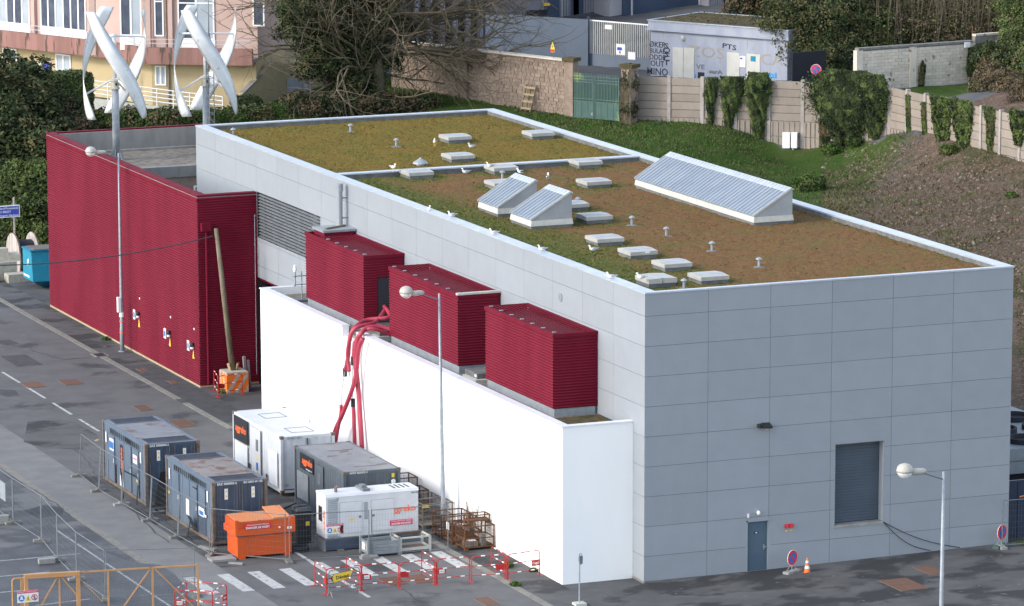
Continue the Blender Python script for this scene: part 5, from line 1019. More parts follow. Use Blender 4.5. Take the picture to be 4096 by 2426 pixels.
for lab, p, q in (('mesh fence panel running in front of the orange tank', (-13.85, 11.05), (-11.45, 8.85)), ('mesh fence panel in front of the white generator set', (-11.4, 8.75), (-8.15, 8.28)), ('mesh fence panel across the low steel boxes near the crosswalk', (-8.1, 8.3), (-4.85, 8.15))):
    fence(lab, p, q, 'mesh fence panels round the generators', foot0=True)
FL = [(-19.35, 26.8), (-19.45, 23.3), (-19.48, 19.75), (-19.34, 16.1), (-19.75, 12.5), (-20.0, 9.1), (-19.95, 5.5), (-16.6, 4.7)]
nm = ['farthest back at the picture edge', 'second, carrying a pale sheet', 'third from the back by the double gutter', 'fourth with a lying foot', 'fifth over the wet tarmac', 'sixth ending at the yellow gate frame', 'turning right behind the yellow gate mesh']
for i in range(7): fence('car park mesh fence panel, %s' % nm[i], FL[i], FL[i+1], 'mesh fence panels along the car park', foot0=True, foot1=(i == 6))
t = thing('pale_sheet', 'pale translucent sheet tied to the car park fence at the picture edge', 'sheet', (-19.5, 21.6, 0)); MB().box(-.02, .01, -.9, .8, .75, 1.5).build('sheet', 'galva', t)
fence('mesh fence panel closing the passage by the dark blue gate', (15.05, -.75), (18.5, -.9), 'mesh fences at the passage'); 
for k, (x, y) in enumerate(((-19.95, 20.0), (-20.25, 12.35))):
    t = thing('rubble_block', ['grey block of broken concrete by the third car park fence foot', 'long rounded stone weight under the car park fence'][k], 'weight', (x, y, 0)); MB().prism([(-.35, -.14), (.3, -.17), (.4, .05), (.25, .17), (-.32, .13)], 0, .2 if k else .35).build('block', 'concrete', t)
# ---------------------------------------------------------------- red and white barriers
def barrier(lab, p, q, plate=None, group='red and white steel barriers', h=1.0):
    p = Vector((*p, 0)); q = Vector((*q, 0)); d = q-p; L_ = d.length; t = thing('barrier', lab, 'barrier', (p.x, p.y, float(gz(p.x, p.y))), math.atan2(d.y, d.x), group); r = .020
    c = .14; pts = [(0, 0, 0), (0, 0, h-c)]+[(c-c*math.cos(a), 0, h-c+c*math.sin(a)) for a in (.5, 1.05, 1.57)]+[(L_-c+c*math.sin(a), 0, h-c+c*math.cos(a)) for a in (0, .5, 1.05, 1.57)]+[(L_, 0, 0)]
    MB().tube(pts, r, 6).build('frame', 'barrier_red', t)
    for z in (.25, .62): MB().tube([(0, 0, z), (L_, 0, z)], r*.8, 6).build('rail', 'barrier_red', t)
    for z, ss in ((h, (.28, .68)), (.62, (.18, .58)), (.25, (.30, .72))):
        for s in ss: MB().tube([(L_*s, 0, z), (L_*s+.16, 0, z)], r*1.25 if z == h else r*1.15, 6).build('white_band', 'barrier_white', t)
    for x in (0, L_): MB().box(x-.02, x+.02, -.22, .22, 0, .02).build('foot', 'barrier_red', t)
    if plate:
        a = .03 if plate[0] == 'l' else L_-.36; MB().box(a, a+.33, -.008, .008, .40, .62).build('plate', 'barrier_red', t)
        if plate[1:]:
            if plate[1:] == 'w': MB().box(a+.05, a+.27, -.012, -.008, .44, .58).build('plate_label', 'decal_white', t); text('mobilier', .06, mx_front(a+.16, -.013, .51), 'galva_dark', t)
            else: text(plate[1:], .12, mx_front(a+.165, -.012, .51), 'decal_white', t, bold=.003)
    return t
BR = [('barrier facing the camera behind the yellow arrow sign', (-11.9, 3.1), (-10.42, 3.22), 'lw'), ('barrier running back from the left end of the row', (-11.9, 3.05), (-11.82, 4.55), 'l'),
 ('barrier running back behind the grey crowd barrier', (-10.4, 3.2), (-10.47, 4.7), 'lw'), ('second barrier of the front row, white tag on its plate', (-10.38, 3.24), (-8.95, 3.05), 'lw'),
 ('third barrier of the front row with a plain red plate', (-8.9, 3.03), (-7.47, 3.02), 'l'), ('barrier running back over the rusty double cover', (-7.42, 3.0), (-7.4, 4.6), 'lw'),
 ('fourth barrier of the front row, white tag by its left post', (-7.38, 3.0), (-6.05, 2.95), 'lw'), ('fifth barrier of the front row with a red plate at its right end', (-5.98, 2.92), (-4.66, 2.75), 'r'),
 ('barrier running back along the kerb stone', (-4.6, 2.72), (-4.62, 4.25), None), ('last barrier of the front row reaching the white wall', (-4.55, 2.72), (-3.12, 2.95), 'rCegel')]
for b_ in BR: barrier(*b_)
def from_b(x, y, z): return at_z(.3791*x, 2100+.3791*y, z)[:2]
q0 = from_b(1965, 600, 1.0); q1 = from_b(1840, 690, 1.0); q2 = from_b(2390, 625, 1.0); q3 = from_b(2240, 700, 1.0)
for lab, a, b_, pl in (('back barrier of the small enclosure right of the yellow gate', q0, q2, None), ('left barrier of the small enclosure, partly behind the yellow gate', q1, q0, None), ('right barrier of the small enclosure with an orange plate', q3, q2, 'rGO'), ('front barrier of the small enclosure with a white label', q1, q3, 'lw')): barrier(lab, a, b_, pl, 'barriers round the small enclosure')
barrier('barrier standing in front of the orange striped block', (-2.9, 42.55), (-1.62, 42.8), 'l', 'barriers by the striped block'); barrier('barrier end-on between the red wing corner and the orange block', (-2.92, 42.5), (-2.55, 44.2), None, 'barriers by the striped block')
barrier('barrier glimpsed behind the far blue container', (-10.9, 24.2), (-9.4, 23.8), None)
# grey crowd barrier with the yellow arrow
t = thing('crowd_barrier', 'grey steel crowd barrier carrying a yellow arrow sign', 'barrier', (-11.92, 2.72, 0), math.atan2(.1, 1.25)); L_ = 1.3; h = 1.02
MB().tube([(0, 0, .18), (0, 0, h-.12), (.04, 0, h-.03), (.12, 0, h), (L_-.12, 0, h), (L_-.04, 0, h-.03), (L_, 0, h-.12), (L_, 0, .18)], .018, 6).build('frame', 'galva_dark', t); MB().tube([(0, 0, .2), (L_, 0, .2)], .014, 6).build('rail', 'galva_dark', t); MB().tube([(0, 0, h-.17), (L_, 0, h-.17)], .012, 6).build('rail', 'galva_dark', t)
for k in range(1, 10): MB().tube([(k*L_/10, 0, .2), (k*L_/10, 0, h-.17)], .006, 5).build('bar', 'galva_dark', t)
for x in (.05, L_-.08): MB().tube([(x, -.22, 0), (x, -.08, .17), (x, 0, .2), (x, .08, .17), (x, .22, 0)], .014, 5).build('foot', 'galva', t)
t = thing('direction_sign', 'yellow arrow sign reading Déviation hung on the grey crowd barrier', 'sign', (-11.88, 2.66, 0), math.atan2(.1, 1.25))
MB().extr([(.02, 0, .72), (.15, 0, .88), (.98, 0, .97), (.78, 0, .66), (.15, 0, .54)][::-1], (0, .012, 0)).build('board', 'decal_yellow', t); mb = MB(); q = [(.02, .72), (.15, .88), (.98, .97), (.78, .66), (.15, .54)]
for i in range(5):
    if i != 2: mb.bar((q[i][0], -.004, q[i][1]), (q[(i+1) % 5][0], -.004, q[(i+1) % 5][1]), .02, .008)
mb.extr([(.02, -.002, .72), (.13, -.002, .86), (.09, -.002, .72), (.13, -.002, .58)][::-1], (0, -.004, 0)); mb.build('border', 'black', t); text('Déviati', .20, Matrix.Rotation(R(0), 4, 'X') @ mx_front(.52, -.006, .74) @ Matrix.Rotation(R(5), 4, 'Z'), 'black', t, bold=.002)
# post with chain bracket near the white corner
t = thing('sign_post', 'thin galvanised post with a round bracket in front of the white corner', 'post', (-3.66, -2.2, float(gz(-3.66, -2.2)))); MB().lathe((0, 0, 0), [(.03, .06), (.03, 1.98)], 8).build('post', 'galva', t); MB().box(-.22, .22, -.2, .2, 0, .10).build('foot', 'off_white', t)
mb = MB(); mb.tube([(.05+.08*math.cos(a), 0, 1.78+.22*math.sin(a)) for a in np.linspace(0, 6.28, 16)], .012, 5); mb.box(-.01, .12, -.03, .03, 1.6, 1.9); mb.build('bracket', 'galva_dark', t)
# no-parking signs on feet, cone
def round_sign(t, z=.62, r=.31, rz=0.0):
    MB().lathe((0, 0, z), [(r, -.008), (r, .008)], 24, 0, 'y').build('sign_back', 'decal_white', t); MB().lathe((0, -.012, z), [(r*.95, -.003), (r*.95, .003)], 24, 0, 'y').build('red_ring', 'sign_red', t); MB().lathe((0, -.018, z), [(r*.66, -.003), (r*.66, .003)], 24, 0, 'y').build('blue_disc', 'decal_blue', t)
    MB().bar((-r*.48, -.024, z+r*.48), (r*.48, -.024, z-r*.48), .006, r*.22).build('red_bar', 'sign_red', t)
for lab, x, y, az in (('round no-parking sign on a grey foot beside the traffic cone', 5.85, -.92, .45), ('round no-parking sign on a green foot at the far end of the front wall', 15.15, -.62, .45)):
    t = thing('no_parking_sign', lab, 'sign', g3(x, y), az, 'no-parking signs along the front wall'); round_sign(t)
    for s in (-1, 1): MB().tube([(s*.05, 0, .35), (s*.2, -.16, .02)], .012, 5).tube([(s*.05, .02, .35), (s*.2, .2, .02)], .012, 5).build('leg', 'galva', t)
    fm = 'concrete' if x < 10 else 'gate_green'
    for a in (-.42, .02): MB().box(a, a+.40, -.14, .14, 0, .12).build('foot', fm, t)
t = thing('traffic_cone', 'orange and white traffic cone beside the no-parking sign', 'traffic cone', g3(6.42, -1.05)); MB().box(-.17, .17, -.17, .17, 0, .03).build('base', 'cone_orange', t)
for a, b_, m_ in ((0, .14, 'cone_orange'), (.14, .25, 'decal_white'), (.25, .36, 'cone_orange'), (.36, .45, 'decal_white'), (.45, .55, 'cone_orange')): f = lambda z: .125-.175*z; MB().lathe((0, 0, .03), [(f(a), a), (f(b_), b_)], 14).build('cone_band', m_, t)
# yellow steel gate frame, cut by the picture bottom
fa = at_z(97, 2300, 2.2)[:2]; fb = at_z(310, 2285, 2.2)[:2]; fc = at_z(791, 2258, 2.2)[:2]; dv = (fc-fa)/np.linalg.norm(fc-fa); t = thing('yellow_gate', 'rust marked yellow steel gate frame with dark mesh at the picture bottom', 'gate', (fa[0], fa[1], 0), math.atan2(dv[1], dv[0])); wA = float(np.dot(fb-fa, dv)); wB = float(np.dot(fc-fa, dv)); hF = 2.2
for x in (.06, wA): MB().box(x-.07, x+.07, -.07, .07, 0, hF).build('post', 'yellow_frame', t)
MB().box(-.01, wA+.07, -.09, .09, hF-.14, hF+.01).build('lintel', 'yellow_frame', t); MB().bar((.25, 0, .4), (wA*.62, 0, hF-.15), .05).bar((wA*.68, 0, hF-.15), (wA-.05, 0, 1.3), .05).bar((wA*.65, 0, 0), (wA*.65, 0, hF-.1), .06).build('brace', 'yellow_frame', t)
MB().box(wA+.08, wB, -.025, .025, hF-.06, hF).build('top_rail', 'yellow_frame', t); MB().box(wA+.08, wB, -.025, .025, .1, .16).build('bottom_rail', 'yellow_frame', t)
for x in (wA+(wB-wA)*.25, wA+(wB-wA)*.62, wB): MB().box(x-.035, x+.035, -.03, .03, .1, hF-.06).build('upright', 'yellow_frame', t)
MB().bar((wA+(wB-wA)*.30, 0, .3), (wA+(wB-wA)*.60, 0, hF-.08), .045).bar((wA+(wB-wA)*.64, 0, hF-.08), (wB-.05, 0, .45), .045).bar((wA+(wB-wA)*.02, 0, hF-.3), (wA+(wB-wA)*.2, 0, 1.0), .03).build('brace', 'yellow_frame', t)
mb = MB(); n = int((wB-.1)/.075)
for k in range(n): x = .1+k*.075; mb.box(x-.0035, x+.0035, .03, .037, .1, hF-.05)
for k in range(28): z = .1+k*.075; mb.box(.1, wB, .03, .037, z-.0035, z+.0035)
mb.build('wire_mesh', 'galva_dark', t, kind='stuff'); t2 = thing('small_yellow_frame', 'smaller yellow tubular frame standing just behind the gate frame corner', 'frame', (fa[0]-.15, fa[1]+1.1, 0), math.atan2(dv[1], dv[0])); MB().tube([(0, 0, 0), (0, 0, 1.75), (.06, 0, 1.82), (.65, 0, 1.84)], .035, 8).build('tube', 'yellow_frame', t2); MB().box(.30, .40, -.03, .03, 0, 1.84).build('upright', 'yellow_frame', t2)
t = thing('site_sign', 'white site safety board with three symbols on the yellow gate', 'sign', (fa[0]-.30, fa[1]-.12, 0), 0); site_board(t, -.02, 0, 1.18, 1.12)
# hoses over the notch
def k27(x, y): return (1200+.2695*x, 1100+.2695*y)
def z3(x, y): return (850+.4717*x, 1550+.4717*y)
HS = [('thick dark pink hose arching highest over the parapet notch', [(-1.0, 25.4, 6.9), ('p', 1330, 625, -1.3), ('p', 1000, 670, -2.2), ('p', 850, 750, -2.8), ('p', 770, 850, -3.12), ('p', 730, 1000, -3.12), ('p', 715, 1200, -3.12), ('p', 670, 1440, -3.12)], .085),
 ('thin hose beside the highest one, ending in a steel coupling', [(-1.0, 25.2, 6.85), ('p', 1120, 700, -2.0), ('p', 900, 760, -2.75), ('p', 790, 830, -3.08), ('p', 730, 1000, -3.20), ('p', 705, 1200, -3.20), ('p', 735, 1440, -3.16)], .075),
 ('broad hose leaving the middle red box and running down to the grey container', [('p', 1395, 830, -1.7), ('p', 1200, 775, -2.2), ('p', 1000, 790, -2.8), ('p', 900, 880, -3.14), ('p', 850, 1000, -3.2), ('p', 825, 1250, -3.2), ('q', 1235, 0, -3.15), ('q', 1250, 200, -3.15), ('q', 1268, 520, -3.2)], .095),
 ('hose in the middle of the bundle with a black coupling', [('p', 1380, 900, -1.7), ('p', 1050, 800, -2.7), ('p', 880, 900, -3.05), ('p', 820, 1020, -3.1), ('p', 790, 1240, -3.1)], .07),
 ('pink hose slanting left down to the white container roof', [('p', 930, 950, -3.26), ('p', 870, 1100, -3.32), ('p', 840, 1400, -3.32), ('q', 1190, 0, -3.4), ('q', 1110, 210, -3.5), ('q', 1040, 370, -3.6), ('q', 1015, 520, -3.7)], .09),
 ('lower pink hose joining the slanting one', [('q', 1090, 150, -3.55), ('q', 1088, 230, -3.55), ('q', 1060, 360, -3.65), ('q', 1035, 520, -3.75)], .075), ('short lower hose hanging straight below the black coupling', [('q', 1192, 150, -3.2), ('q', 1200, 300, -3.2), ('q', 1208, 520, -3.2)], .08)]
for lab, path, r in HS:
    P = []
    for q in path:
        if isinstance(q[0], str): P.append(tuple(at_x(*(k27 if q[0] == 'p' else z3)(q[1], q[2]), q[3])))
        else: P.append(q)
    S = []
    for i in range(len(P)-1):
        a, b_, c, d = [np.array(P[max(0, min(len(P)-1, i+k))]) for k in (-1, 0, 1, 2)]
        for s in np.linspace(0, 1, 6, endpoint=False): S.append(.5*((2*b_)+(-a+c)*s+(2*a-5*b_+4*c-d)*s*s+(-a+3*b_-3*c+d)*s**3))
    S.append(np.array(P[-1])); tag(MB().tube(S, r*1.12, 9).build('hose', 'hose_red', None, True), lab, 'hose', 'red hoses hanging over the white wall')
for lab, a, b_, x in (('thin grey cable between two hose couplings, left', ('p', 665, 1440), ('q', 1092, 160), -3.3), ('thin grey cable under the middle hose', ('p', 790, 1240), ('q', 1190, 120), -3.12)):
    A = at_x(*(k27(*a[1:])), x); B = at_x(*(z3(*b_[1:])), x); tag(MB().tube([A, (A+B)/2+np.array([0, .12, 0]), B], .022, 5).build('thin_cable', 'galva'), lab, 'cable', 'thin cables at the hoses')
for lab, q, x in (('black hose coupling on the left hose end', ('p', 668, 1455), -3.14), ('black hose coupling of the middle hose', ('p', 787, 1285), -3.12), ('black coupling at the top of the short lower hose', ('q', 1192, 135), -3.2)):
    A = at_x(*(k27 if q[0] == 'p' else z3)(q[1], q[2]), x); tag(MB().lathe((A[0], A[1], A[2]-.16), [(.10, 0), (.10, .36)], 10).build('hose_coupling', 'black'), lab, 'hose coupling', 'black couplings on the red hoses')
# ---------------------------------------------------------------- gulls
def gull(lab, x, y, z, pose, rz, dark=False):
    t = thing('gull', lab, 'gull', (x, y, z), rz, 'gulls resting on the roof'); s = .72; bz = .30*s if pose == 'stand' else .10*s
    # body profile along x: breast to tail, then neck and head grown from it in one lathe-like skin
    mb = MB(); rings = [(-.30, .03, .012), (-.22, .02, .035), (-.12, .0, .075), (.0, -.01, .10), (.10, .0, .095), (.16, .04, .07), (.185, .10, .05), (.20, .16, .045), (.225, .20, .05), (.255, .215, .042), (.28, .21, .02)]
    pts = [(a*s, 0, bz+b_*s) for a, b_, r in rings]; mb.tube(pts, [r*s for a, b_, r in rings], 10); o = mb.build('body', 'gull_white', t, True)
    for sg in (-1, 1):
        w = MB(); w.extr([(.10*s, sg*.085*s, bz+.03*s), (-.02*s, sg*.105*s, bz+.045*s), (-.22*s, sg*.05*s, bz+.05*s), (-.36*s, sg*.02*s, bz+.055*s), (-.18*s, sg*.085*s, bz-.01*s), (.04*s, sg*.105*s, bz-.02*s)], (0, sg*.012, .012)); w.build('wing', 'gull_dark' if dark else 'gull_grey', t)
        MB().sph((.255*s, sg*.037*s, bz+.225*s), .008*s, 6).build('eye', 'gull_dark', t)
    MB().extr([(-.16*s, -.07*s, bz+.085*s), (-.16*s, .07*s, bz+.085*s), (.08*s, .05*s, bz+.10*s), (.08*s, -.05*s, bz+.10*s)], (0, 0, .008)).build('back', 'gull_dark' if dark else 'gull_grey', t)
    MB().tube([(.28*s, 0, bz+.208*s), (.345*s, 0, bz+.195*s)], [.016*s, .005*s], 6).build('beak', 'gull_beak', t)
    if pose == 'stand':
        for sg in (-1, 1): MB().tube([(.0, sg*.035*s, bz-.07*s), (.01*s, sg*.035*s, 0)], .008, 5).box(-.01, .06, sg*.035*s-.025, sg*.035*s+.025, 0, .008).build('leg', 'gull_beak', t)
    return t
def gp(px, z): p = at_z(*px, z); return p[0], p[1], z
gull('white gull standing upright left of the far skylight', *gp(r2(1565, 1240), ZR), 'stand', -1.9); gull('white gull standing right of the far skylight on the golden field', *gp(r2(1880, 1255), ZR), 'sit', -3.0)
gull('gull standing on the low dividing parapet', *gp(r2(1212, 1458), H), 'stand', -1.2); gull('white gull sitting in the grass below the dividing parapet', *gp(r2b(1830, 200), ZR), 'sit', 3.0)
gull('gull sitting on top of the skylight below the dividing parapet', *gp(r2b(2040, 148), ZR+.38), 'sit', 3.1); gull('gull perched on the long wall coping, farther along', *gp(r2b(1515, 515), H), 'sit', -1.6)
gull('gull perched on the coping above the middle red box', *gp(r2b(2070, 715), H), 'sit', 2.9); gull('gull flattened on the coping between two perched gulls', *gp(r2b(1715, 565), H), 'sit', 3.1)
gull('gull lying in the grass in front of the stained skylight', *gp(r3b(790, 857), ZR), 'sit', 3.1); gull('gull crouching on the coping near the building corner', *gp(r3b(945, 1088), H), 'sit', 2.9); gull('gull crouching on the coping above the third panel from the corner', *gp(r3b(360, 855), H), 'sit', 3.1)
gull('gull sitting on the split skylight next to the corner', *gp(r3b(1200, 1095), ZR+.38), 'sit', 2.8)
gull('dark-winged gull on the ridge of the farther small monitor', *gp((2084, 694), ZR+1.50), 'sit', 3.1, True); gull('black-backed gull on the ridge of the nearer small monitor', *gp((2190, 716), ZR+1.50), 'sit', 1.0, True)
# ---------------------------------------------------------------- foliage
def leaves(n, blobs, size, tones=(0, 1, 2), weights=None, shell=.55, flat=.0, rough=.35, droop=0.):
    """leaf-sized quads spread through uneven blobs; returns verts, faces, material ids"""
    blobs = np.array(blobs, float); vol = blobs[:,3]*blobs[:,4]*blobs[:,5]; pr = vol**(2/3); pr /= pr.sum(); bi = rng.choice(len(blobs), n, p=pr); B = blobs[bi]
    d = rng.normal(size=(n, 3)); d /= np.linalg.norm(d, axis=1)[:,None]; d[:,2] = np.where(d[:,2] < -.55, -d[:,2], d[:,2])
    ph = rng.random((len(blobs), 3))*6.28; lump = 1+rough*.5*(np.sin(d[:,0]*5+ph[bi,0])*np.sin(d[:,1]*5+ph[bi,1])+np.sin(d[:,2]*7+ph[bi,2])*.6)
    r = (1-(1-shell)*rng.random(n)**2)*lump+rng.normal(0, .04, n); c = B[:,:3]+d*r[:,None]*B[:,3:6]
    nrm = d*.6+rng.normal(size=(n, 3))*.6+np.array([0, 0, .35]); nrm /= np.linalg.norm(nrm, axis=1)[:,None]
    a = np.cross(nrm, rng.normal(size=(n, 3))); a /= np.linalg.norm(a, axis=1)[:,None]; b = np.cross(nrm, a); s = size*rng.uniform(.55, 1.35, n)[:,None]
    V = np.stack([c-a*s, c-b*s*.55, c+a*s, c+b*s*.55], 1).reshape(-1, 3); F = np.arange(4*n).reshape(n, 4)
    w = np.array(weights or [1/len(tones)]*len(tones), float); w /= w.sum(); tone = rng.choice(len(tones), n, p=w)
    # whole clumps share a tone so light and dark masses read
    cl = np.floor((c/(size*7)+rng.random(3)*3)); hsh = (np.sin(cl@np.array([12.9, 78.2, 37.7]))*43758.5) % 1; tone2 = np.searchsorted(np.cumsum(w), hsh*.999); tone = np.where(rng.random(n) < .65, tone2, tone)
    return V, F, np.array(tones)[tone]
LM = ['leaf_a', 'leaf_b', 'leaf_c', 'leaf_olive', 'leaf_brown', 'grass_a', 'twig', 'thicket_a', 'thicket_b']
def crown(parent, n, blobs, size, tones=(0, 1, 2), weights=None, name='crown', kind=None, **k):
    V, F, mi = leaves(n, blobs, size, tones, weights, **k); return npmesh(name, V, F, mi, LM, parent, False, kind)
def bush(lab, blobs, n, size, tones=(0, 1, 2), weights=None, name='bush', cat='bush', group=None, trunk=True, **k):
    x, y = blobs[0][0], blobs[0][1]; z = float(gz(x, y)); t = thing(name, lab, cat, (x, y, z), 0, group); bl = [(b[0]-x, b[1]-y, b[2]-z, b[3], b[4], b[5]) for b in blobs]
    crown(t, n, bl, size, tones, weights, 'foliage', **k)
    if trunk:
        mb = MB()
        for b in bl[:5]: mb.tube([(b[0]*.3, b[1]*.3, -.1), (b[0]*.7, b[1]*.7, b[2]*.5), (b[0], b[1], b[2])], [.10, .07, .03], 6)
        mb.build('stem', 'bark', t, kind='stuff')
    return t
def pxb(px, py, depth_y, rx, ry, rz): p = at_y(px, py, depth_y); return (p[0], p[1], p[2], rx, ry, rz)
def limb(mb, p, d, ln, r, depth, spread=.7, up=.12, seg=3, tips=None):
    p = Vector(p); d = Vector(d).normalized(); pts = [p.copy()]; rs = [r]
    for i in range(seg):
        d = (d+Vector(rng.normal(0, .22, 3))+Vector((0, 0, up*.3))).normalized(); p = p+d*ln/seg; pts.append(p.copy()); rs.append(r*(1-.45*(i+1)/seg))
    mb.tube(pts, rs, 5 if r > .03 else 3, 0, False)
    if depth <= 0:
        if tips is not None: tips.append(p)
        return
    for k in range(rng.integers(2, 4)):
        q = pts[rng.integers(1, len(pts))]; nd = (d+Vector(rng.normal(0, spread, 3))).normalized(); limb(mb, q, nd, ln*rng.uniform(.55, .8), r*rng.uniform(.42, .6), depth-1, spread, up, seg, tips)
    limb(mb, pts[-1], d, ln*.7, r*.55, depth-1, spread, up, seg, tips)

# ---------------------------------------------------------------- pink and yellow building, far left
pb = thing('pink_building', 'pink and yellow building with a stained balcony band and tall white framed windows', 'building', (0, 0, 0))
a0 = at_z(0, 186, 6.8); a1 = at_z(448, 236, 6.8); b0 = at_z(566, 257, 6.8); b1_ = at_z(985, 264, 6.8); d0 = (a0-a1)/np.linalg.norm(a0-a1); dB = (b1_-b0)/np.linalg.norm(b1_-b0)
c0 = b1_+dB*.4; a_ = a0+d0*16
PA, PM, PB = Plane(a_[:2], a1[:2]), Plane(a1[:2], b0[:2]), Plane(b0[:2], c0[:2])
if PA.n@np.array([CAM[0]-a1[0], CAM[1]-a1[1], 0]) < 0: raise SystemExit('normal')
def inset(dist):          # wall line set back from the balcony edge, mitred at the corners
    L3 = [PA, PM, PB]; pts = []
    def lp(pl): q = pl.p-pl.n*dist; return q[:2], pl.u[:2]
    q, u = lp(PA); pts.append(tuple(q))
    for i in range(2):
        (p1, u1), (p2, u2) = lp(L3[i]), lp(L3[i+1]); A = np.array([[u1[0], -u2[0]], [u1[1], -u2[1]]]); s = np.linalg.solve(A, p2-p1); pts.append(tuple(p1+u1*s[0]))
    q, u = lp(PB); pts.append(tuple(q+u*PB.len)); return pts
def band(d_out, d_in, z0, z1, name, mat, parent=pb):
    o = inset(d_out); i_ = inset(d_in); mb = MB()
    for k in range(3): mb.prism([o[k], o[k+1], i_[k+1], i_[k]], z0, z1)
    return mb.build(name, mat, parent)
band(0, .25, 6.80, 7.86, 'balcony_parapet', 'pink_band'); band(.26, 1.6, 6.95, 7.15, 'balcony_slab', 'concrete'); band(1.5, 9, 7.16, 13.2, 'upper_wall', 'pink_wall'); band(1.0, 9, 3.4, 6.94, 'lower_wall', 'yellow_wall'); band(.6, 9.2, 13.2, 13.5, 'roof', 'concrete')
# railing on the balcony
for pl, s0, s1 in ((PA, PA.len-14, PA.len-.1), (PM, .1, PM.len), (PB, .1, PB.len-.2)):
    q = pl.off(-.15); 
    for z in (8.12, 8.38): MB().bar(q.pt(s0, z), q.pt(s1, z), .04).build('railing', 'rail_metal', pb)
    s = s0
    while s < s1: MB().bar(q.pt(s, 7.86), q.pt(s, 8.40), .035).build('railing_post', 'rail_metal', pb); s += 1.25
UA, UM, UB = PA.off(-1.5), PM.off(-1.5), PB.off(-1.5); LA, LB_ = PA.off(-1.0), PB.off(-1.0)
def win(pl, x0, x1, ytop, ybot, mull, mat='pane_dark', sill_to=None, off_top=None, zc=None, tr=None, lights=()):
    """framed window: picture corners give its place on the wall plane"""
    yb = .4717*ybot; u0, zb = pl.uz(.4717*x0, yb); u1, _ = pl.uz(.4717*x1, yb); um = (u0+u1)/2; _, zt = pl.uz(.4717*(x0+x1)/2, .4717*ytop) if ytop is not None else (0, 12.6); _, zb = pl.uz(.4717*(x0+x1)/2, yb)
    f = MB().pbox(pl, u0, u1, zb, zb+.09, .0, .07).pbox(pl, u0, u1, zt-.09, zt, .0, .07).pbox(pl, u0, u0+.09, zb+.09, zt-.09, .0, .07).pbox(pl, u1-.09, u1, zb+.09, zt-.09, 0, .07)
    w = (u1-u0)/mull
    for k in range(1, mull): f.pbox(pl, u0+k*w-.06, u0+k*w+.06, zb+.09, zt-.09, 0, .065)
    if tr: f.pbox(pl, u0+.09, u1-.09, zb+tr, zb+tr+.08, 0, .06)
    fr = f.build('window_frame', 'frame_white', pb)
    for k in range(mull): MB().pbox(pl, u0+k*w+.06, u0+(k+1)*w-.06, zb+.09, zt-.09, .01, .03).build('pane', 'pane_light' if k in lights else mat, fr)
    if sill_to is not None: MB().pbox(pl, u0-.03, u1+.03, zb-sill_to, zb-.004, -.02, .05).build('panel', 'frame_white', pb)
    return fr
win(UA, -260, -40, None, 190, 3, sill_to=1.0, tr=1.9); win(UA, 0, 258, None, 205, 4, sill_to=1.15, lights=(0, 3)); win(UA, 352, 735, None, 250, 6, sill_to=1.15, lights=(2,)); win(UM, 838, 1010, None, 293, 3, sill_to=1.0, tr=2.4, lights=(1,))
win(UB, 1022, 1205, None, 306, 2, sill_to=.9, tr=2.4, lights=(1,)); win(UB, 1312, 1392, None, 310, 1, tr=2.2); win(UB, 1512, 1822, None, 338, 2, sill_to=.75, tr=2.3, lights=(1,)); win(UB, 2145, 2245, None, 225, 1, tr=1.5)
win(LA, 28, 148, 412, 512, 2); win(LA, 480, 606, 462, 614, 2, 'pane_light'); win(LB_, 1318, 1412, 558, 726, 2, 'pane_light'); win(LB_, 972, 1030, 545, 655, 1)
for x, w in ((300, .35), (790, .4), (1260, .35), (1450, .3)): 
    pl = UA if x < 700 else UB; u, _ = pl.uz(.4717*x, 120); MB().pbox(pl, u-w/2, u+w/2, 7.16, 13.1, .0, .22).build('pilaster', 'pink_wall', pb)
u, z = LA.uz(*r1(408, 572)); MB().pbox(LA, u-.4, u+.4, z-.34, z+.34, .01, .05).build('blue_plaque', 'sign_blue', pb); u, z = LA.uz(*r1(347, 567)); MB().pbox(LA, u-.2, u+.2, z-.28, z+.28, .01, .14).build('meter_box', 'off_white', pb)
for pl, x in ((LB_, 1430), (UB, 1416)): u, _ = pl.uz(*r1(x, 500)); MB().tube([pl.pt(u, 3.6 if pl is LB_ else 7.2, .08), pl.pt(u, 6.9 if pl is LB_ else 13, .08)], .07, 6).build('downpipe', 'rubble_b', pb)
# right hand wing of that building, yellow, half behind the bare branches
e0 = at_z(976, 345, 4.2); e1 = at_z(1104, 300, 4.6); PC = Plane(e0[:2], e1[:2]) if (Plane(e0[:2], e1[:2]).n@np.array([CAM[0]-e0[0], CAM[1]-e0[1], 0])) > 0 else Plane(e1[:2], e0[:2])
yw = thing('yellow_building', 'yellow rendered building end behind the bare tree branches', 'building', (0, 0, 0)); mb = MB()
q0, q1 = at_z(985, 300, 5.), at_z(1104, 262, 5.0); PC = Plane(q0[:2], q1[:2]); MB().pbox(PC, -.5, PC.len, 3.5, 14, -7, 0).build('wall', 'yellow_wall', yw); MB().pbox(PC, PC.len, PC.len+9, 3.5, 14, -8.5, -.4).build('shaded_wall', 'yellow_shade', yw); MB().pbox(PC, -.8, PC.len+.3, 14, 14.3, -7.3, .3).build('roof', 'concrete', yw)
u0, zb = PC.uz(1016, 108); u1, _ = PC.uz(1060, 100); f = MB().pbox(PC, u0, u1, zb, zb+.1, 0, .06).pbox(PC, u0, u0+.08, zb+.1, 13.5, 0, .06).pbox(PC, u1-.08, u1, zb+.1, 13.5, 0, .06).pbox(PC, u0, u1, zb+1.35, zb+1.45, 0, .06).build('window_frame', 'frame_white', yw); MB().pbox(PC, u0+.08, u1-.08, zb+.1, 13.5, .01, .03).build('pane', 'pane_dark', f)
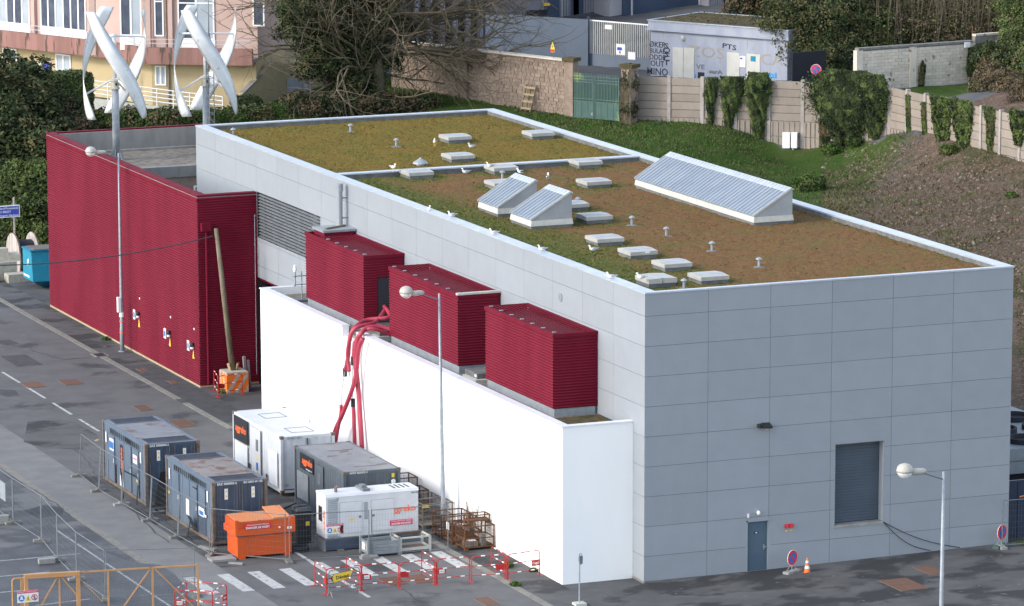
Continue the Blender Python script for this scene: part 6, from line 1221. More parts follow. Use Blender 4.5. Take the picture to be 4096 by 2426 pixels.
MB().pbox(PC, u0-.1, u1+.1, zb-.1, zb-.005, 0, .15).build('sill', 'frame_white', yw)
# beige wall with white double doors and slanting top
s0, s1 = at_z(1050, 434, 3.9), at_z(1292, 388, 3.9); SW = Plane(s0[:2], s1[:2]); bw = thing('beige_wall', 'stained beige garden wall with white double doors left of the tree', 'wall', (0, 0, 0))
poly = [SW.uz(*p) for p in ((940, 470), (1292, 430), (1292, 300), (1240, 292), (1170, 262), (1100, 246), (1045, 300), (975, 372), (940, 400))]
MB().extr([SW.pt(u, z, 0) for u, z in poly], tuple(-SW.n*.35)).build('wall', 'yellow_shade', bw); MB().extr([SW.pt(*SW.uz(*p), .05) for p in ((1045, 300), (1049, 300), (978, 376), (974, 372))], tuple(-SW.n*.4)).build('coping', 'concrete_dark', bw)
for a, b_ in ((1148, 1207), (1210, 1241)):
    u0, z0 = SW.uz(a, 413-(a-1148)*.25); u1, _ = SW.uz(b_, 405); _, z1 = SW.uz(a, 316-(a-1148)*.08); MB().pbox(SW, u0, u1, z0, z1, .01, .06).build('door', 'hut_wall', bw)
s2 = at_z(1500, 372, 4.1); SW2 = Plane(s1[:2], s2[:2]); MB().pbox(SW2, .02, SW2.len, 3.2, 6.0, -.35, 0).build('lower_wall', 'rubble_a', bw)
t = thing('outside_lamp', 'white outdoor lamp bracket on the beige wall near the doors', 'lamp', SW.pt(*SW.uz(1190, 245), .6)); MB().bar((-.9, 0, .08), (.9, -.2, .10), .22, .05).bar((.4, 0, 0), (-.2, -.1, -.5), .08, .05).build('bracket', 'frame_white', t)
# ramp with white railing in front of the yellow ground floor
rp = thing('ramp_railing', 'long white tubular ramp railing in front of the yellow ground floor', 'railing', (0, 0, 0)); RB = PB.off(1.2); u0, _ = RB.uz(360, 380); u1, _ = RB.uz(895, 440)
n = 9; top = [RB.uz(*p) for p in ((365, 322), (560, 348), (700, 366), (890, 388))]
us = [q[0] for q in top]; zs = [q[1] for q in top]; U = np.linspace(us[0], us[-1], n); Zt = np.interp(U, us, zs)
for k in range(4): MB().tube([RB.pt(a, b_-.27*k, 0) for a, b_ in zip(U, Zt)], .035, 5).build('rail', 'frame_white', rp)
for a, b_ in zip(U, Zt): MB().tube([RB.pt(a, b_, 0), RB.pt(a, b_-1.4, 0)], .04, 5).build('post', 'frame_white', rp)
MB().extr([RB.pt(U[0], Zt[0]-1.15, .05), RB.pt(U[-1], Zt[-1]-1.15, .05), RB.pt(U[-1], 3.0, .05), RB.pt(U[0], 3.0, .05)], tuple(-RB.n*.3)).build('ramp_wall', 'pink_wall' if False else 'off_white', rp)

# ---------------------------------------------------------------- stone wall, gate, concrete panel wall
sw0, sw1 = at_z(1560, 161, 7.85), at_z(2262, 240, 7.85); SWL = Plane(sw0[:2], sw1[:2]); rw = thing('stone_wall', 'long high brown rubble stone wall behind the lawn', 'wall', (0, 0, 0))
MB().pbox(SWL, 0, SWL.len, 3.5, 7.75, -.5, -.10).build('core', 'rubble_b', rw); MB().pbox(SWL, -.05, SWL.len+.05, 7.75, 7.85, -.56, .04).build('coping', 'block_wall', rw)
mb = MB(); z = 4.2; cnt = 0; stones = []
while z < 7.70:
    hgt = rng.uniform(.17, .27); u = rng.uniform(-.3, 0)
    while u < SWL.len:
        w = rng.uniform(.24, .52); stones.append((max(u, 0)+.008, min(u+w, SWL.len)-.008, z+.006, min(z+hgt, 7.74)-.006)); u += w
    z += hgt
order = sorted(stones, key=lambda s: -s[0]*1.0); vis = [s for s in order if s[1]-s[0] > .1 and s[3]-s[2] > .06]
for i, (u0, u1, z0, z1) in enumerate(vis[:290]):
    q = rng.uniform(0, .03, 4); d = rng.uniform(-.085, -.055); P = [SWL.pt(u0+q[0], z0+q[1], d), SWL.pt(u1-q[2], z0+q[3], d), SWL.pt(u1-q[0], z1-q[1], d), SWL.pt(u0+q[3], z1-q[2], d)]
    MB().extr(P, tuple(-SWL.n*.12)).build('stone', 'rubble_a' if rng.random() < .55 else 'rubble_b', rw)
for i, (u0, u1, z0, z1) in enumerate(vis[290:]):
    q = rng.uniform(0, .03, 4); d = rng.uniform(-.085, -.055); mb.extr([SWL.pt(u0+q[0], z0+q[1], d), SWL.pt(u1-q[2], z0+q[3], d), SWL.pt(u1-q[0], z1-q[1], d), SWL.pt(u0+q[3], z1-q[2], d)], tuple(-SWL.n*.12), int(rng.random() < .45))
mb.build('stones', ['rubble_a', 'rubble_b'], rw, kind='stuff')
u, _ = SWL.uz(1870, 250); MB().tube([SWL.pt(u, 4.4, .05), SWL.pt(u+.05, 6, .06), SWL.pt(u, 7.8, .05)], .05, 5).build('rusty_drain', 'edge_rust', rw)
gA, gB = at_z(2277, 468, 4.35), at_z(2481, 485, 4.35); GP = Plane(gA[:2], gB[:2])
def pillar(lab, px, w, h, ivy_=False):
    u, _ = GP.uz(*px); p = GP.pt(u, 4.1, 0); t = thing('gate_pillar', lab, 'pillar', p, math.atan2(GP.u[1], GP.u[0]), 'pillars of the green gate')
    MB().box(-w/2, w/2, -.1, w-.1, 0, h).build('shaft', 'rubble_b', t); MB().box(-w/2-.12, w/2+.12, -.22, w+.02, h, h+.22).build('cap', 'hut_moss', t)
    return t
pillar('mossy stone gate pillar at the right end of the stone wall', (2278, 400), .62, 3.7); pr = pillar('gate pillar darkened by bare ivy stems, right of the green gate', (2508, 480), .72, 3.55)
mb = MB()
for k in range(40): x = rng.uniform(-.36, .36); mb.tube([(x, -.12, 0), (x+rng.uniform(-.15, .15), -.14, 1.7), (x+rng.uniform(-.2, .2), -.12, rng.uniform(2.4, 3.5))], .03, 4)
mb.build('dead_stems', 'twig', pr, kind='stuff'); V, F, mi = leaves(4200, [(0, .25, 1.0, .50, .50, 1.2), (0, .25, 2.6, .50, .50, 1.0)], .07, (2, 4, 2, 0)); npmesh('ivy', V, F, mi, LM, pr, False, 'stuff')
gt = thing('green_gate', 'old dark green double steel gate with pointed bars between two pillars', 'gate', (0, 0, 0)); zb = 4.30; Lg = GP.len; ht = 2.75
for k in range(2):
    a, b_ = k*Lg/2+.03, (k+1)*Lg/2-.03
    for (z0, z1) in ((zb+.05, zb+.13), (zb+1.05, zb+1.13), (zb+1.22, zb+1.28), (zb+2.25, zb+2.31), (zb+2.42, zb+2.48), (zb+2.62, zb+2.67)): MB().pbox(GP, a, b_, z0, z1, 0, .06).build('rail', 'gate_green', gt)
    for x in (a, b_-.08): MB().pbox(GP, x, x+.08, zb, zb+ht, -.01, .07).build('stile', 'gate_green', gt)
    MB().pbox(GP, a+.08, b_-.08, zb+.13, zb+1.05, .01, .035).build('lower_sheet', 'gate_green', gt); 
    n = 15
    for i in range(1, n): x = a+.08+i*(b_-a-.16)/n; MB().pbox(GP, x-.022, x+.022, zb+1.13, zb+ht+.08, .02, .05).build('bar', 'gate_green', gt)
    for i in range(1, 4): x = a+i*(b_-a)/4; MB().pbox(GP, x-.015, x+.015, zb+.13, zb+1.05, .036, .05).build('batten', 'gate_green', gt)
    MB().pbox(GP, a+.08, b_-.08, zb+1.28, zb+2.25, .0, .012).build('backing_sheet', 'gate_green', gt)
MB().lathe(GP.pt(Lg*.47, zb+.35, .06), [(.09, 0), (.09, .02)], 10, 0, 'y').build('round_patch', 'decal_white', gt)
t = thing('pallet', 'weathered wooden pallet leaning against the stone wall', 'pallet', (0, 0, 0)); u0, zb_ = SWL.uz(2108, 418); u1, _ = SWL.uz(2150, 420); zb_ = 4.45
for k in range(4): z = zb_+.1+k*.42; q = .55-.13*k; MB().pbox(SWL, u0, u1, z, z+.14, q, q+.03).build('slat', 'wood_light', t)
for x in (u0, (u0+u1)/2-.05, u1-.1): MB().bar(SWL.pt(x+.05, zb_, .6), SWL.pt(x+.05, zb_+1.6, .08), .09, .07).build('bearer', 'wood', t)
# precast concrete panel wall, posts and stacked panels
w0, w1, w2, w3 = at_z(2545, 307, 7), at_z(3212, 328, 7), at_z(3560, 350, 7), at_z(4083, 465, 7); cwall = thing('concrete_panel_wall', 'long pinkish precast concrete panel wall with round topped posts above the bank', 'wall', (0, 0, 0))
segs = [(w0, w1, 5), (w1, w2, 3), (w2, w3-(w3-w2)/np.linalg.norm(w3-w2)*0, 7)]; ext = w3+(w3-w2)/np.linalg.norm(w3-w2)*26; segs.append((w3, ext, 12)); first = True
WALLP = []
for (p, q, n) in segs:
    pl = Plane(p[:2], q[:2]); WALLP.append(pl); bw_ = pl.len/n
    for i in range(n+1):
        if i == 0 and not first: continue
        x, y, _ = pl.pt(i*bw_, 0, 0); zg = float(gz(*pl.pt(i*bw_, 0, .5)[:2])); zg = min(zg, 4.6)-.3; o = MB().pbox(pl, i*bw_-.11, i*bw_+.11, zg, 7.12, -.14, .10).build('post', 'post_conc', cwall)
    first = False
    MB().pbox(pl, .1, pl.len-.1, 2.2, 6.97, -.10, -.056).build('backing', 'concrete_dark', cwall)
    for i in range(n):
        zg = min(float(gz(*pl.pt((i+.5)*bw_, 0, .5)[:2])), 4.6); k = 0; z1 = 7.0
        while z1 > zg-.2:
            hgt = .49; low = z1-hgt < 4.15 and z1 < 4.8; hh_ = .95 if low else hgt
            MB().pbox(pl, i*bw_+.115, (i+1)*bw_-.115, z1-hh_+.03, z1, -.04+rng.uniform(-.012, .012), .03+rng.uniform(-.014, .014)).build('panel', 'stone_panel', cwall)
            if low:
                for r_ in range(6): u = i*bw_+.2+r_*(bw_-.4)/5; MB().pbox(pl, u-.05, u+.05, z1-hh_+.05, z1-.03, .043, .075).build('rib', 'stone_panel', cwall)
            z1 -= hh_; k += 1
for a, b_, z in ((3135, 3158, 0), (3170, 3187, 0)):
    pl = WALLP[0]; u0, z0 = pl.uz(a, 590); u1, _ = pl.uz(b_, 590); _, z1 = pl.uz((a+b_)/2, 528)
    t = thing('meter_cabinet', ['flat white meter cabinet low on the concrete wall, left of its twin', 'white meter cabinet on a post, right of the flatter one'][a > 3150], 'cabinet', pl.pt(u0, z0-.25, .12), math.atan2(pl.u[1], pl.u[0]), 'white cabinets at the concrete wall'); w = abs(u1-u0)
    MB().box(0, w+.1, -.25, .0, .25, z1-z0+.25).build('case', 'frame_white', t); MB().box(.03, w+.07, -.262, -.25, .30, z1-z0+.2).build('door', 'frame_white', t)
    MB().box(.05, .15, -.2, -.1, 0, .25).build('post', 'galva', t)
# ivy on the wall
def ivy(lab, prof, thick=.35, size=.06, n=2600, tones=(0, 2, 1), pl=None, w=None):
    pl = pl or WALLP[0]; t = thing('ivy', lab, 'ivy', pl.pt(pl.uz(*prof[0][:2])[0], 4.2, .1), 0, 'ivy columns on the concrete wall'); base = np.array(t.location); P = []
    us = []
    for (x, y, hw) in prof: u, z = pl.uz(x, y); u2, _ = pl.uz(x+hw, y); us.append((z, u, abs(u2-u)))
    us.sort(); zz = [q[0] for q in us]; n_ = int(n); n_ = int(n_*1.6); z = rng.uniform(zz[0], zz[-1], n_*2); uc = np.interp(z, zz, [q[1] for q in us]); hw = np.interp(z, zz, [q[2] for q in us]); keep = rng.random(n_*2) < hw/max(q[2] for q in us); z, uc, hw = z[keep], uc[keep], hw[keep]
    s = rng.uniform(-1, 1, len(z)); th = np.sqrt(np.clip(1-s*s, 0, 1))*thick*(hw/max(hw.max(), .1)*.7+.3); q_ = rng.uniform(0, 6, 3); lump = 1+.22*np.sin(z*2.9+q_[0]+s*2)*np.sin(s*4+q_[1]+z)+.14*np.sin(s*9+z*6+q_[2]); d = .05+th*lump*(1-.5*rng.random(len(z))**2); u = uc+s*hw*(1+.06*np.sin(z*9+uc)+np.where(rng.random(len(z)) < .18, rng.normal(0, .22, len(z)), 0))
    c = pl.p+np.outer(u, pl.u)+np.outer(d, pl.n); c[:,2] = z; c = c-base; m = len(z); nrm = pl.n*.8+np.outer(s, pl.u)*.5+rng.normal(size=(m, 3))*.5+np.array([0, 0, .3]); nrm /= np.linalg.norm(nrm, axis=1)[:,None]
    a = np.cross(nrm, rng.normal(size=(m, 3))); a /= np.linalg.norm(a, axis=1)[:,None]; b = np.cross(nrm, a); sz = size*rng.uniform(.6, 1.4, m)[:,None]; V = np.stack([c-a*sz, c-b*sz*.7, c+a*sz, c+b*sz*.7], 1).reshape(-1, 3); hs = (np.sin(np.floor(c/.35)@np.array([12.9, 78.2, 37.7]))*43758.5) % 1
    W_ = np.cumsum(w or [.5, .3, .2]); tn = np.array(tones)[np.minimum(np.searchsorted(W_, hs*.999), len(tones)-1)]; npmesh('foliage', V, np.arange(4*m).reshape(m, 4), tn, LM, t)
    mb = MB()
    for k in range(8): j = rng.uniform(-.3, .3); mb.tube([tuple(np.array(pl.pt(us[0][1]+j*us[0][2], us[0][0]-.3, .06))-base), tuple(np.array(pl.pt(np.interp((us[0][0]+us[-1][0])/2, zz, [q[1] for q in us])+j, (us[0][0]+us[-1][0])/2, .1))-base), tuple(np.array(pl.pt(us[-1][1]+j, us[-1][0]-.2, .1))-base)], .02, 4)
    mb.build('stem', 'bark', t, kind='stuff')
ivy('narrow ivy column, leftmost on the concrete wall', [(2852, 308, 22), (2846, 370, 24), (2842, 420, 15), (2845, 470, 12), (2842, 505, 9)], n=2200)
ivy('funnel shaped ivy clump second from the left on the wall', [(2930, 305, 44), (2932, 360, 46), (2925, 420, 34), (2918, 470, 20), (2912, 540, 8)], .5, n=4200); ivy('widest topped ivy funnel left of the two posts with the cabinets', [(3034, 288, 38), (3036, 340, 52), (3032, 400, 44), (3034, 470, 28), (3034, 562, 20)], .6, n=5200, w=[.45, .2, .35])
ivy('huge dark rounded ivy mass hiding the wall bend', [(3400, 280, 70), (3398, 298, 112), (3392, 335, 140), (3388, 395, 138), (3392, 445, 118), (3395, 495, 92), (3380, 540, 52), (3370, 575, 18)], 1.0, .07, 19000, (2, 0, 1), WALLP[1], [.55, .3, .15])
ivy('ragged lower ivy strands hanging from the huge mass to the ground', [(3310, 480, 30), (3305, 540, 22), (3300, 600, 12)], .35, .06, 1500, (4, 0, 2), WALLP[1]); ivy('second ragged ivy strand under the huge mass, nearer its middle', [(3400, 500, 26), (3402, 560, 18), (3398, 605, 9)], .35, .06, 1300, (2, 4, 0), WALLP[1])
ivy('lighter green ivy shoulder on the right of the big mass', [(3490, 295, 48), (3500, 360, 58), (3495, 440, 50), (3500, 500, 35), (3500, 550, 18)], .7, .07, 5000, (0, 1, 2), WALLP[1])
ivy('thin ivy strand climbing the first post right of the mass', [(3637, 380, 6), (3638, 450, 7), (3640, 560, 6)], .15, .07, 420, (1, 0, 3), WALLP[2]); ivy('thin ivy strand on the second post right of the mass', [(3700, 410, 7), (3702, 500, 8), (3705, 585, 8)], .15, .07, 480, (0, 1, 3), WALLP[2])
ivy('green ivy clump spilling over the wall top, left of a pair', [(3775, 385, 36), (3776, 430, 34), (3775, 500, 26), (3780, 600, 18)], .55, .08, 2600, (1, 0, 2), WALLP[2]); ivy('green ivy clump spilling over the wall top, right of the pair', [(3858, 395, 34), (3862, 450, 34), (3860, 520, 26), (3864, 625, 12)], .55, .08, 2600, (1, 0, 2), WALLP[2])
ivy('sparse ivy wrapped round a pale post near the right picture edge', [(3962, 425, 22), (3968, 480, 16), (3965, 560, 12), (3968, 640, 6)], .3, .07, 900, (0, 1, 3), WALLP[2]); ivy('dark ivy on the wall cut by the right picture edge', [(4085, 440, 28), (4082, 520, 20), (4080, 580, 10)], .5, .08, 1300, (2, 0, 1), WALLP[3])
# ---------------------------------------------------------------- beyond the wall: blue fence, slatted gate, transformer hut
f0, f1 = at_z(1942, 300, 5.0), at_z(2352, 283, 4.9); f0 = at_z(1942, 55, 8.4); f1 = at_z(2352, 79, 8.1); BF = Plane(f0[:2], f1[:2]); t = thing('blue_sheet_fence', 'tall plain blue-grey sheet steel fence behind the stone wall', 'fence', (0, 0, 0))
u1, _ = BF.uz(2016, 60)
for a, b_, z in ((0, u1-.02, 8.3), (u1+.02, BF.len, 8.35)): MB().extr([BF.pt(a, 4.4, 0), BF.pt(b_, 4.4, 0), BF.pt(b_, z-.25*(b_ > 3), 0), BF.pt(a, z, 0)], tuple(-BF.n*.06)).build('sheet', 'blue_steel', t)
for x in (0, u1, BF.len): MB().pbox(BF, x-.08, x+.08, 4.4, 8.3, -.20, -.065).build('post', 'ind_navy', t)
sg0, sg1 = at_z(2358, 80, 8.05), at_z(2606, 100, 8.05); SG = Plane(sg0[:2], sg1[:2]); t = thing('slatted_gate', 'pale vertical slat sliding gate with white notices beside the hut', 'gate', (0, 0, 0)); MB().pbox(SG, 0, SG.len, 4.6, 5.75, -.06, 0).build('lower_sheet', 'blue_steel', t); MB().pbox(SG, 0, SG.len, 7.98, 8.06, -.05, .02).build('rail', 'frame_white', t)
_, zlow = SG.uz(2480, 235); MB().pbox(SG, 0, SG.len, 5.75, 5.82, -.06, .01).build('rail', 'blue_steel', t)
for k in range(33): u = .04+k*(SG.len-.08)/32; MB().pbox(SG, u-.022, u+.022, 5.8, 7.98, -.04, .0).build('slat', 'off_white', t)
for (x0, x1, y0, y1) in ((2420, 2448, 101, 117), (2465, 2501, 177, 219), (2513, 2542, 209, 238)):
    u0, z0 = SG.uz(x0, y1); u1, _ = SG.uz(x1, y1); _, z1 = SG.uz((x0+x1)/2, y0); nb = MB().pbox(SG, u0, u1, z0, z1, .01, .03).build('notice', 'frame_white', t)
    if x0 == 2465: MB().pbox(SG, u0+.1, u1-.25, z1-.42, z1-.22, .031, .034).build('print', 'sign_blue', nb); MB().lathe(SG.pt((u0+u1)/2, z0+.18, .035), [(.09, 0), (.09, .01)], 10, 0, 'y').build('symbol', 'ind_navy', nb)
t = thing('danger_sign', 'small yellow and red electric danger sign on a rod above the stone wall', 'sign', (0, 0, 0)); u, z = SWL.uz(2210, 205); MB().bar(SWL.pt(u, 7.8, -.1), SWL.pt(u, z, -.1), .03).build('rod', 'galva_dark', t)
_, z0 = SWL.uz(2210, 192); MB().extr([SWL.pt(u-.17, z0-.28, 0), SWL.pt(u+.17, z0-.28, 0), SWL.pt(u+.17, z0-.02, 0), SWL.pt(u, z0+.36, 0), SWL.pt(u-.17, z0-.02, 0)], tuple(-SWL.n*.02)).build('board', 'decal_yellow', t); MB().pbox(SWL, u-.16, u+.16, z0-.26, z0-.10, .005, .012).build('red_strip', 'sign_red', t); MB().extr([SWL.pt(u-.03, z0, .01), SWL.pt(u+.03, z0+.04, .01), SWL.pt(u, z0+.22, .01)], tuple(-SWL.n*.01)).build('bolt', 'black', t)
h0 = at_z(2604, 113, 8.12); h1 = at_z(3150, 155, 8.12); HP = Plane(h0[:2], h1[:2]); hut = thing('transformer_hut', 'grey rendered transformer hut with graffiti, cream doors and a mossy flat roof', 'building', (0, 0, 0)); Wd = HP.len; HD = 5.6
MB().pbox(HP, 0, Wd, 4.3, 8.0, -HD, 0).build('wall', 'hut_wall', hut); MB().pbox(HP, -.22, Wd+.22, 8.0, 8.12, -HD-.2, .22).pbox(HP, -.14, Wd+.14, 8.12, 8.62, -HD-.14, .14).build('cornice', 'hut_wall', hut); MB().pbox(HP, -.2, Wd+.2, 8.62, 8.68, .02, .2).pbox(HP, -.2, Wd+.2, 8.62, 8.68, -HD-.2, -HD).pbox(HP, -.2, 0, 8.62, 8.68, -HD, .02).pbox(HP, Wd, Wd+.2, 8.62, 8.68, -HD, .02).build('coping', 'cap_metal', hut)
MB().pbox(HP, .0, Wd, 8.6, 8.66, -HD, .02).build('moss', 'hut_moss', hut)
V, F, mi = leaves(2600, [(HP.pt(u, 8.6, -d)[0], HP.pt(u, 8.6, -d)[1], 8.62, .8, .8, .12) for u in np.arange(.6, Wd, 1.1) for d in (1.2, 2.8, 4.4, 5.6)], .06, (3, 4, 0)); npmesh('roof_plants', V, F, mi, LM, hut, False, 'stuff')
def hrect(x0, x1, y0, y1, name, mat, d=.03, parent=None):
    u0, zb = HP.uz(*r3(x0, y1)); u1, _ = HP.uz(*r3(x1, y1)); _, zt = HP.uz(*r3((x0+x1)/2, y0)); _, zb = HP.uz(*r3((x0+x1)/2, y1)); return MB().pbox(HP, u0, u1, zb, zt, 0, d).build(name, mat, parent or hut)
d1 = hrect(1465, 1554, 403, 668, 'door', 'door_cream'); d2 = hrect(1558, 1647, 408, 668, 'door', 'door_cream'); hrect(1925, 2030, 448, 690, 'door', 'door_cream'); hrect(2090, 2205, 460, 700, 'door', 'door_cream')
nb = hrect(2035, 2084, 478, 572, 'notice', 'frame_white', .05); hrect(2040, 2060, 490, 505, 'print', 'sign_blue', .055, nb); hrect(2128, 2170, 478, 522, 'blue_poster', 'teal', .045); hrect(1678, 1733, 615, 672, 'grille', 'ind_dark', .02)
u, z = HP.uz(*r3(1555, 325)); t = thing('round_wall_lamp', 'round white bulkhead lamp high on the hut wall', 'lamp', HP.pt(u, z, .0)); MB().sph((0, -.05, 0), .20, 12, 0, (1, .6, 1)).build('globe', 'off_white', t)
def graf(body, x, y, size, mat, sx=1., rot=0, bold=.004): u, z = HP.uz(*r3(x, y)); text(body, size, HP.mat(u, z, .012) @ Matrix.Rotation(R(rot), 4, 'Z'), mat, hut, 'graffiti', .004, 'CENTER', bold, sx)
for k, (b_, s) in enumerate((('ØKER', .52), ('BULAE', .44), ('ODDE', .48), ('OUT', .52), ('MINO', .66))): graf(b_, 1335, 382+k*54+(14 if k == 4 else 0), s, 'graffiti_black', 1.0)
for k, ch in enumerate('SQSCT'): graf(ch, 1413, 395+k*35, .52, 'graffiti_black', 1.5)
graf('PTS', 1945, 400, .45, 'graffiti_black', 1.6, -6, .006); graf('gxo', 1600, 600, .50, 'graffiti_blue', 1.3, 0, .02); graf('ewu', 1600, 640, .50, 'graffiti_blue', 1.4, 0, .02); graf('ZOS', 1750, 450, 1.0, 'graffiti_ochre', 1.5, 0, .0); graf('VE', 1700, 570, .42, 'galva_dark', 1.5); graf('sarA', 1830, 612, .35, 'galva_dark', 1.6, 0, .015)
graf('Ros', 1975, 490, .6, 'graffiti_orange', 1.0, 10, .02); graf('ye', 1985, 620, .6, 'decal_yellow', 1.4, 0, .02); graf('SCA', 2270, 510, 1.0, 'graffiti_ochre', 1.3, 0, .0); graf('mi', 2300, 640, .5, 'graffiti_blue', 1.8, 0, .02)
# railings and round sign behind the ivy
t = thing('dark_railing', 'dark vertical bar railing to the right of the hut', 'railing', (0, 0, 0)); rg0 = at_z(3170, 345, 5.6); rg1 = at_z(3300, 335, 5.6); RG = Plane(rg0[:2], rg1[:2])
for k in range(28): u = k*RG.len/27; MB().pbox(RG, u-.03, u+.03, 5.0, 7.7, -.06, 0).build('bar', 'ind_dark', t)
p = at_z(3263, 300, 5.7+1.3); t = thing('no_parking_sign', 'faded no-parking sign on a pole above the big ivy mass', 'sign', (p[0]+1, p[1]+2, 5.4), -.6); q = at_y(3264, 279, p[1]+2); t.location = (q[0], q[1], q[2]-2.3); round_sign(t, 2.3, .33); MB().lathe((0, .03, -.2), [(.035, 0), (.035, 2.7)], 6).build('pole', 'galva_dark', t)
# upper block wall
k0, k1 = at_z(3443, 193, 8.75), at_z(3885, 163, 8.75); BW = Plane(k0[:2], k1[:2]); uw = thing('block_wall', 'pale weathered block wall with pillars on the upper terrace', 'wall', (0, 0, 0)); zb = 5.7
MB().pbox(BW, 0, BW.len, zb, 8.62, -.25, -.02).build('core', 'concrete_dark', uw); MB().pbox(BW, -.2, BW.len+.1, 8.62, 8.75, -.35, .08).build('coping', 'concrete_dark', uw)
for x in (3436, 3650, 3885): u, _ = BW.uz(x, 250); MB().pbox(BW, u-.22, u+.22, zb, 8.60, -.3, .10).build('pillar', 'block_wall', uw)
z = 5.75; row = 0; n_b = 0
while z < 8.55:
    u = -.25*(row % 2)
    while u < BW.len:
        a, b_ = max(u, 0), min(u+.5, BW.len)
        if b_-a > .08: MB().pbox(BW, a+.008, b_-.008, z, min(z+.2, 8.61)-.012, -.019, rng.uniform(-.004, .012)).build('block', 'block_wall', uw); n_b += 1
        u += .5
    z += .2; row += 1
u, z = BW.uz(3866, 180); t = thing('white_box', 'small white box high on the right end of the block wall', 'box', BW.pt(u, z, .02), math.atan2(BW.u[1], BW.u[0])); MB().box(-.20, .20, -.12, 0, -.16, .16).build('case', 'frame_white', t); MB().box(-.16, .16, -.128, -.12, -.12, .12).build('cover', 'frame_white', t)
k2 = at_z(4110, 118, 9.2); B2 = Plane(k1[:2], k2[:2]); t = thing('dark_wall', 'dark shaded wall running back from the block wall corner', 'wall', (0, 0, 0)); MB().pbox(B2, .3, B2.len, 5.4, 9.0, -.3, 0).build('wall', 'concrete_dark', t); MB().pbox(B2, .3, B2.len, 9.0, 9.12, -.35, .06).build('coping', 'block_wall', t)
p = at_z(3898, 100, 10.2); t = thing('orange_pole', 'thin rust brown pole behind the corner of the block wall', 'pole', (k1[0]+.3, k1[1]+.4, 7)); MB().lathe((0, 0, 0), [(.05, 0), (.05, 2.6)], 6).build('pole', 'rust_cage', t)
ivy('ivy streak on the upper block wall right of its middle pillar', [(3688, 245, 3), (3685, 290, 9), (3682, 345, 9)], .15, .08, 420, (3, 0, 2), BW); ivy('ivy curtain at the right pillar of the upper wall', [(3885, 190, 10), (3880, 260, 16), (3880, 325, 8)], .3, .09, 1200, (0, 2, 1), BW)
# ---------------------------------------------------------------- industrial buildings behind
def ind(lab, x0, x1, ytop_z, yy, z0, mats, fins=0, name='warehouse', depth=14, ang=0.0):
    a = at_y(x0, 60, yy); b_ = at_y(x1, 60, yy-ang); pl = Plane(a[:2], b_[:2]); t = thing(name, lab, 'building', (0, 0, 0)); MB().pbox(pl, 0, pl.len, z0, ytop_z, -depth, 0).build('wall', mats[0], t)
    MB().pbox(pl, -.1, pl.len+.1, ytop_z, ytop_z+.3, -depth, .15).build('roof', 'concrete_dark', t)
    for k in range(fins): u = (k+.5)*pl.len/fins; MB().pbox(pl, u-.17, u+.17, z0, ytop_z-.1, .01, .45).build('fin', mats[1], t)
    return t, pl
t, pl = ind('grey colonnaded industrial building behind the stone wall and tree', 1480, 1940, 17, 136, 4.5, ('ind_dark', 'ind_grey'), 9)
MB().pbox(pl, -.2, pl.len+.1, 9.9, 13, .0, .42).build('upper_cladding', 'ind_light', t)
t, pl = ind('ribbed grey warehouse with a dark loading opening', 1935, 2440, 18, 141, 4.5, ('ind_grey', 'ind_light'), 0)
u0, z0 = pl.uz(2070, 60)
for k in range(46): u = k*pl.len/46; MB().pbox(pl, u, u+.12, 8.2 if k < 21 else 4.6, 17.9, .01, .09).build('rib', 'ind_grey' if k % 7 else 'ind_light', t)
for (x0, x1, y0, y1, mt) in ((2105, 2185, 40, 85, 'ind_dark'), (2190, 2235, 0, 90, 'ind_navy'), (2280, 2330, 0, 78, 'ind_navy'), (2360, 2455, 47, 150, 'ind_dark'), (2290, 2312, 0, 90, 'ind_light')):
    u0, zb_ = pl.uz(x0, y1); u1, _ = pl.uz(x1, y1); _, zt_ = pl.uz((x0+x1)/2, y0); MB().pbox(pl, u0, u1, zb_-3, zt_+(3 if y0 == 0 else 0), .10, .16).build('opening', mt, t)
u0, z0 = pl.uz(2390, 30); MB().pbox(pl, u0, u0+.8, z0, z0+.12, .1, .35).build('canopy_light', 'frame_white', t); u0, z0 = pl.uz(2168, 18); MB().pbox(pl, u0, u0+.5, z0-.1, z0+.1, .1, .3).build('yellow_box', 'decal_yellow', t)
t, pl = ind('light grey warehouse corner beyond the blue fence', 2440, 2500, 18, 138, 4.5, ('ind_light', 'ind_grey'), 0); t, pl = ind('dark navy warehouse wall behind the hut', 2498, 2835, 18, 137.5, 4.5, ('ind_navy', 'ind_grey'), 0)
for x in (2525, 2795): u, _ = pl.uz(x, 50); MB().tube([pl.pt(u, 4.6, .12), pl.pt(u, 17.9, .12)], .08, 6).build('downpipe', 'ind_light', t)
t, pl = ind('grey ribbed shed end between the navy wall and the trees', 2832, 2962, 16, 136, 4.5, ('ind_grey', 'ind_light'), 0)
for k in range(14): u = k*pl.len/14; MB().pbox(pl, u, u+.12, 4.6, 15.9, .01, .09).build('rib', 'ind_grey', t)
p = at_y(3020, 65, 133); t = thing('white_tank', 'small pale box standing behind the hut roof', 'box', (p[0], p[1], 5)); MB().box(-.3, .3, -.3, .3, 0, p[2]-5).build('case', 'hut_wall', t); MB().box(-.36, .36, -.36, .36, p[2]-5, p[2]-4.95).build('lid', 'frame_white', t)
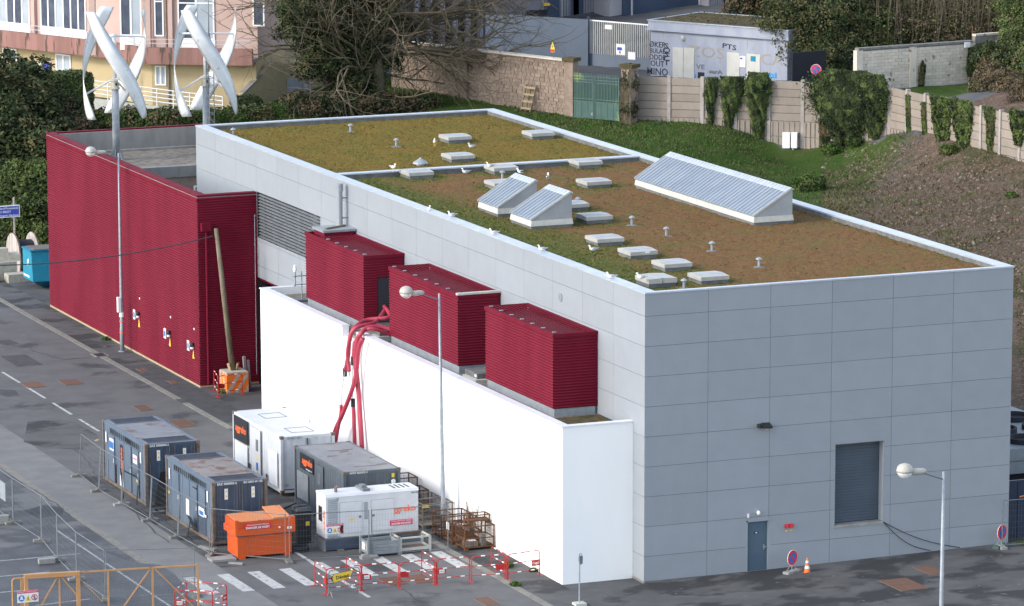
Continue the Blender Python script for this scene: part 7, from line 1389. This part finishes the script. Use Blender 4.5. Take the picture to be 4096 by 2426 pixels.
# ---------------------------------------------------------------- left: reel, skip, blocks, blue sign
rl = at_z(82, 1115, 1.0); t = thing('cable_reel', 'large weathered wooden cable reel wound with black cable', 'cable reel', (-.75, 82.6, 0)); rr = 1.45; zc = 2.0-rr+.02; th = .10
for s, x in ((0, -.60), (1, .50)):
    mb = MB(); n = 40; pts = [(rr*math.cos(2*math.pi*k/n), rr*math.sin(2*math.pi*k/n)) for k in range(n)]
    # flange as planks: vertical strips cut by the circle
    for k in range(12):
        y0 = -rr+k*2*rr/12+.008; y1 = -rr+(k+1)*2*rr/12-.008; m_ = min(abs(y0), abs(y1)); ha, hb = math.sqrt(max(rr*rr-y0*y0, .01)), math.sqrt(max(rr*rr-y1*y1, .01))
        MB().extr([(x, y0, zc-ha), (x, y1, zc-hb), (x, y1, zc+hb), (x, y0, zc+ha)], (th, 0, 0)).build('flange_plank', 'reel_wood', t)
    MB().lathe((x-.012, 0, zc), [(.35, 0), (.35, .01)], 16, 0, 'x').build('hub', 'galva_dark', t)
mb = MB()
for k in range(24): x = -.50+k*1.0/24; mb.lathe((x, 0, zc), [(1.03, 0), (1.06, .01), (1.06, .03), (1.03, .04)], 28, 0, 'x')
mb.build('cable_winding', 'cable_black', t, kind='stuff'); mb = MB(); n = 40
for x in (-.60, .50): mb.tube([(x+.05, (rr+.01)*math.cos(a), zc+(rr+.01)*math.sin(a)) for a in np.linspace(0, 2*math.pi, 41)], .025, 5)
mb.build('rim', 'rust_cage', t)
BL = [('tall pale concrete block carrying the left side of the cable reel', -2.75, 79.9, 1.3, 1.6, 1.0, 0), ('flat concrete beam lying on top of the tall block', -2.55, 80.0, 1.5, 1.2, .35, 1.0), ('small broken block resting highest on the stack', -2.75, 79.8, .5, .5, .35, 1.35), ('low wide concrete block at the foot of the stack', -2.2, 78.6, 1.3, .8, .45, 0), ('small grey kerb block farthest left by the stack', -4.4, 78.4, .55, .7, .45, 0), ('lower block leaning beside the kerb block', -3.7, 78.9, .7, .6, .35, 0), ('squat block between the small kerb block and the stack', -3.9, 80.1, .7, .6, .55, 0), ('pale stone block alone in the grass at the left picture edge', -2.2, 89, .9, .8, .9, 0)]
for lab, x, y, a, b_, h, zz in BL:
    j = rng.uniform(-.05, .05, 8); t = thing('concrete_block', lab, 'concrete block', (x, y, zz if zz else float(gz(x, y))), rng.uniform(-.15, .15), 'broken concrete blocks by the reel'); MB().prism([(-a/2+j[0], -b_/2+j[1]), (a/2+j[2], -b_/2+j[3]), (a/2+j[4], b_/2+j[5]), (-a/2+j[6], b_/2+j[7])], 0, h).build('block', 'block_grey', t)
p = at_z(178, 1138, .1); t = thing('skip', 'turquoise steel skip with sloping sides and white marks at the red wing corner', 'skip', (-1.85, 75.4, 0)); 
def skewed(z0, z1, a0, a1, b0_, b1x, mat, name):   # front (-Y) tapers
    mb = MB(); vs = [(-.45-a0, -.0-b0_, z0), (1.9, -.0-b0_, z0), (1.9, 1.9, z0), (-.45-a0, 1.9, z0), (-.45-a1, 0-b1x, z1), (1.9, -b1x, z1), (1.9, 1.9, z1), (-.45-a1, 1.9, z1)]; mb.add(vs, [(0,3,2,1),(4,5,6,7),(0,1,5,4),(1,2,6,5),(2,3,7,6),(3,0,4,7)]); return mb.build(name, mat, t)
skewed(.0, .45, -.75, .0, -.7, .0, 'teal_dark', 'lower_hopper'); skewed(.45, 2.05, 0, 0, 0, -.25, 'teal', 'body'); skewed(2.05, 2.13, .06, .06, -.20, -.20, 'teal_dark', 'rim'); MB().box(-.3, 1.75, .3, 1.8, 2.13, 2.16).build('load', 'steel_cover', t); MB().extr([(-.46, 1.0, 1.55), (-.46, .72, 1.62), (-.46, .78, 1.3)], (-.004, 0, 0)).extr([(-.46, 1.05, 1.5), (-.46, 1.0, 1.2), (-.46, .85, 1.25)], (-.004, 0, 0)).build('arrow_logo', 'decal_white', t); MB().box(-.456, -.45, .7, 1.8, .58, .68).build('white_lettering', 'decal_white', t)
sp = at_z(56, 1000, 0.4); sx, sy = 2.2, 86.3; q = at_y(55, 790, sy); q0 = at_y(58, 945, sy); t = thing('blue_sign', 'blue lettered sign board on a pale post cut by the left picture edge', 'sign', (q[0], sy, 0)); zt_ = q[2]; _, _, za = at_y(30, 822, sy); zb2 = at_y(30, 870, sy)[2]
MB().lathe((0, 0, 0), [(.06, 0), (.06, zt_)], 8).build('post', 'post_conc', t); MB().box(-1.75, .30, -.12, -.07, zb2, za).build('board', 'frame_white', t); MB().box(-1.70, .25, -.128, -.121, zb2+.05, za-.05).build('blue_face', 'sign_blue', t); hgt = za-zb2
for k, (b_, s) in enumerate((('PLAN Bernard Prosensual', .17), ('BURO BREST', .17), ('Dommage Naugeric Nautique', .15))): text(b_, s, mx_front(-.70, -.132, za-.16-k*(hgt-.2)/2.4), 'decal_white', t, bold=.002)
tag(MB().tube([at_y(-80, 928, 91), at_y(0, 936, 91), at_y(58, 945, 91), at_y(65, 946, 91)], .03, 5).build('guard_rail', 'galva'), 'thin pale rail below the blue sign', 'rail')
# ---------------------------------------------------------------- shrubs, hedges and trees
bush('big dark evergreen mass at the left picture edge', [pxb(40, 640, 96, 3.6, 2.6, 4.0), pxb(110, 560, 98, 2.8, 2.4, 3.2), pxb(-60, 520, 98, 3.5, 2.6, 3.5), pxb(140, 720, 94, 2.2, 1.8, 3.0), pxb(50, 400, 101, 2.4, 2.0, 2.6), pxb(-40, 760, 94, 2.6, 2, 2.2)], 42000, .15, (0, 2, 3), [.35, .45, .2], group='shrubs on the left bank', rough=.45)
bush('rounded dark shrub right of the big evergreen mass', [pxb(130, 470, 103, 1.9, 1.8, 2.4), pxb(150, 540, 101, 1.6, 1.5, 2.2), pxb(60, 470, 103, 2.2, 1.8, 2.4)], 13000, .13, (2, 0, 3), [.5, .3, .2], group='shrubs on the left bank')
def hedge_box(lab, px0, px1, py0, py1, yy, dp, n, tones=(0, 1, 2)):
    a = at_y(px0, py1, yy); b_ = at_y(px1, py0, yy); t = thing('clipped_hedge', lab, 'hedge', (a[0], yy, a[2])); w = b_[0]-a[0]; h = b_[2]-a[2]; MB().box(.15, w-.15, .15, dp-.15, 0, h-.15).build('core', 'leaf_c', t)
    P = rng.random((n, 3))*np.array([w, dp, h]); face = rng.integers(0, 4, n); P[face == 0, 1] = 0; P[face == 1, 2] = h; P[face == 2, 0] = 0; P[face == 3, 0] = w; P += rng.normal(0, .06, P.shape); nr = np.zeros((n, 3)); nr[face == 0, 1] = -1; nr[face == 1, 2] = 1; nr[face == 2, 0] = -1; nr[face == 3, 0] = 1; nr += rng.normal(0, .5, nr.shape); nr /= np.linalg.norm(nr, axis=1)[:,None]
    A = np.cross(nr, rng.normal(size=(n, 3))); A /= np.linalg.norm(A, axis=1)[:,None]; Bv = np.cross(nr, A); s = .09*rng.uniform(.6, 1.3, n)[:,None]; V = np.stack([P-A*s, P-Bv*s*.7, P+A*s, P+Bv*s*.7], 1).reshape(-1, 3); npmesh('foliage', V, np.arange(4*n).reshape(n, 4), rng.choice(tones, n), LM, t)
hedge_box('tall square clipped hedge between the left turbine and the bushes', 216, 368, 302, 450, 106, 2.6, 12000, (0, 0, 1)); hedge_box('dark clipped hedge block right of the right turbine mast', 965, 1045, 398, 478, 108, 1.8, 7000, (2, 0, 2))
bush('low dark shrubbery under the clipped hedge', [pxb(250, 490, 101, 2.6, 1.5, 1.3), pxb(330, 520, 98, 2.2, 1.5, 1.2), pxb(200, 560, 97, 2.2, 1.5, 1.8), pxb(400, 500, 100, 1.6, 1.2, .9)], 13000, .12, (2, 4, 0), [.4, .35, .25], group='shrubs on the left bank')
bush('green creeper bank below the blue sign and behind the reel', [pxb(130, 800, 90, 2.4, 1.2, 2.4), pxb(160, 900, 88, 1.8, 1.0, 1.8), pxb(60, 920, 89, 2.0, 1.0, 1.4), pxb(175, 750, 92, 1.6, 1.0, 1.4), pxb(190, 980, 87, 1.2, .9, 1.2)], 26000, .11, (1, 0, 1, 2), [.4, .25, .25, .1], name='creeper', group='shrubs on the left bank', trunk=False)
bush('small flowering shrub at the left edge beside the reel', [pxb(5, 980, 88, 1.3, .9, 1.0), pxb(20, 1010, 87, 1.0, .8, .7)], 3800, .10, (0, 1, 4), [.45, .35, .2], group='shrubs on the left bank')
bush('scrub and brambles along the top of the bank behind the wing', [pxb(450+i*75, 478+rng.uniform(-12, 14), 97+rng.uniform(-1, 1), 1.6, 1.0, rng.uniform(.5, .9)) for i in range(9)], 17000, .09, (0, 4, 3, 5), [.3, .2, .2, .3], name='brambles', cat='brambles', trunk=False)
t = tag(MB().tube([at_y(578, 508, 96), at_y(640, 460, 96)], .05, 5).build('green_hose', 'gate_green'), 'short green pipe lying on the scrub bank between the turbines', 'pipe')
bush('wide low brown-green hedge at the foot of the big tree', [pxb(1190+i*62, 435+6*(i % 2), 107+i*.1, 1.4, 1.2, .9) for i in range(9)], 20000, .10, (2, 4, 0), [.4, .35, .25], name='low_hedge', cat='hedge')
# the big ivy-clad tree
tr = thing('bare_tree', 'big leafless tree wrapped in ivy in front of the industrial building', 'tree', (0, 0, 0)); root = at_z(1430, 455, 4.1); root = np.array([30.2, 109.0, 4.0]); tips = []; mb = MB(); r_ = Vector(root)
mb.tube([r_, r_+Vector((.1, 0, 2)), r_+Vector((-.1, .2, 5)), r_+Vector((.3, .1, 9)), r_+Vector((.2, 0, 13))], [.55, .45, .38, .3, .15], 10)
mb.build('trunk', 'bark', tr, True); mb = MB()
for k in range(64):
    z = rng.uniform(.8, 12.5); a = rng.uniform(0, 6.28) if k % 3 else rng.uniform(2.6, 3.9); d = Vector((math.cos(a), math.sin(a)*.6, rng.uniform(-.25, .45) if z < 6 else rng.uniform(-.1, .6))); limb(mb, r_+Vector((0, 0, z)), d, rng.uniform(2.6, 4.9)*(1.15 if a > 2.5 and a < 4 else .95), rng.uniform(.07, .14), 3, .55, .1, 3, tips)
for k in range(16): z = rng.uniform(3, 9); limb(mb, r_+Vector((.3, 0, z)), Vector((1, rng.uniform(-.4, .4), rng.uniform(-.1, .5))), rng.uniform(4.0, 5.5), .12, 3, .5, .1, 3, tips)
mb.build('branches', 'twig', tr, kind='stuff')
crown(tr, 70000, [pxb(1620, 130, 110, .8, .8, 1.0), pxb(1500, 180, 109.5, 1, .9, 1.2), pxb(1560, 60, 109.5, 1.0, 1, 1.3), pxb(1560, 250, 109.5, .9, .9, 1.1), pxb(1180, 120, 109, 1.2, 1, 1.3), pxb(1200, 0, 109, 1.6, 1.3, 1.7), pxb(1300, -40, 109, 1.9, 1.4, 1.6), pxb(1250, 290, 109, 1.0, .9, 1.0), pxb(1470, 110, 109.3, 1.0, 1.0, 1.5), pxb(1500, 20, 109.5, 1.1, 1, 1.4), pxb(1400, 400, 109, 1.3, 1.0, .9), pxb(1480, 390, 109, 1.0, .9, .9), pxb(1230, 60, 109, 1.5, 1.3, 1.8), pxb(1290, 130, 109, 1.6, 1.4, 1.9), pxb(1340, 40, 109, 1.5, 1.3, 1.8), pxb(1270, 210, 109, 1.2, 1.1, 1.5), pxb(1330, 230, 109, 1.5, 1.3, 1.7), pxb(1420, 60, 109.3, 1.2, 1.2, 2.0), pxb(1350, 330, 109, .9, .9, 1.1), pxb(1440, 210, 109, 1.2, 1.0, 1.6), pxb(1420, 330, 109, 1.3, 1.1, 1.5)], .10, (2, 0, 3), [.5, .33, .17], 'ivy', rough=.6)
crown(tr, 9000, [(root[0]+rng.uniform(-3, 5), root[1]+rng.uniform(-1.5, 1.5), root[2]+rng.uniform(1, 9), 1.6, 1.4, 1.6) for k in range(9)], .05, (6, 3, 4), [.5, .3, .2], 'buds', 'stuff', shell=.1)
# trees and scrub top right
def mass(lab, items, n, size, tones, w, name='tree', cat='tree', grp=None, trunkz=None):
    t = thing(name, lab, cat, (items[0][0], items[0][1], float(gz(items[0][0], items[0][1]))), 0, grp); o = np.array(t.location); bl = [(b[0]-o[0], b[1]-o[1], b[2]-o[2], b[3], b[4], b[5]) for b in items]; crown(t, n, bl, size, tones, w, rough=.55)
    mb = MB(); mb.tube([(0, 0, -.3), (bl[0][0], bl[0][1], bl[0][2])], [.25, .10], 7)
    for b in bl[1:6]: mb.tube([(0, 0, max(bl[0][2]*.3, .2)), (b[0]*.6, b[1]*.6, b[2]*.6), b[:3]], [.12, .08, .03], 5)
    mb.build('trunk', 'bark', t, kind='stuff')
mass('broad dark evergreen right of the hut, spilling over the railing', [pxb(3290, 160, 103, 2.6, 2.2, 2.6), pxb(3180, 20, 105, 2.0, 1.8, 1.8), pxb(3300, 0, 105, 2.2, 1.9, 2.0), pxb(3420, 30, 104, 1.9, 1.8, 2.0), pxb(3120, 90, 104, 1.5, 1.4, 1.3), pxb(3200, 140, 104, 1.9, 1.8, 1.8), pxb(3250, 70, 105, 2.2, 2.0, 1.9), pxb(3350, 230, 102, 2.0, 1.8, 2.0), pxb(3380, 110, 104, 2.0, 1.8, 2.2), pxb(3300, 280, 101, 1.7, 1.4, 1.4)], 46000, .09, (0, 3, 2), [.42, .33, .25], grp='trees behind the upper terrace')
mass('olive shrub tree standing just left of the block wall top', [pxb(3470, 130, 103, 1.7, 1.6, 1.6), pxb(3540, 150, 103.5, 1.8, 1.5, 1.1), pxb(3420, 60, 106, 2.0, 1.8, 2.2)], 15000, .10, (3, 0, 1), [.5, .3, .2], grp='trees behind the upper terrace')
mass('yellow-green tree cut by the right picture edge', [pxb(4080, 90, 92, 1.5, 1.4, 1.4), pxb(4060, 180, 90, 1.2, 1.1, 1.1), pxb(4090, 270, 88, 1.2, 1.1, 1.2), pxb(4110, 20, 94, 2, 1.6, 1.6)], 15000, .09, (1, 0, 3), [.5, .3, .2], grp='trees behind the upper terrace')
items = []
for px_ in range(3400, 4300, 55):
    for py_ in (-90, -20, 40, 95, 140): p = at_y(px_+rng.uniform(-25, 25), py_+rng.uniform(-15, 15), 104+rng.uniform(-2, 3)+(140-py_)*.04); items.append((p[0], p[1], p[2], 2.0, 1.8, 1.8))
V, F, mi = leaves(130000, items, .09, (7, 8, 3, 6), [.45, .3, .15, .1], shell=.2, rough=.5); o = npmesh('thicket', V, F, mi, LM, None, False); tag(o, 'brownish leafless thicket covering the slope behind the block wall', 'thicket', kind='stuff')
mb = MB()
for k in range(200): p = at_y(rng.uniform(3420, 4250), 150, 102.5+rng.uniform(-1, 3)); b_ = (p[0], p[1], 6.0); q = (p[0]+rng.uniform(-.9, .9), p[1]+rng.uniform(-.4, .4), 6+rng.uniform(4, 9)); mb.tube([b_, ((b_[0]+q[0])/2+rng.uniform(-.3, .3), b_[1], (b_[2]+q[2])/2), q], [.035, .025, .01], 4)
tag(mb.build('thicket_stems', 'twig'), 'pale thin bare stems rising through the brown thicket', 'thicket', kind='stuff')
mass('dark shrub behind the orange gravel between hut and shed', [pxb(2985, 30, 131, 1.6, 1.6, 2.6), pxb(3060, 20, 130, 2.4, 1.8, 2.8), pxb(3120, 60, 128, 2.0, 1.8, 2.2)], 13000, .13, (4, 2, 3), [.45, .35, .2], grp='trees behind the upper terrace')
bush('round dark bush by the dark wall at the upper right', [pxb(3950, 235, 90, 1.0, .9, .9), pxb(3990, 250, 89, .8, .8, .7)], 5200, .09, (2, 0, 3), [.45, .3, .25], group='bushes on the upper right slope'); bush('brown withered bush below the round dark one', [pxb(3960, 300, 86, 1.0, .9, .8), pxb(4010, 330, 84, 1.2, .9, .9), pxb(3930, 350, 84, .9, .8, .7), pxb(4050, 370, 82, 1.3, 1, .9)], 8500, .08, (4, 6, 3), [.5, .35, .15], group='bushes on the upper right slope')
bush('russet bush at the right picture edge above the wall', [pxb(4085, 400, 79, .9, .8, .8), pxb(4110, 370, 80, 1, .8, .9)], 3600, .08, (4, 4, 6), [.5, .2, .3], group='bushes on the upper right slope')
# grass of the lawn and upper verge, dead stalks and clods on the bank
def scatter(name, lab, cat, n, region, h, w, tones, wt, lean=.4, mats=LM):
    P = []
    while len(P) < n:
        px_, py_ = region(); p = at_g(px_, py_) if False else at_z(px_, py_, 3.5); x, y = p[0], p[1]; P.append((x, y))
    P = np.array(P); z = gz(P[:,0], P[:,1]); a = rng.uniform(0, 6.28, n); hh_ = h*rng.uniform(.4, 1.3, n); ww = w*rng.uniform(.6, 1.4, n); dx, dy_ = np.cos(a)*ww, np.sin(a)*ww; L2 = rng.normal(0, lean, (n, 2))*hh_[:,None]
    V = np.stack([np.stack([P[:,0]-dx, P[:,1]-dy_, z-.02], 1), np.stack([P[:,0]+dx, P[:,1]+dy_, z-.02], 1), np.stack([P[:,0]+L2[:,0]+dx*.2, P[:,1]+L2[:,1]+dy_*.2, z+hh_], 1)], 1).reshape(-1, 3)
    cl = (np.sin(np.floor(P/1.1)@np.array([12.9, 78.2]))*43758.5) % 1; W_ = np.cumsum(wt); tn = np.searchsorted(W_, np.where(rng.random(n) < .5, cl, rng.random(n))*.999); o = npmesh(name, V, np.arange(3*n).reshape(n, 3), np.array(tones)[tn], mats, None, False); tag(o, lab, cat, kind='stuff')
def reg_lawn():
    while True:
        x = rng.uniform(1480, 3500); top = np.interp(x, [1480, 2100, 2290, 2620, 2850, 3050, 3250, 3500], [372, 425, 470, 480, 505, 560, 605, 640]); bot = np.interp(x, [1480, 1990, 2620, 3500], [480, 480, 680, 900]); y = rng.uniform(top, max(bot, top+10)); 
        if x < 3150 or rng.random() < .35: return x, y
scatter('lawn_grass', 'rough green grass of the lawn below the walls', 'grass', 40000, reg_lawn, .13, .035, (5, 1, 0, 3), [.40, .25, .15, .20], mats=LM)
def reg_bank():
    while True:
        x = rng.uniform(3290, 4120); top = np.interp(x, [3150, 3330, 3560, 4120], [620, 610, 570, 685]); y = rng.uniform(top, np.interp(x, [3150, 3500, 4060, 4120], [760, 880, 1080, 1500]))
        return x, y
scatter('bank_stalks', 'brown dead stalks and brambles on the earth bank', 'undergrowth', 17000, reg_bank, .15, .03, (4, 3, 6, 1), [.45, .22, .2, .13], .9)
def at_ground(px_, py_): z = 3.; p = None
def clods(n):
    V = []; F = []; mi = []
    for k in range(n):
        px_, py_ = reg_bank(); p = at_g(px_, py_); r = rng.uniform(.04, .16); o = len(V)
        for d in ((1, 0, 0), (0, 1, 0), (-1, 0, 0), (0, -1, 0), (0, 0, .8)): V.append((p[0]+d[0]*r*rng.uniform(.6, 1.3), p[1]+d[1]*r*rng.uniform(.6, 1.3), p[2]-.03+d[2]*r))
        for j in range(4): F.append((o+j, o+(j+1) % 4, o+4)); mi.append(0 if rng.random() < .88 else 1)
    pm('clod', (.14, .10, .075), (.20, .15, .115), 3, .95); pm('clod_pale', (.26, .21, .17), rough=.95); o = npmesh('clods', V, F, mi, ['clod', 'clod_pale'], None, False); tag(o, 'brown clods of earth scattered over the bank', 'earth clods', kind='stuff')
clods(2600)
for lab, px_, py_, r, nn, tn in (('bright green bush on the bank behind the long roof monitor', 3235, 765, .95, 5200, (5, 1, 0)), ('small green tuft on the bank below the wall corner', 4045, 800, .35, 700, (5, 1)), ('tuft of pale green grass at the wall foot below the ivy pair', 3795, 625, .6, 1300, (1, 5, 3)), ('green weeds at the wall foot under the huge ivy', 3330, 625, .7, 1900, (5, 0, 1)), ('low green weeds in front of the huge ivy mass', 3420, 600, .6, 1500, (0, 2, 5))):
    p = at_g(px_, py_); bush(lab, [(p[0], p[1], p[2]+r*.35, r, r, r*.6), (p[0]+r*.6, p[1]+.3, p[2]+r*.25, r*.6, r*.6, r*.4)], nn, .07, tn, group='green tufts on the bank', name='weed_tuft', cat='weeds', trunk=False)
# weeds in the yard
for lab, x, y, r in (('green weed growing at the foot of the long red wall', -3.25, 59.2, .22), ('weed at the foot of the white wall near the last barrier', -3.12, 3.6, .16), ('leafy weed beside the kerb at the last barriers', -3.75, 4.7, .28), ('patch of weeds at the end of the kerb stones', -4.7, 1.6, .22), ('patch of moss and weeds by the striped block barrier', -2.3, 43.5, .25), ('green weed near the yellow gate mesh in the small enclosure', q0[0]+.4, q0[1]-1.0, .25)):
    bush(lab, [(x, y, .06, r, r, r*.5)], 260, .05, (5, 1), group='weeds in the yard', name='weed_tuft', cat='weeds', trunk=False)
t = thing('dry_weed', 'dry bare weed stalks behind the rusty wire cages', 'weeds', (-3.25, 9.6, 0)); mb = MB()
for k in range(26): a = rng.uniform(0, 6.28); mb.tube([(0, 0, 0), (.1*math.cos(a), .25*math.sin(a), .8), (.15*math.cos(a), .6*math.sin(a), rng.uniform(1.1, 1.6))], .008, 3)
mb.build('stalks', 'twig', t)
# ---------------------------------------------------------------- passage on the right: air cooler, dark gate
t = thing('air_cooler', 'long grey air cooler with dark fans beyond the building corner', 'air cooler', (17.3, 5.5, 0)); MB().box(0, 6, 0, 9, 1.7, 2.75).build('casing', 'box_grey', t); MB().box(-.02, 6.02, -.02, 9.02, 2.2, 2.26).build('seam', 'galva_dark', t)
for i in range(3):
    for j in range(4): MB().lathe((.9+i*1.9, 1.1+j*2.2, 2.75), [(.75, 0), (.75, .22), (.66, .22), (.62, .05)], 18).build('fan_ring', 'ind_dark', t)
for x in (.2, 5.6): 
    for y in (.3, 4.3, 8.5): MB().box(x, x+.15, y, y+.15, 0, 1.7).build('leg', 'galva_dark', t)
MB().box(.4, 5.8, .4, 8.8, .1, 1.6).build('coil_bank', 'ind_dark', t)
t = thing('blue_gate', 'dark navy blue steel gate at the passage beside the grey building', 'gate', (15.85, .35, .25)); MB().box(0, 5.5, 0, .06, .05, 2.35).build('leaf', 'blue_gate', t); mb = MB()
for k in range(11): MB().box(k*.5, k*.5+.05, -.03, 0, .05, 2.35).build('rib', 'blue_gate', t)
MB().box(-.0, 5.5, -.03, .09, 2.35, 2.42).build('top_rail', 'blue_gate', t); MB().bar((.55, -.06, 1.75), (.75, -.06, 1.78), .05).build('handle', 'orange_top', t)
t = thing('low_wall', 'low dark wall at the back of the passage', 'wall', (15.9, 4.2, .1)); MB().box(0, 8, 0, .3, 0, 1.5).build('wall', 'concrete_dark', t)
bush('dark scrub at the foot of the bank beyond the air cooler', [(20+i*2.2, 24+i*3, 1.0, 2.4, 2.0, 1.2) for i in range(6)], 15000, .10, (2, 3, 4), [.5, .25, .25], name='scrub', cat='scrub', trunk=False)
